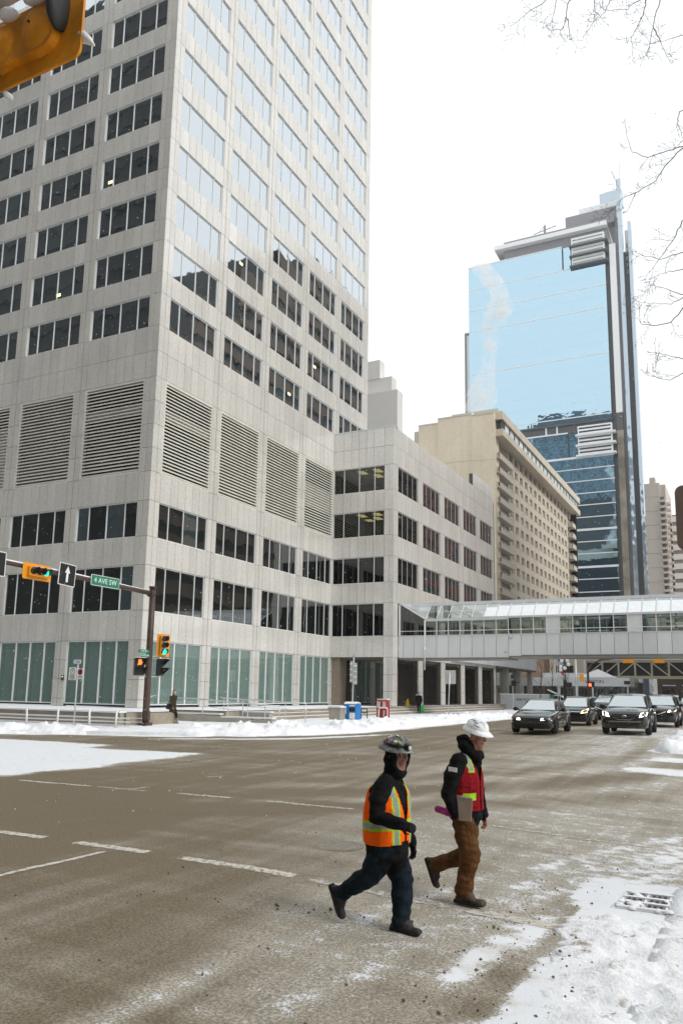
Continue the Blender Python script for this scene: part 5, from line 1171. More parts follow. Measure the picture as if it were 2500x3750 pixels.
def car(name, label, x, y, p, rz=0., simple=False):
    """p: L W H, stations of the hull, greenhouse, colours, face style"""
    L_, W, H = p['L'], p['W'], p['H']; hw = W / 2; root = thing(name, label, 'car', (x, y, gz(x, y + L_ / 2) + .005), rz, group='cars waiting at the lights' if not simple else 'parked cars far down the street')
    body = p['paint']; rings = []
    for (yy, zl, zt, wf) in p['hull']:
        w_ = hw * wf; zm = zl + (zt - zl) * .5
        half = [(0, zl), (w_ * .86, zl), (w_ * .95, zl + .07), (w_ * .985, zl + (zt - zl) * .3), (w_, zm), (w_ * .985, zl + (zt - zl) * .72), (w_ * .95, zt - .05), (w_ * .88, zt - .005), (w_ * .55, zt + .025), (0, zt + .035)]
        ring_ = [(a_, yy, b_) for a_, b_ in half] + [(-a_, yy, b_) for a_, b_ in half[-2:0:-1]]
        rings.append(ring_)
    MB().loft(rings).build('body', body, root, smooth=50)
    g = p['cab']       # (y, z, halfwidth) pairs: base front, roof front, roof mid, roof rear, base rear
    (y0, z0, w0), (y1, z1, w1), (y2, z2, w2), (y3, z3, w3), (y4, z4, w4) = g
    def sec(yy, zb, zt, wb, wt): return [(-wb, yy, zb), (-wt, yy, zt - .05), (-wt * .9, yy, zt), (0, yy, zt + .02), (wt * .9, yy, zt), (wt, yy, zt - .05), (wb, yy, zb)]
    zb = z0 - .08
    cab = [sec(y0, zb, z0, w0, w0 * .99), sec(y1, zb, z1, w0, w1), sec(y2, zb, z2, w0, w2), sec(y3, zb, z3, w4, w3), sec(y4, zb, z4, w4, w4 * .99)]
    MB().loft(cab).build('cabin', body, root, smooth=35)
    f = lambda a_, b_, t_: a_ + (b_ - a_) * t_
    # windscreen proud of the cabin
    def quad_on(a_, b_, c_, d_, off, m_, nm, par=root):
        n = (Vector(b_) - Vector(a_)).cross(Vector(d_) - Vector(a_)).normalized(); v = [Vector(q) + n * off for q in (a_, b_, c_, d_)]
        return MB().prism(v, n * .012).build(nm, m_, par)
    quad_on((-w0 * .90, f(y0, y1, .06), f(z0, z1, .06)), (w0 * .90, f(y0, y1, .06), f(z0, z1, .06)), (w1 * .84, f(y0, y1, .93), f(z0, z1, .93)), (-w1 * .84, f(y0, y1, .93), f(z0, z1, .93)), .006, wsglass, 'windscreen')
    for s_ in (1, -1):
        wx = lambda yy, zz: s_ * (f(w0, (w1 + w2) / 2, (zz - zb) / (z2 - zb)) + .008)
        zlo, zhi = z0 + .02, z2 - .10
        ymid = f(y1, y3, .48); yb_ = f(y0, y1, .22)
        fr = [(yb_, zlo), (ymid - .04, zlo), (ymid - .04, zhi), (y1 + .02, zhi - .01)]; rr = [(ymid + .04, zlo), (f(y3, y4, .5), zlo), (f(y3, y4, .12), zhi - .02), (ymid + .04, zhi)]
        for pl in (fr, rr): MB().prism([(wx(a_, b_), a_, b_) for a_, b_ in pl], (s_ * .01, 0, 0)).build('side_window', sglass, root)
        m = MB(); m.sphere((s_ * (hw + .10), y0 + .33, z0 + .06), (.12, .07, .085), 10, 6); q = m.build('mirror', p.get('mirror', carblack), root, smooth=True)
        MB().tube([(s_ * (hw - .08), y0 + .34, z0), (s_ * (hw + .04), y0 + .34, z0 + .04)], .03, 6).build('mirror_arm', carblack, q)
        for k, yy in enumerate((f(y0, y1, .8), ymid + .02)):
            MB().box(s_ * hw * .985, s_ * (hw + .003), yy, yy + .012, .35, z0 - .06).build('door_gap', carblack, root)
        MB().box(s_ * (hw - .02), s_ * (hw + .025), ymid - .22, ymid - .06, z0 - .17, z0 - .13).build('door_handle', body, root)
    if p.get('rails'):
        for s_ in (1, -1): MB().tube([(s_ * w1 * .86, y1 + .25, z2 + .0), (s_ * w1 * .86, y1 + .35, z2 + .07), (s_ * w1 * .86, y3 - .1, z3 + .07), (s_ * w1 * .86, y3, z3 + .0)], .022, 6).build('roof_rail', p['rails'], root)
    for yy in (p['fa'], p['ra']):
        for s_ in (1, -1):
            wheel(root, s_ * (hw - .115), yy, p['wr'], .23, p.get('rim', rim_m))
            n = 18; rr = p['wr'] * 1.13
            MB().prism([(s_ * (hw - .03), yy + rr * math.cos(R(180 * k / n)), p['wr'] * 1.0 + rr * math.sin(R(180 * k / n))) for k in range(n + 1)], (s_ * .036, 0, 0)).build('wheel_arch', carblack, root)
    # nose: pieces draped over the rounded front
    fy = p['hull'][0][0]
    HS = p['hull']
    def ny_(x_, z_=0):
        """where the hull's nose lies at this width and height"""
        for i in range(len(HS) - 1):
            for q in range(40):
                t_ = q / 40; st_ = [HS[i][j] + (HS[i + 1][j] - HS[i][j]) * t_ for j in range(4)]
                if abs(x_) <= st_[3] * hw * .96 and st_[1] - .02 <= z_ <= st_[2] - .0: return st_[0]
        return HS[2][0]
    def drape_(poly, off, th, m_, nm, par=root):
        v = [(a_, ny_(a_, b_) - off, b_) for a_, b_ in poly]; k = len(v)
        return MB().add(v + [(a_, b_ + th, c_) for a_, b_, c_ in v], [tuple(range(k)), tuple(range(2 * k - 1, k - 1, -1))] + [((i + 1) % k, i, k + i, k + (i + 1) % k) for i in range(k)]).build(nm, m_, par)
    for nm, poly, m_, off, mirror in p['face']:
        if nm == 'headlight': cx = sum(q[0] for q in poly) / 4; cz = sum(q[1] for q in poly) / 4; poly = [(min(hw * .93, cx + (a_ - cx) * 1.08), cz + (b_ - cz) * 1.12) for a_, b_ in poly]
        th_ = .12 if nm != 'headlight' else .22; off += .055 if nm == 'headlight' else 0
        drape_(poly, off, th_, m_, nm)
        if mirror: drape_([(-a_, b_) for a_, b_ in poly][::-1], off, th_, m_, nm)
    if p.get('bonnet_snow'):
        for (sx, sy, a_, b_) in p['bonnet_snow']:
            m = MB(); m.sphere((sx, sy, p['cab'][0][1] - .05), (a_, b_, .03), 10, 5); m.build('snow_dusting', snowm, root, smooth=True)
    root.scale = (1.045, 1.045, 1.045)
    return root
sed_hull = [(-2.36, .36, .60, .74), (-2.30, .25, .68, .86), (-2.12, .20, .735, .94), (-1.75, .19, .80, .985), (-1.3, .2, .86, 1), (-.85, .2, .915, 1), (0, .2, .93, 1), (1.2, .2, .955, 1), (1.85, .22, .965, .97), (2.25, .3, .94, .9), (2.34, .45, .82, .8)]
sed_cab = [(-.92, .92, .80), (-.02, 1.36, .60), (.65, 1.42, .60), (1.15, 1.38, .58), (2.0, .98, .72)]
suv_hull = [(-2.38, .42, .74, .76), (-2.32, .30, .88, .88), (-2.15, .26, .96, .95), (-1.8, .25, 1.02, .99), (-1.35, .26, 1.06, 1), (-.95, .26, 1.10, 1), (0, .26, 1.11, 1), (1.4, .26, 1.13, 1), (2.1, .28, 1.13, .97), (2.35, .4, 1.08, .9), (2.4, .5, .95, .84)]
suv_cab = [(-1.05, 1.10, .86), (-.15, 1.62, .67), (.8, 1.70, .67), (1.75, 1.64, .64), (2.3, 1.14, .78)]
def kid(x0, x1): return [(x0, .50), (x1, .50), (x1 + .02, .60), (x1 - .03, .66), (x0, .66)]
blk = carblack
p_sedan = dict(L=4.72, W=1.84, H=1.44, hull=sed_hull, cab=sed_cab, fa=-1.50, ra=1.35, wr=.33, rim=rim_d, paint=paint('paint_charcoal', (.018, .021, .021)), face=[
    ('kidney_grille', [(.03, .47), (.36, .48), (.38, .58), (.33, .64), (.03, .64)], blk, .035, True), ('grille_surround', [(.015, .455), (.38, .465), (.405, .585), (.345, .66), (.015, .66)], chrome, .02, True),
    ('headlight', [(.44, .56), (.80, .57), (.84, .66), (.46, .64)], lamp_on, .03, True), ('lower_intake', [(-.62, .27), (.62, .27), (.58, .40), (-.58, .40)], blk, .03, False), ('side_intake', [(.66, .30), (.84, .30), (.82, .44), (.72, .40)], blk, .03, True)], rails=None)
car('sedan', 'dark grey sedan with lit headlights at the front of the left queue', -8.72, 37.3, p_sedan, R(1.5))
p_maz = dict(L=4.95, W=1.94, H=1.73, hull=suv_hull, cab=suv_cab, fa=-1.45, ra=1.42, wr=.38, paint=paint('paint_grey_green', (.03, .033, .031)), rails=None, face=[
    ('grille', [(-.50, .86), (.50, .86), (.40, .71), (.2, .66), (-.2, .66), (-.40, .71)], blk, .03, False), ('grille_trim', [(-.46, .715), (-.22, .64), (.22, .64), (.46, .715), (.42, .69), (.22, .61), (-.22, .61), (-.42, .69)], chrome, .045, False),
    ('emblem', [(-.11, .76), (-.06, .71), (.06, .71), (.11, .76), (.06, .81), (-.06, .81)], chrome, .05, False), ('emblem_field', [(-.07, .765), (0, .735), (.07, .765), (.03, .79), (0, .765), (-.03, .79)], blk, .055, False),
    ('headlight', [(.60, .74), (.86, .80), (.90, .94), (.66, .90)], lamp_on, .035, True), ('bumper_trim', [(-.62, .53), (.62, .53), (.64, .565), (-.64, .565)], chrome, .035, False), ('lower_intake', [(-.56, .36), (.56, .36), (.60, .52), (-.60, .52)], blk, .03, False), ('fog_recess', [(.68, .42), (.86, .46), (.86, .56), (.70, .54)], blk, .03, True)])
car('sport_utility_car', 'grey green utility car with a winged chrome badge heading the right queue', -5.2, 39.5, p_maz, R(2))
hat_hull = [(-1.98, .34, .66, .76), (-1.92, .24, .78, .88), (-1.75, .2, .85, .95), (-1.4, .2, .91, 1), (-1.0, .2, .97, 1), (0, .2, 1.0, 1), (1.2, .2, 1.02, 1), (1.8, .25, 1.02, .96), (1.95, .4, .95, .88)]
hat_cab = [(-1.28, .95, .76), (-.25, 1.46, .60), (.5, 1.53, .60), (1.4, 1.46, .57), (1.9, 1.05, .70)]
p_hat = dict(L=4.0, W=1.70, H=1.53, hull=hat_hull, cab=hat_cab, fa=-1.22, ra=1.25, wr=.30, paint=paint('paint_black', (.01, .012, .017)), face=[('headlight', [(.46, .66), (.74, .70), (.78, .88), (.52, .78)], lamp_w, .035, True), ('grille', [(-.42, .68), (.42, .68), (.40, .78), (-.40, .78)], blk, .03, False), ('grille_bar', [(-.44, .72), (.44, .72), (.43, .745), (-.43, .745)], chrome, .04, False), ('lower_intake', [(-.45, .3), (.45, .3), (.42, .46), (-.42, .46)], blk, .03, False)])
car('hatchback', 'small black hatchback with a warm headlight behind the grey sedan', -9.2, 48.2, p_hat, R(2))
p_suv3 = dict(p_maz); p_suv3.update(paint=paint('paint_dark_blue', (.012, .014, .018)), rails=carblack, face=[('headlight', [(.50, .80), (.86, .86), (.90, .92), (.56, .90)], lamp_on, .035, True), ('grille', [(-.42, .62), (.42, .62), (.44, .86), (-.44, .86)], blk, .03, False), ('grille_bar', [(-.40, .80), (0, .66), (.40, .80), (.40, .84), (0, .70), (-.40, .84)], chrome, .04, False), ('lower_intake', [(-.5, .36), (.5, .36), (.5, .52), (-.5, .52)], blk, .03, False)])
car('sport_utility_car', 'dark utility car with slim headlights third in the left queue', -9.35, 60.2, p_suv3, R(1))
p_suv5 = dict(p_suv3); p_suv5.update(paint=paint('paint_brown_black', (.016, .012, .010)))
car('sport_utility_car', 'dark brown utility car with roof rails hidden behind the badged one', -4.85, 50, p_suv5, R(1))
p_rav = dict(p_maz); p_rav.update(L=4.6, W=1.85, paint=paint('paint_silver', (.62, .61, .57), .2), rails=rim_m, mirror=MATS['paint_silver'], face=[('headlight', [(.54, .72), (.84, .76), (.86, .94), (.58, .92)], lamp_w, .035, True), ('grille', [(-.42, .72), (.42, .72), (.44, .88), (-.44, .88)], rim_d, .03, False), ('grille_bar', [(-.43, .79), (.43, .79), (.43, .82), (-.43, .82)], chrome, .04, False), ('lower_intake', [(-.55, .38), (.55, .38), (.5, .56), (-.5, .56)], rim_d, .03, False), ('fog_lamp', [(.64, .46), (.76, .46), (.76, .56), (.64, .56)], lamp_off, .035, True)])
car('sport_utility_car', 'silver white utility car with warm headlights farther back on the right', -5.75, 64.6, p_rav, R(1))
p_last = dict(p_hat); p_last.update(paint=paint('paint_pale', (.42, .43, .44), .2))
car('hatchback', 'pale hatchback cut off by the right edge of the view', -4.9, 73.5, p_last)
for k, (x, y, lab, pp) in enumerate(((-21.4, 103, 'pale snowy car parked under the hotel canopy, left of the grey pole', p_rav), (-17.4, 104, 'blue grey car parked under the hotel canopy by the red walk light', p_last), (-23.6, 101, 'dark car parked far off behind the green panel', p_hat))): car('parked_car', lab, x, y, pp, R(70), True)
# reflective heat haze is left out; a brown puff of exhaust lies low behind the badged car
# ------------------------------------------------------------------ people
class Fig:
    def __init__(s): s.parts = []
    def limb(s, pts, rad, reg): s.parts.append(([Vector(p) for p in pts], rad, reg, None)); return s
    def slab(s, pts, rad, reg, side): s.parts.append(([Vector(p) for p in pts], rad, reg, Vector(side).normalized())); return s
    def shell(s, regs=None, grow=0., scale=1.):
        mb = MB()
        for pts, rad, reg, side in s.parts:
            if regs is not None and reg not in regs: continue
            k = len(pts); rr = []
            for q in rad: rr.append((q[0] * scale + grow, q[1] * scale + grow) if isinstance(q, (tuple, list)) else (q * scale + grow, q * scale + grow))
            # rounded ends
            P = []; Q = []
            d0 = (pts[0] - pts[1]).normalized(); d1 = (pts[-1] - pts[-2]).normalized()
            for t_ in (1., .88, .6, .3): r0 = min(rr[0]) * (1 if side is None else .3); P.append(pts[0] + d0 * r0 * t_); c_ = math.sqrt(max(.0, 1 - t_ * t_)) or .05; Q.append((rr[0][0] * max(c_, .05), rr[0][1] * max(c_, .05)))
            P += pts; Q += rr
            for t_ in (.3, .6, .88, 1.): r1 = min(rr[-1]) * (1 if side is None else .6); P.append(pts[-1] + d1 * r1 * t_); c_ = math.sqrt(max(.0, 1 - t_ * t_)); Q.append((rr[-1][0] * max(c_, .05), rr[-1][1] * max(c_, .05)))
            n = 14; vs = []; u = None; K = len(P)
            for i, p_ in enumerate(P):
                d = (P[min(i + 1, K - 1)] - P[max(i - 1, 0)]); d = d.normalized() if d.length > 1e-6 else Vector((0, 0, 1))
                if side is not None: u = (side - d * side.dot(d)).normalized()
                elif u is None: u = d.orthogonal().normalized()
                else: u = (u - d * u.dot(d)).normalized()
                w_ = d.cross(u)
                vs.append([p_ + u * math.cos(2 * math.pi * j / n) * Q[i][0] + w_ * math.sin(2 * math.pi * j / n) * Q[i][1] for j in range(n)])
            mb.loft(vs)
        return mb
    def region(s, p):
        best = None
        for i, (pts, rad, reg, side) in enumerate(s.parts):
            for a_ in range(len(pts) - 1):
                A, B = pts[a_], pts[a_ + 1]; ab = B - A; t_ = max(0, min(1, (p - A).dot(ab) / ab.length_squared)); d = (p - A - ab * t_)
                ra = rad[a_] if isinstance(rad[a_], (int, float)) else sum(rad[a_]) / 2; rb_ = rad[a_ + 1] if isinstance(rad[a_ + 1], (int, float)) else sum(rad[a_ + 1]) / 2
                r_ = ra + (rb_ - ra) * t_; q = d.length / r_ - 1
                if side is not None: u = side; ea = rad[a_]; q = math.sqrt((d.dot(u) / ea[0]) ** 2 + ((d - u * d.dot(u)).length / ea[1]) ** 2) - 1
                if best is None or q < best[0]: best = (q, reg)
        return best[1]
def remesh(mb, voxel, smooth=6):
    o = mb.build('tmp_shell', [], None); md = o.modifiers.new('r', 'REMESH'); md.mode = 'VOXEL'; md.voxel_size = voxel
    sm = o.modifiers.new('s', 'SMOOTH'); sm.factor = .5; sm.iterations = smooth
    bpy.context.view_layer.update(); me = bpy.data.meshes.new_from_object(o.evaluated_get(bpy.context.evaluated_depsgraph_get()))
    bpy.data.objects.remove(o); return me
def figure(fig, voxel, mats, fold=None, name='body', parent=None, smooth=6):
    """one continuous body surface, materials by region"""
    me = remesh(fig.shell(), voxel, smooth); keys = list(mats); me.materials.clear()
    for k in keys: me.materials.append(mats[k])
    nrm = [v.normal.copy() for v in me.vertices]
    idx = [keys.index(fig.region(p.center)) for p in me.polygons]; me.polygons.foreach_set('material_index', idx)
    if fold:
        for v, n in zip(me.vertices, nrm):
            c = v.co; v.co = c + n * (fold * (mnoise.noise(c * 7) * .9 + mnoise.noise(Vector((c.x * 9 + c.z * 6, c.y * 9, c.z * 22))) * .9))
    me.polygons.foreach_set('use_smooth', [True] * len(me.polygons))
    return link(name, me, parent)
def cloth(n, c, var=.25, vs=11, bump=.9): return mat(n, c, .85, var=var, vscale=vs, speck=.2, sscale=70, bump=bump, bscale=26, spec=.08)
jk = cloth('black_jacket', (.009, .009, .010)); jeans = cloth('dark_jeans', (.011, .019, .026), .3); boot_b = mat('black_boot', (.022, .021, .02), .6, var=.4, vscale=14); glove = cloth('dark_glove', (.02, .021, .021))
skin = mat('skin', (.30, .135, .085), .55, var=.12, vscale=12); skin_l = mat('skin_light', (.52, .33, .25), .55); hair = mat('hair', (.02, .015, .012), .7)
orange = cloth('vest_orange', (.93, .125, .006), .06, 10, .4); lime = cloth('vest_lime', (.33, .58, .025), .06); silver = mat('vest_silver', (.25, .265, .265), .5, var=.15, vscale=20)
red = cloth('vest_red', (.23, .009, .015), .12, 10); canvas = cloth('canvas_trousers', (.105, .048, .018), .3, 9); boot_br = mat('brown_boot', (.060, .045, .034), .75, var=.5, vscale=12); pink = cloth('pink_knit', (.36, .05, .19)); card = mat('clipboard', (.30, .24, .19), .7, var=.12, vscale=8)
def maker(Y, ox, oz):
    """joints are given as (x, height, offset in depth): the depth offset keeps the joint on its sight line"""
    def J(x, h, dy=0.):
        z = h + oz; k = (Y + dy) / Y; return Vector((x * k, Y + dy, 2.03 + (z - 2.03) * k))
    return J
def head(fig, c, f, s_, sc=1., skinreg='skin', hairreg=None):
    """skull, jaw, nose, brow, ears; c centre of the head, f forward, s_ left"""
    f = Vector(f).normalized(); s_ = Vector(s_).normalized(); u = f.cross(s_).normalized(); c = Vector(c)
    P = lambda a_, b_, z: c + f * a_ * sc + s_ * b_ * sc + u * z * sc
    fig.slab([P(-.012, 0, .055), P(-.008, 0, .10)], [(.070, .086), (.058, .072)], hairreg or skinreg, s_)
    fig.slab([P(.0, 0, .055), P(.012, 0, -.01), P(.022, 0, -.07)], [(.072, .090), (.068, .084), (.050, .062)], skinreg, s_)
    fig.limb([P(.055, 0, -.085), P(.060, 0, -.10)], [.028 * sc, .024 * sc], skinreg)
    fig.limb([P(.085, 0, .025), P(.108, 0, -.018)], [.010 * sc, .016 * sc], skinreg)
    for q in (1, -1):
        fig.limb([P(.078, .015 * q, .04), P(.074, .045 * q, .042)], [.014 * sc, .012 * sc], skinreg); fig.limb([P(.0, .075 * q, .02), P(-.008, .078 * q, -.02)], [.016 * sc, .013 * sc], skinreg); fig.limb([P(.066, .035 * q, -.02), P(.05, .045 * q, -.03)], [.02 * sc, .02 * sc], skinreg)
    return P
def face_bits(parent, P, sc=1., stubble=None):
    """eyes and lips set into the face"""
    wht = mat('eye_white', (.6, .58, .55), .3); irs = mat('eye_dark', (.02, .012, .01), .2); lip = mat('lip', (.26, .10, .08), .6)
    for q in (1, -1):
        m = MB(); m.sphere(P(.082, .033 * q, .018), .0105 * sc, 8, 6); e_ = m.build('eye', wht, parent, smooth=True); m = MB(); m.sphere(P(.090, .034 * q, .018), .006 * sc, 8, 6); m.build('iris', irs, e_, smooth=True)
        MB().tube([P(.088, .016 * q, .042), P(.082, .05 * q, .045)], .006 * sc, 6).build('eyebrow', hair, parent)
    MB().tube([P(.082, .022, -.055), P(.093, 0, -.052), P(.082, -.022, -.055)], [.004 * sc, .007 * sc, .004 * sc], 6).build('lips', lip, parent, smooth=True)
def hand(fig, wrist, direc, palm_n, reg, curl=1.0, sc=1.0):
    """palm with five bent fingers; direc along the hand, palm_n out of the palm"""
    d = Vector(direc).normalized(); n = Vector(palm_n); n = (n - d * n.dot(d)).normalized(); s_ = d.cross(n); w_ = Vector(wrist)
    fig.slab([w_, w_ + d * .05 * sc, w_ + d * .085 * sc], [(.030 * sc, .020 * sc), (.040 * sc, .019 * sc), (.040 * sc, .016 * sc)], reg, s_)
    for k, (off, ln) in enumerate(((-.031, .066), (-.010, .078), (.011, .074), (.031, .056))):
        b_ = w_ + d * .088 * sc + s_ * off * sc; L_ = ln * sc; pts = [b_]; a_ = 0
        for j, fr in enumerate((.45, .32, .23)):
            a_ += curl * (.55 + .25 * j); pts.append(pts[-1] + (d * math.cos(a_) + n * math.sin(a_)) * L_ * fr)
        fig.limb(pts, [.0105 * sc, .010 * sc, .009 * sc, .008 * sc], reg)
    b_ = w_ + d * .03 * sc - s_ * .034 * sc; fig.limb([b_, b_ + (d * .6 - s_ * .55 + n * .5 * curl).normalized() * .038 * sc, b_ + (d * .9 - s_ * .25 + n * .8 * curl).normalized() * .066 * sc], [.013 * sc, .011 * sc, .0095 * sc], reg)
def boot(fig, ankle, toe_dir, reg, up=(0, 0, 1), L=.27, h=.10):
    """boot from the ankle joint; toe_dir along the sole"""
    d = Vector(toe_dir).normalized(); u = Vector(up); u = (u - d * u.dot(d)).normalized(); s_ = d.cross(u); a_ = Vector(ankle)
    sole = a_ - u * h
    fig.slab([sole - d * .075 + u * .035, sole + d * .02 + u * .035, sole + d * (L - .11) + u * .032, sole + d * (L - .08) + u * .03], [(.038, .036), (.040, .038), (.049, .034), (.044, .030)], reg, s_)
    fig.limb([a_ + u * .02, a_ - u * .03 + d * .03, sole + d * .10 + u * .05], [.052, .055, .042], reg)
    return sole, d, u, s_
def sole_part(parent, S, m):
    sole, d, u, s_ = S; out = []
    for t_, w_ in ((-.105, .025), (-.09, .042), (0, .044), (.08, .050), (.14, .052), (.185, .040), (.2, .02)): out.append((t_, w_))
    pts = [sole + d * t_ + s_ * w_ for t_, w_ in out] + [sole + d * t_ - s_ * w_ for t_, w_ in out[::-1]]
    MB().prism([p - u * .004 for p in pts], u * .03).build('boot_sole', m, parent)
rubber = mat('boot_rubber', (.02, .019, .018), .8)
def vest(fig, regs, grow, voxel, keep, pick, mats, name, parent):
    """waistcoat: the torso grown outwards, cut to shape, panels and tape by position"""
    me = remesh(fig.shell(regs, grow), voxel, 5); bm = bmesh.new(); bm.from_mesh(me)
    bmesh.ops.delete(bm, geom=[f_ for f_ in bm.faces if not keep(f_.calc_center_median())], context='FACES')
    keys = list(mats)
    for f_ in bm.faces: f_.material_index = keys.index(pick(f_.calc_center_median())); f_.smooth = True
    for v in bm.verts: v.co += v.normal * (.007 * mnoise.noise(v.co * 8) + .004 * mnoise.noise(Vector((v.co.x * 16, v.co.y * 16, v.co.z * 5))))
    me.materials.clear(); bm.to_mesh(me); bm.free()
    for k in keys: me.materials.append(mats[k])
    o = link(name, me, parent); so = o.modifiers.new('thickness', 'SOLIDIFY'); so.thickness = .008; so.offset = 0
    return o
# ---- worker in the orange vest
Y1 = 7.1; g1 = gz(-2.9, Y1); J = maker(Y1, 0, g1)
m1 = thing('person', 'worker in an orange safety vest and snowy helmet striding across the street', 'person', (-3.05, Y1, g1))
hd = R(-14); F = Vector((math.cos(hd), math.sin(hd), 0)); S = Vector((-math.sin(hd), math.cos(hd), 0))
fg = Fig(); TC = J(-3.12, 1.05)
pel = J(-3.12, .80); chest = J(-3.10, 1.16); nk = J(-3.08, 1.40)
fg.slab([J(-3.12, .66), J(-3.125, .80), J(-3.125, .95), J(-3.12, 1.10), J(-3.105, 1.24), J(-3.09, 1.335)], [(.215, .19), (.22, .195), (.225, .20), (.225, .19), (.215, .155), (.13, .10)], 'torso', S)
fg.limb([J(-3.09, 1.33), J(-3.06, 1.44)], [.085, .080], 'jacket')
# arms: the near (right) one bent in front, the far one hanging
shr = J(-3.15, 1.30, -.17); elr = J(-3.235, .99, -.27); wrr = J(-2.99, .945, -.30)
fg.limb([shr, shr.lerp(elr, .5) + Vector((-.01, -.02, 0)), elr, elr.lerp(wrr, .5), wrr], [.092, .086, .076, .068, .056], 'jacket')
hand(fg, wrr, (wrr - elr).normalized() + Vector((.1, .1, -.1)), Vector((0, .9, -.3)), 'glove', 1.25, 1.12)
shl = J(-3.05, 1.30, .17); ell = J(-2.99, 1.02, .26); wrl = J(-2.87, .80, .25)
fg.limb([shl, ell, wrl], [.082, .066, .05], 'jacket'); hand(fg, wrl, (.15, 0, -1), (-.5, -.7, 0), 'glove', .8, 1.12)
# legs: near (right) leg trailing, far (left) leg planted
hr = J(-3.15, .72, -.09); kr = J(-3.30, .455, -.09); ar = J(-3.575, .285, -.06)
fg.limb([hr, hr.lerp(kr, .5) + Vector((.01, 0, 0)), kr, kr.lerp(ar, .5), ar], [.13, .122, .100, .09, .076], 'jeans')
hl_ = J(-3.07, .72, .09); kl = J(-2.965, .455, .09); al = J(-2.985, .135, .05)
fg.limb([hl_, hl_.lerp(kl, .5), kl, kl.lerp(al, .5), al], [.13, .125, .102, .094, .086], 'jeans')
B1 = boot(fg, al, (1, -.2, -.02), 'boot', h=.115, L=.29); B2 = boot(fg, ar, (.42, -.08, -.9), 'boot', up=(.9, 0, .42), h=.10, L=.28)
# hooded head
hc_ = J(-3.02, 1.565); hf = Vector((.93, -.36, -.05)); hs = Vector((.36, .93, 0))
HP = head(fg, hc_, hf, hs, 1.02)
fg.slab([HP(-.045, 0, .085), HP(-.052, 0, -.02), HP(-.02, 0, -.12), HP(-.005, 0, -.17)], [(.092, .085), (.098, .088), (.10, .095), (.105, .10)], 'hood', hs)
for q in (1, -1): fg.limb([HP(.02, .082 * q, .07), HP(.035, .088 * q, -.02), HP(.035, .07 * q, -.09), HP(.04, .02 * q, -.145)], [.03, .03, .033, .035], 'hood')
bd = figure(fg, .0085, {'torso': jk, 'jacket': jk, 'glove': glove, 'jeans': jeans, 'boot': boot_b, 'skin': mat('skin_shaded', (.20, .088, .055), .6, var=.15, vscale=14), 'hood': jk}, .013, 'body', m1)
sole_part(m1, B1, rubber); sole_part(m1, B2, rubber); face_bits(m1, HP, 1.02)
tl = lambda p: ((p - chest).dot(F), (p - chest).dot(S), p.z - g1)
def keep1(p):
    a_, b_, z = tl(p)
    if z < .775 + .03 * abs(a_) + (.03 if abs(b_) < .05 and a_ > 0 else 0) or z > 1.385: return False
    if a_ > .0 and abs(b_) < .012 + max(0, (z - .98)) * .24: return False
    if math.hypot(a_ + .01, z - 1.29) < .085 and abs(b_) > .15: return False
    return True
def pick1(p):
    a_, b_, z = tl(p); zz = z - .05 * a_
    if abs(zz - .945) < .022: return 'silver'
    if abs(zz - .945) < .044: return 'lime'
    d = abs(abs(b_) - .105 - .02 * (z > 1.2))
    if d < .021: return 'silver'
    if d < .039: return 'lime'
    return 'orange'
vest(fg, {'torso'}, .014, .009, keep1, pick1, {'orange': orange, 'lime': lime, 'silver': silver}, 'safety_vest', m1).__setitem__('label', 'orange vest with lime and silver tape')
def helmet(parent, c, f, s_, m_shell, brim_f, brim_b, brim_s, hgt, wid, lng, tilt, name='helmet', ridge=True):
    """hard hat: domed shell with ribs, brim all round, rim lip"""
    f = Vector(f).normalized(); s_ = Vector(s_).normalized(); u = f.cross(s_).normalized()
    rot = Matrix.Rotation(tilt, 3, s_); f = rot @ f; u = rot @ u; c = Vector(c)
    P = lambda a_, b_, z: c + f * a_ + s_ * b_ + u * z
    n = 28; rings = []
    for k in range(9):
        t_ = k / 8 * math.pi / 2 * .97; cr, sr = math.cos(t_), math.sin(t_)
        rings.append([P(lng * cr * math.cos(2 * math.pi * j / n), wid * cr * math.sin(2 * math.pi * j / n), hgt * sr ** .9 if k else 0) for j in range(n)])
    o = MB().loft(rings).build(name, m_shell, parent, smooth=60)
    def bw(j): a_ = math.cos(2 * math.pi * j / n); return brim_s + (max(0, a_) ** 1.5) * (brim_f - brim_s) + (max(0, -a_) ** 1.5) * (brim_b - brim_s)
    rr = []
    for off, z in ((0, .014), (.5, .004), (1, -.012), (1, -.018), (.5, -.006), (0, -.004)):
        rr.append([P((lng + bw(j) * off) * math.cos(2 * math.pi * j / n), (wid + bw(j) * off) * math.sin(2 * math.pi * j / n), z - .018 * off * abs(math.sin(2 * math.pi * j / n))) for j in range(n)])
    MB().loft(rr + [rr[0]], cap=False).build('brim', m_shell, o, smooth=60)
    if ridge:
        for b_ in (-.035, 0, .035): MB().tube([P(lng * .9 * math.cos(t_), b_, (hgt + .003) * abs(math.sin(t_)) ** .9 * (1 - abs(b_) * 1.2)) for t_ in [R(25 + 13 * k) for k in range(11)]], .008, 6).build('rib', m_shell, o, smooth=True)
    return o, P
camo = mat('helmet_camo', (.16, .165, .155), .5, var=.75, vscale=16, speck=.3, sscale=50)
ho_, HQ = helmet(m1, HP(-.012, 0, .075), hf, hs, camo, .055, .065, .035, .105, .112, .135, R(6), 'helmet')
m = MB()
for i in range(26):
    a_ = rnd.uniform(0, 6.3); r_ = rnd.uniform(0, .075); m.sphere(HQ(r_ * math.cos(a_) - .01, r_ * math.sin(a_), .098 - r_ * r_ * 5.5), (.026, .026, .012), 8, 5)
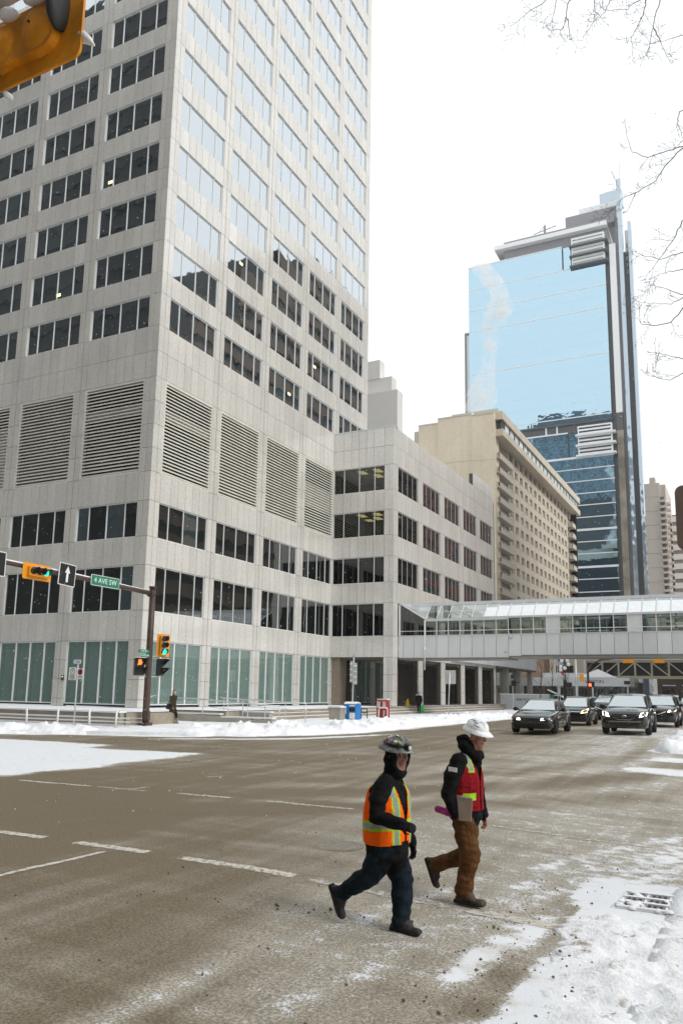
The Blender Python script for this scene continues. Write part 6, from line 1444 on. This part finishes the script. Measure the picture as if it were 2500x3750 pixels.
m.build('snow_cap', snowm, ho_, smooth=True)
MB().tube([HQ(.138 * math.cos(t_), .115 * math.sin(t_), .03) for t_ in [2 * math.pi * k / 24 for k in range(25)]], .012, 6).build('lamp_strap', carblack, ho_, smooth=True)
m = MB(); m.tube([HQ(.13, -.02, .035), HQ(.185, -.022, .03)], [.03, .026], 12); m.build('headlamp', carblack, ho_, smooth=40); m = MB(); m.tube([HQ(.184, -.022, .03), HQ(.190, -.022, .03)], .02, 12); m.build('lamp_lens', lamp_off, ho_)
m = MB(); m.sphere(HQ(.10, -.09, .035), (.03, .02, .022), 8, 6); m.build('lamp_battery', carblack, ho_, smooth=True)
for q, c_ in ((.05, signw), (-.04, mat('sticker_red', (.45, .05, .04), .5)), (.09, lime)): m = MB(); m.sphere(HQ(q, -.098 + abs(q) * .25, .055), (.022, .008, .018), 8, 5); m.build('sticker', c_, ho_, smooth=True)
# ---- worker in the red vest
Y2 = 8.4; g2 = gz(-2.8, Y2); J = maker(Y2, 0, g2)
m2 = thing('person', 'worker in a red vest and white hard hat carrying a clipboard', 'person', (-2.78, Y2, g2))
hd = R(-10); F2 = Vector((math.cos(hd), math.sin(hd), 0)); S2 = Vector((-math.sin(hd), math.cos(hd), 0))
fg = Fig(); ch2 = J(-2.80, 1.25)
fg.slab([J(-2.80, .86), J(-2.80, .95), J(-2.81, 1.08), J(-2.80, 1.24), J(-2.79, 1.39), J(-2.77, 1.48)], [(.20, .165), (.205, .17), (.21, .175), (.215, .17), (.205, .145), (.12, .095)], 'torso', S2)
fg.limb([J(-2.77, 1.47), J(-2.71, 1.60)], [.085, .075], 'jacket')
shr = J(-2.86, 1.43, -.16); elr = J(-2.985, 1.09, -.24); wrr = J(-2.905, .895, -.25)
fg.limb([shr, shr.lerp(elr, .5) + Vector((-.015, -.02, 0)), elr, elr.lerp(wrr, .55), wrr], [.095, .09, .084, .074, .06], 'sleeve')
hand(fg, wrr, (.85, .1, -.45), (.1, .9, .3), 'glove', 1.15, 1.0)
shl = J(-2.72, 1.43, .16); ell = J(-2.66, 1.14, .25); wrl = J(-2.60, .90, .25)
fg.limb([shl, ell, wrl], [.08, .066, .05], 'sleeve'); hand(fg, wrl, (.2, 0, -1), (-.5, -.7, 0), 'skin', .8)
fg.slab([J(-2.79, .80), J(-2.79, .92)], [(.165, .128), (.165, .13)], 'trousers', S2)
hr = J(-2.82, .84, -.085); kr = J(-2.755, .50, -.07); ar = J(-2.825, .135, -.05)
fg.limb([hr, hr.lerp(kr, .5), kr + Vector((.01, 0, 0)), kr.lerp(ar, .5), ar], [.125, .118, .100, .095, .088], 'trousers')
hl_ = J(-2.77, .84, .085); kl = J(-2.79, .50, .10); al = J(-3.115, .355, .09)
fg.limb([hl_, hl_.lerp(kl, .5), kl, kl.lerp(al, .5), al], [.12, .114, .096, .09, .078], 'trousers')
B1 = boot(fg, ar, (1, -.17, -.02), 'boot', h=.125, L=.30); B2 = boot(fg, al, (.38, -.05, -.92), 'boot', up=(.92, 0, .38), h=.10, L=.285)
hc2 = J(-2.665, 1.70); hf2 = Vector((.95, -.22, -.22)); hs2 = Vector((.22, .97, 0))
HP2 = head(fg, hc2, hf2, hs2, 1.03)
fg.slab([HP2(-.03, 0, -.13), HP2(-.10, 0, -.115), HP2(-.165, 0, -.06)], [(.10, .075), (.125, .085), (.09, .06)], 'hood', S2)     # hood lying back
for q in (1, -1): fg.limb([HP2(-.06, .10 * q, -.10), HP2(.02, .085 * q, -.15), HP2(.07, .035 * q, -.19)], [.05, .045, .04], 'hood')
fg.limb([HP2(.05, 0, -.16), HP2(.06, 0, -.27)], [.05, .05], 'jacket')
figure(fg, .0088, {'torso': jk, 'jacket': jk, 'sleeve': jk, 'glove': mat('work_glove', (.16, .10, .075), .8, var=.3, vscale=15), 'trousers': canvas, 'boot': boot_br, 'skin': skin, 'hood': jk}, .014, 'body', m2)
sole_part(m2, B1, rubber); sole_part(m2, B2, rubber); face_bits(m2, HP2, 1.03)
tl2 = lambda p: ((p - ch2).dot(F2), (p - ch2).dot(S2), p.z - g2)
def keep2(p):
    a_, b_, z = tl2(p)
    if z < .955 or z > 1.525: return False
    if a_ > 0 and abs(b_) < .012 + max(0, z - 1.25) * .32: return False
    if math.hypot(a_ + .01, z - 1.42) < .09 and abs(b_) > .14: return False
    return True
def pick2(p):
    a_, b_, z = tl2(p); d = abs(abs(b_) - .115)
    if z > 1.36 and d < .024: return 'silver'
    if z > 1.34 and d < .036: return 'lime'
    if -.20 < b_ < -.075 and a_ > .0 and 1.06 < z < 1.135: return 'lime'
    if abs(z - 1.04) < .006 or abs(z - 1.19) < .005: return 'seam'
    return 'red'
vest(fg, {'torso'}, .016, .009, keep2, pick2, {'red': red, 'lime': lime, 'silver': silver, 'seam': cloth('vest_seam', (.10, .008, .012))}, 'safety_vest', m2).__setitem__('label', 'red vest with lime pocket and shoulder tape')
# chest pocket, collar flaps, sleeve print
q0 = ch2 + F2 * .155 - S2 * .09
for z, w_, h_ in ((1.20, .09, .075), (1.02, .11, .06)): MB().box(-w_ / 2, w_ / 2, -.012, .012, -h_ / 2, h_ / 2).build('pocket', red, m2).matrix_local = Matrix.Translation(Vector((q0.x, q0.y - .02, g2 + z)) - Vector((-2.78, Y2, g2))) @ Matrix.Rotation(R(50), 4, 'Z')
MB().box(-.05, .05, -.004, .004, -.022, .022).build('sleeve_print', signw, m2).matrix_local = Matrix.Translation(J(-2.935, 1.345, -.295) - Vector((-2.78, Y2, g2))) @ Matrix.Rotation(R(-12), 4, 'Z') @ Matrix.Rotation(R(4), 4, 'Y')
hat = mat('white_hat', (.80, .81, .82), .5, var=.06, vscale=12, bump=.4, bscale=40)
h2, HQ2 = helmet(m2, HP2(-.01, 0, .07), hf2, hs2, hat, .062, .028, .02, .108, .108, .133, R(4), 'hard_hat')
MB().tube([HQ2(.02, -.118, .055), HQ2(.05, -.113, .055), HQ2(.075, -.105, .048)], .005, 6).build('vent_slot', carblack, h2)
m = MB()
for i in range(18): a_ = rnd.uniform(0, 6.3); r_ = rnd.uniform(0, .09); m.sphere(HQ2(r_ * math.cos(a_), r_ * math.sin(a_), .108 - r_ * r_ * 5), (.03, .03, .012), 8, 5)
m.build('snow_cap', snowm, h2, smooth=True)
# what he carries
cb = thing('clipboard', 'brown clipboard folder held flat against the red vested worker', 'clipboard', J(-2.80, .95, -.29))
cpts = [J(-2.885, 1.085, -.285), J(-2.715, 1.06, -.285), J(-2.735, .826, -.285), J(-2.862, .828, -.285)]
MB().prism(cpts, (0, -.012, 0)).build('board', card, cb); MB().prism([J(-2.84, 1.083, -.292), J(-2.77, 1.072, -.292), J(-2.772, 1.055, -.292), J(-2.842, 1.066, -.292)], (0, -.012, 0)).build('clip', steel, cb)
pt = thing('pink_flask', 'pink cloth wrapped flask carried under the worker arm', 'flask', J(-3.0, .89, -.2))
a_, b_ = J(-3.125, .93, -.16), J(-2.85, .862, -.27)
MB().tube([a_, a_.lerp(b_, .06), a_.lerp(b_, .5), a_.lerp(b_, .94), b_], [.026, .036, .036, .032, .022], 14).build('sleeve', pink, pt, smooth=50)
# ---- pedestrian in the dark coat, walking right
def walker(label, x, y, z, coat, trou, boot_m, facing, hgt=1.68, stride=.26, skirt=False, beanie=None, mask=None, voxel=.018):
    t = thing('person', label, 'person', (x, y, z), 0.); f = Vector((math.cos(facing), math.sin(facing), 0)); s_ = Vector((-f.y, f.x, 0)); k = hgt / 1.68
    P = lambda a_, b_, h_: (f * a_ + s_ * b_) * k + Vector((0, 0, h_ * k))
    g = Fig(); g.slab([P(0, 0, .80), P(0, 0, 1.0), P(.01, 0, 1.2), P(.02, 0, 1.36), P(.025, 0, 1.41)], [(.17 * k, .13 * k), (.165 * k, .125 * k), (.185 * k, .13 * k), (.17 * k, .11 * k), (.10 * k, .08 * k)], 'coat', s_)
    if skirt: g.slab([P(-.02, 0, .58), P(-.01, 0, .8), P(0, 0, .9)], [(.185 * k, .17 * k), (.175 * k, .14 * k), (.165 * k, .12 * k)], 'coat', s_)
    for q in (1, -1):
        st_ = stride * q; an = P(st_ * 1.0, .085 * q, .12 + (.03 if q < 0 else 0)); kn = P(st_ * .45 + .05, .09 * q, .47); g.limb([P(0, .085 * q, .82), kn, an], [.095 * k, .066 * k, .05 * k], 'trousers')
        g.slab([an + f * -.05 + Vector((0, 0, -.085)), an + f * .05 + Vector((0, 0, -.085)), an + f * .15 + Vector((0, 0, -.09))], [(.038, .035), (.042, .035), (.035, .028)], 'boot', s_); g.limb([an + Vector((0, 0, .12)), an + Vector((0, 0, -.06))], [.058 * k, .052 * k], 'boot')
        el = P(-st_ * .35 - .02, .235 * q, 1.07); wr = P(-st_ * .55 + .08, .225 * q, .86); g.limb([P(.01, .19 * q, 1.34), el, wr], [.068 * k, .055 * k, .045 * k], 'coat'); hand(g, wr, (P(0, 0, 0) + f * .3 + Vector((0, 0, -1))), -s_ * q, 'skin' if mask is None else 'coat', .7, k)
    PH = head(g, P(.05, 0, 1.55), f - Vector((0, 0, .12)), s_, k, 'skin', 'hair'); g.limb([P(.02, 0, 1.40), P(.04, 0, 1.5)], [.06 * k, .055 * k], 'coat')
    g.slab([PH(-.03, 0, .075), PH(-.035, 0, -.01), PH(-.03, 0, -.08)], [(.085 * k, .085 * k), (.088 * k, .08 * k), (.075 * k, .07 * k)], 'hair', s_)
    figure(g, voxel, {'coat': coat, 'trousers': trou, 'boot': boot_m, 'skin': skin_l, 'hair': beanie or hair}, .004, 'body', t, 4)
    face_bits(t, PH, k)
    if mask: m_ = MB(); m_.sphere(PH(.065, 0, -.045), (.05, .05, .04), 10, 6); m_.build('face_mask', mask, t, smooth=True)
    return t, P
olive = cloth('olive_coat', (.045, .038, .022)); 
px1, py1 = -27.0, 33.75; pz1 = gz(px1, py1) + .15
t, P = walker('woman in a dark olive coat with a shoulder bag on the far pavement', px1, py1, pz1, olive, cloth('black_trousers', (.012, .012, .012)), mat('grey_boot', (.20, .20, .20), .8), R(-8), 1.70, .25, True, mat('brown_hair', (.06, .028, .015), .7))
bgt = thing('shoulder_bag', 'black shoulder bag hanging behind the woman in the olive coat', 'bag', (px1 - .06, py1 - .25, pz1 + .88), 0.); m = MB(); m.prism([(-.17, -.05, -.16), (.13, -.05, -.18), (.15, -.05, .05), (.05, -.05, .14), (-.10, -.05, .12)], (0, .1, 0)); m.build('body', carblack, bgt); MB().tube([(-.08, 0, .10), (.05, .08, .42), (.10, .14, .50), (.08, 0, .12)], .015, 6).build('strap', carblack, bgt)
px2, py2 = -25.3, 64.0; pz2 = gz(px2, py2) + .16
t, P = walker('man in black with a face mask holding a green bag outside the wing', px2, py2, pz2, jk, MATS['black_trousers'], boot_b, R(-80), 1.76, .10, False, hair, mat('mask_white', (.7, .7, .7), .8))
gb = thing('green_bag', 'bright green carrier bag held by the man in black', 'bag', (px2 + .34, py2 - .1, pz2 + .3), 0.); m = MB(); m.loft([[(w_ * math.cos(2 * math.pi * j / 10), w_ * .5 * math.sin(2 * math.pi * j / 10), z) for j in range(10)] for w_, z in ((.12, -.18), (.19, -.15), (.2, .05), (.14, .25), (.05, .42))]); m.build('sack', mat('bag_green', (.01, .36, .08), .5, var=.2, vscale=8), gb, smooth=True); MB().tube([(-.02, 0, .4), (-.04, 0, .55), (.03, 0, .4)], .012, 6).build('handle', MATS['bag_green'], gb)
for x, lab in ((-17.6, 'silhouetted person walking inside the footbridge, nearer the wing'), (-9.55, 'silhouetted person walking inside the footbridge, over the right lanes')):
    t, P = walker(lab, x, YS + 1.2, 6.6, jk, MATS['black_trousers'], boot_b, 0., 1.72, .2, True, hair, None, .03)
# ------------------------------------------------------------------ bare trees
bark = mat('bark', (.052, .046, .045), .9, var=.3, vscale=6, bump=.6, bscale=30)
bark_t = mat('twig_bark', (.15, .135, .13), .9)
def twigs(mb, p, d, ln, r_, depth, rg, droop=-.12, n=7):
    """one twig with alternating side shoots and buds"""
    pts = [p]; cur = Vector(d).normalized(); rr = [r_]
    for k in range(n):
        cur = (cur + Vector((rg.gauss(0, .16), rg.gauss(0, .16), rg.gauss(0, .14) + .05))).normalized(); pts.append(pts[-1] + cur * ln / n); rr.append(max(.0016, r_ * (1 - .75 * (k + 1) / n)))
    mb.tube(pts, rr, 4 if r_ < .006 else 5, cap=False)
    if depth > 0:
        for k in range(1, n + 1):
            if rg.random() < .72:
                a_ = Vector((rg.gauss(0, 1), rg.gauss(0, .8), rg.gauss(0, 1))); a_ = (a_ - cur * a_.dot(cur)).normalized()
                dd = ((pts[k] - pts[k - 1]).normalized() * .75 + a_ * .75).normalized(); twigs(mb, pts[k], dd, ln * rg.uniform(.28, .55), max(.0016, rr[k] * .65), depth - 1, rg, droop, max(3, n - 2))
    else:
        for k in range(2, n + 1):
            if rg.random() < .6: b_ = pts[k] + Vector((rg.gauss(0, .006), rg.gauss(0, .006), .004)); mb.tube([pts[k], b_, b_ + (pts[k] - pts[k - 1]).normalized() * .014], [.0015, .0042, .001], 4, cap=False)
BR = [[[-1.91, 11.25], [-2.2, 11.18], [-2.39, 11.11]], [[-1.63, 11.13], [-1.67, 10.88], [-1.75, 10.78], [-1.9, 10.83]], [[-1.67, 10.88], [-1.64, 10.8], [-1.65, 10.64], [-1.63, 10.53]], [[-1.79, 11.2], [-1.82, 11.02], [-1.87, 10.92]], [[-1.12, 10.91], [-1.18, 10.77], [-1.25, 10.73]], [[-1.3, 10.99], [-1.32, 10.86], [-1.25, 10.71]], [[-.77, 10.76], [-.91, 10.69], [-1.12, 10.72]],
      [[-.68, 10.72], [-.71, 10.57], [-.78, 10.37], [-.87, 10.22], [-.86, 10.0]], [[-.52, 10.66], [-.58, 10.45], [-.62, 10.3], [-.67, 10.12], [-.69, 10.02]], [[-.62, 10.3], [-.53, 10.03], [-.49, 9.89]], [[-.28, 10.07], [-.34, 10.03], [-.53, 10.03]], [[-.36, 8.55], [-.51, 8.56], [-.76, 8.56], [-.94, 8.69], [-.98, 8.87]], [[-.37, 8.54], [-.58, 8.37], [-.69, 8.23], [-.88, 8.15], [-1.11, 8.11], [-1.2, 8.0], [-1.33, 7.95]], [[-.92, 8.12], [-.99, 7.94]],
      [[-.41, 7.59], [-.54, 7.4], [-.66, 7.19], [-.76, 7.08]], [[-.43, 7.2], [-.69, 7.17], [-.89, 7.26]], [[-.44, 6.98], [-.59, 6.99], [-.75, 6.97]], [[-.45, 6.66], [-.59, 6.74], [-.78, 6.88]], [[-.46, 6.63], [-.59, 6.57], [-.83, 6.65]], [[-.46, 6.5], [-.6, 6.34], [-.81, 6.33], [-.94, 6.41], [-.95, 6.57]], [[-.49, 5.87], [-.74, 5.98]], [[-.5, 5.71], [-.65, 5.63], [-.8, 5.69]], [[-.38, 9.03], [-.41, 8.85], [-.35, 8.61]]]
TX, TY = 2.6, 10.2
tree = thing('street_tree', 'bare tree beside the camera whose twigs hang in from the upper right', 'tree', (TX, TY, .0))
MB().tube([(TX, TY, -.1), (TX - .05, TY, 2), (TX + .05, TY - .05, 4), (TX - .1, TY - .1, 6.5), (TX, TY, 9), (TX - .15, TY, 12)], [.22, .19, .17, .13, .09, .05], 10).build('trunk', bark, tree, smooth=True)
rg = random.Random(5); mbt = MB(); limbs = MB()
hub = [(-.1, 8.9, 4.6), (2.4, 9.8, 8.0)]
for i, b_ in enumerate(BR):
    dy = rg.uniform(-.35, .35); k = (9.5 + dy) / 9.5
    pts = [Vector((x * k, 9.5 + dy + .03 * j * rg.uniform(-1, 1), 2.03 + (z - 2.03) * k)) for j, (x, z) in enumerate(b_)]
    r0 = .0056 if len(b_) >= 4 else .0042
    rr = [r0 * (1 - .8 * j / (len(pts) - 1)) + .0012 for j in range(len(pts))]
    # smooth the polyline a little
    fine = []; fr = []
    for j in range(len(pts) - 1):
        for q in range(4): t_ = q / 4; fine.append(pts[j].lerp(pts[j + 1], t_) + Vector((rg.gauss(0, .006), rg.gauss(0, .006), rg.gauss(0, .006)))); fr.append(rr[j] + (rr[j + 1] - rr[j]) * t_)
    fine.append(pts[-1]); fr.append(rr[-1]); mbt.tube(fine, fr, 5, cap=False)
    for j in range(1, len(fine)):
        if rg.random() < .5:
            d = (fine[j] - fine[j - 1]).normalized(); a_ = Vector((rg.gauss(0, 1), rg.gauss(0, .7), rg.gauss(0, 1))); a_ = (a_ - d * a_.dot(d)).normalized()
            twigs(mbt, fine[j], d * .6 + a_ * .9, rg.uniform(.10, .34), max(.0022, fr[j] * .45), 1, rg, n=5)
    twigs(mbt, fine[-1], (fine[-1] - fine[-2]).normalized(), .14, .003, 1, rg, n=5)
    if i not in (2, 9, 10, 13):
        s0 = fine[0]; tz_ = min(11, max(3.5, s0.z - 1.2)); mid = Vector((TX * .5 + s0.x * .5, (TY + s0.y) / 2, s0.z - .1))
        limbs.tube([(TX, TY, tz_), mid, s0 + Vector((.15, 0, .02)), s0], [.045, .022, r0 * 1.15 + .001, r0], 6, cap=False)
mbt.build('twig_crown', bark_t, tree, smooth=True); limbs.build('limb', bark, tree, smooth=True)
for k, (x, y, h_, lab) in enumerate(((-21.4, 90.5, 6.2, 'bare young street tree, leftmost of those beyond the footbridge'), (-20.4, 91.5, 6.0, 'bare young street tree with two stems beyond the footbridge'), (-19.3, 93, 4.2, 'low leaning bare sapling in front of the hotel canopy'))):
    t = thing('young_tree', lab, 'tree', (x, y, .4), group='bare trees beyond the footbridge'); rg = random.Random(20 + k)
    MB().tube([(x, y, .3), (x + .1, y, h_ * .35), (x + .25, y, h_ * .6), (x + .3, y, h_ * .85)], [.07, .055, .04, .02], 6).build('trunk', bark, t, smooth=True); m = MB()
    for j in range(16): z = h_ * rg.uniform(.35, .85); twigs(m, Vector((x + .1 + .15 * z / h_, y, z)), Vector((rg.gauss(0, .7), rg.gauss(0, .5), .8)), rg.uniform(.9, 1.8), .02, 2, rg, n=5)
    m.build('crown', mat('far_twigs', (.16, .11, .085), .9), t)
m = MB(); rg = random.Random(3)
for j in range(46):
    x = rg.uniform(-13, 3); y = rg.uniform(150, 165); twigs(m, Vector((x, y, .3)), Vector((rg.gauss(0, .15), 0, 1)), rg.uniform(3.5, 6), .06, 2, rg, n=6)
m.build('far_thicket', mat('thicket', (.15, .105, .09), .9), kind='stuff')
# ------------------------------------------------------------------ air: falling snow, steam, thin haze
m = MB(); rg = random.Random(11)
for i in range(5200):
    d = 9 + 34 * rg.random() ** .8; u = rg.uniform(-.46, .46); v_ = rg.uniform(-.62, .62)
    p = CAM + FW * d + RT * (u * d) + UPV * (v_ * d)
    if p.z < .05: continue
    s_ = rg.uniform(.0026, .0055) * (1 + d * .026); ax = Vector((.8, .15, -.45 + rg.gauss(0, .25))).normalized(); q = ax.orthogonal().normalized(); e_ = ax.cross(q); l_ = s_ * rg.uniform(1.2, 2.6)
    m.add([p + ax * l_, p + q * s_, p + e_ * s_, p - q * s_, p - e_ * s_, p - ax * l_], [(0, 1, 2), (0, 2, 3), (0, 3, 4), (0, 4, 1), (5, 2, 1), (5, 3, 2), (5, 4, 3), (5, 1, 4)])
m.build('falling_snow', mat('snowflake', (.88, .89, .9), .8), kind='stuff')
def vol(name, col_, dens, noise_scale=None, lo=.5, hi=.75):
    mm = bpy.data.materials.new(name); mm.use_nodes = True; nt = mm.node_tree; nt.nodes.remove(nt.nodes['Principled BSDF']); pv = _n(nt, 'ShaderNodeVolumePrincipled'); pv.inputs['Color'].default_value = (*col_, 1); pv.inputs['Density'].default_value = dens; pv.inputs['Anisotropy'].default_value = .2
    nt.links.new(pv.outputs[0], nt.nodes['Material Output'].inputs['Volume'])
    if noise_scale:
        tc = _n(nt, 'ShaderNodeTexCoord'); n = _n(nt, 'ShaderNodeTexNoise'); n.inputs['Scale'].default_value = noise_scale; n.inputs['Detail'].default_value = 4; nt.links.new(tc.outputs['Object'], n.inputs[0])
        mr = _n(nt, 'ShaderNodeMapRange'); mr.inputs[1].default_value = lo; mr.inputs[2].default_value = hi; mr.inputs[4].default_value = dens; nt.links.new(n.outputs[0], mr.inputs[0]); nt.links.new(mr.outputs[0], pv.inputs['Density'])
    return mm
pl = [(-51.9, 63.2, 2.6), (-50.6, 66.8, 3.6), (-49.3, 72.0, 2.2), (-48.4, 77.5, 1.6), (-47.3, 83.0, 2.6), (-45.4, 88.0, 3.0), (-46.0, 92.5, 2.0), (-49.4, 97.5, 2.2), (-51.5, 101, 1.6)]
fine = []; fr = []
for i in range(len(pl) - 1):
    for q in range(5): t_ = q / 5; fine.append((pl[i][0] + (pl[i + 1][0] - pl[i][0]) * t_, 165 + .6 * math.sin(i + t_), pl[i][1] + (pl[i + 1][1] - pl[i][1]) * t_)); fr.append((pl[i][2] + (pl[i + 1][2] - pl[i][2]) * t_) * (1 + .25 * fbm(i + t_, 2.)))
MB().tube(fine, fr, 14).build('steam_plume', vol('steam', (1., 1., 1.), .42, .34, .42, .68), smooth=True, kind='stuff')
hz = MB().box(-420, 420, -120, 460, -1.6, 186).build('haze', vol('haze_air', (.97, .985, 1.), .00016), kind='stuff')
hz.display_type = 'WIRE'
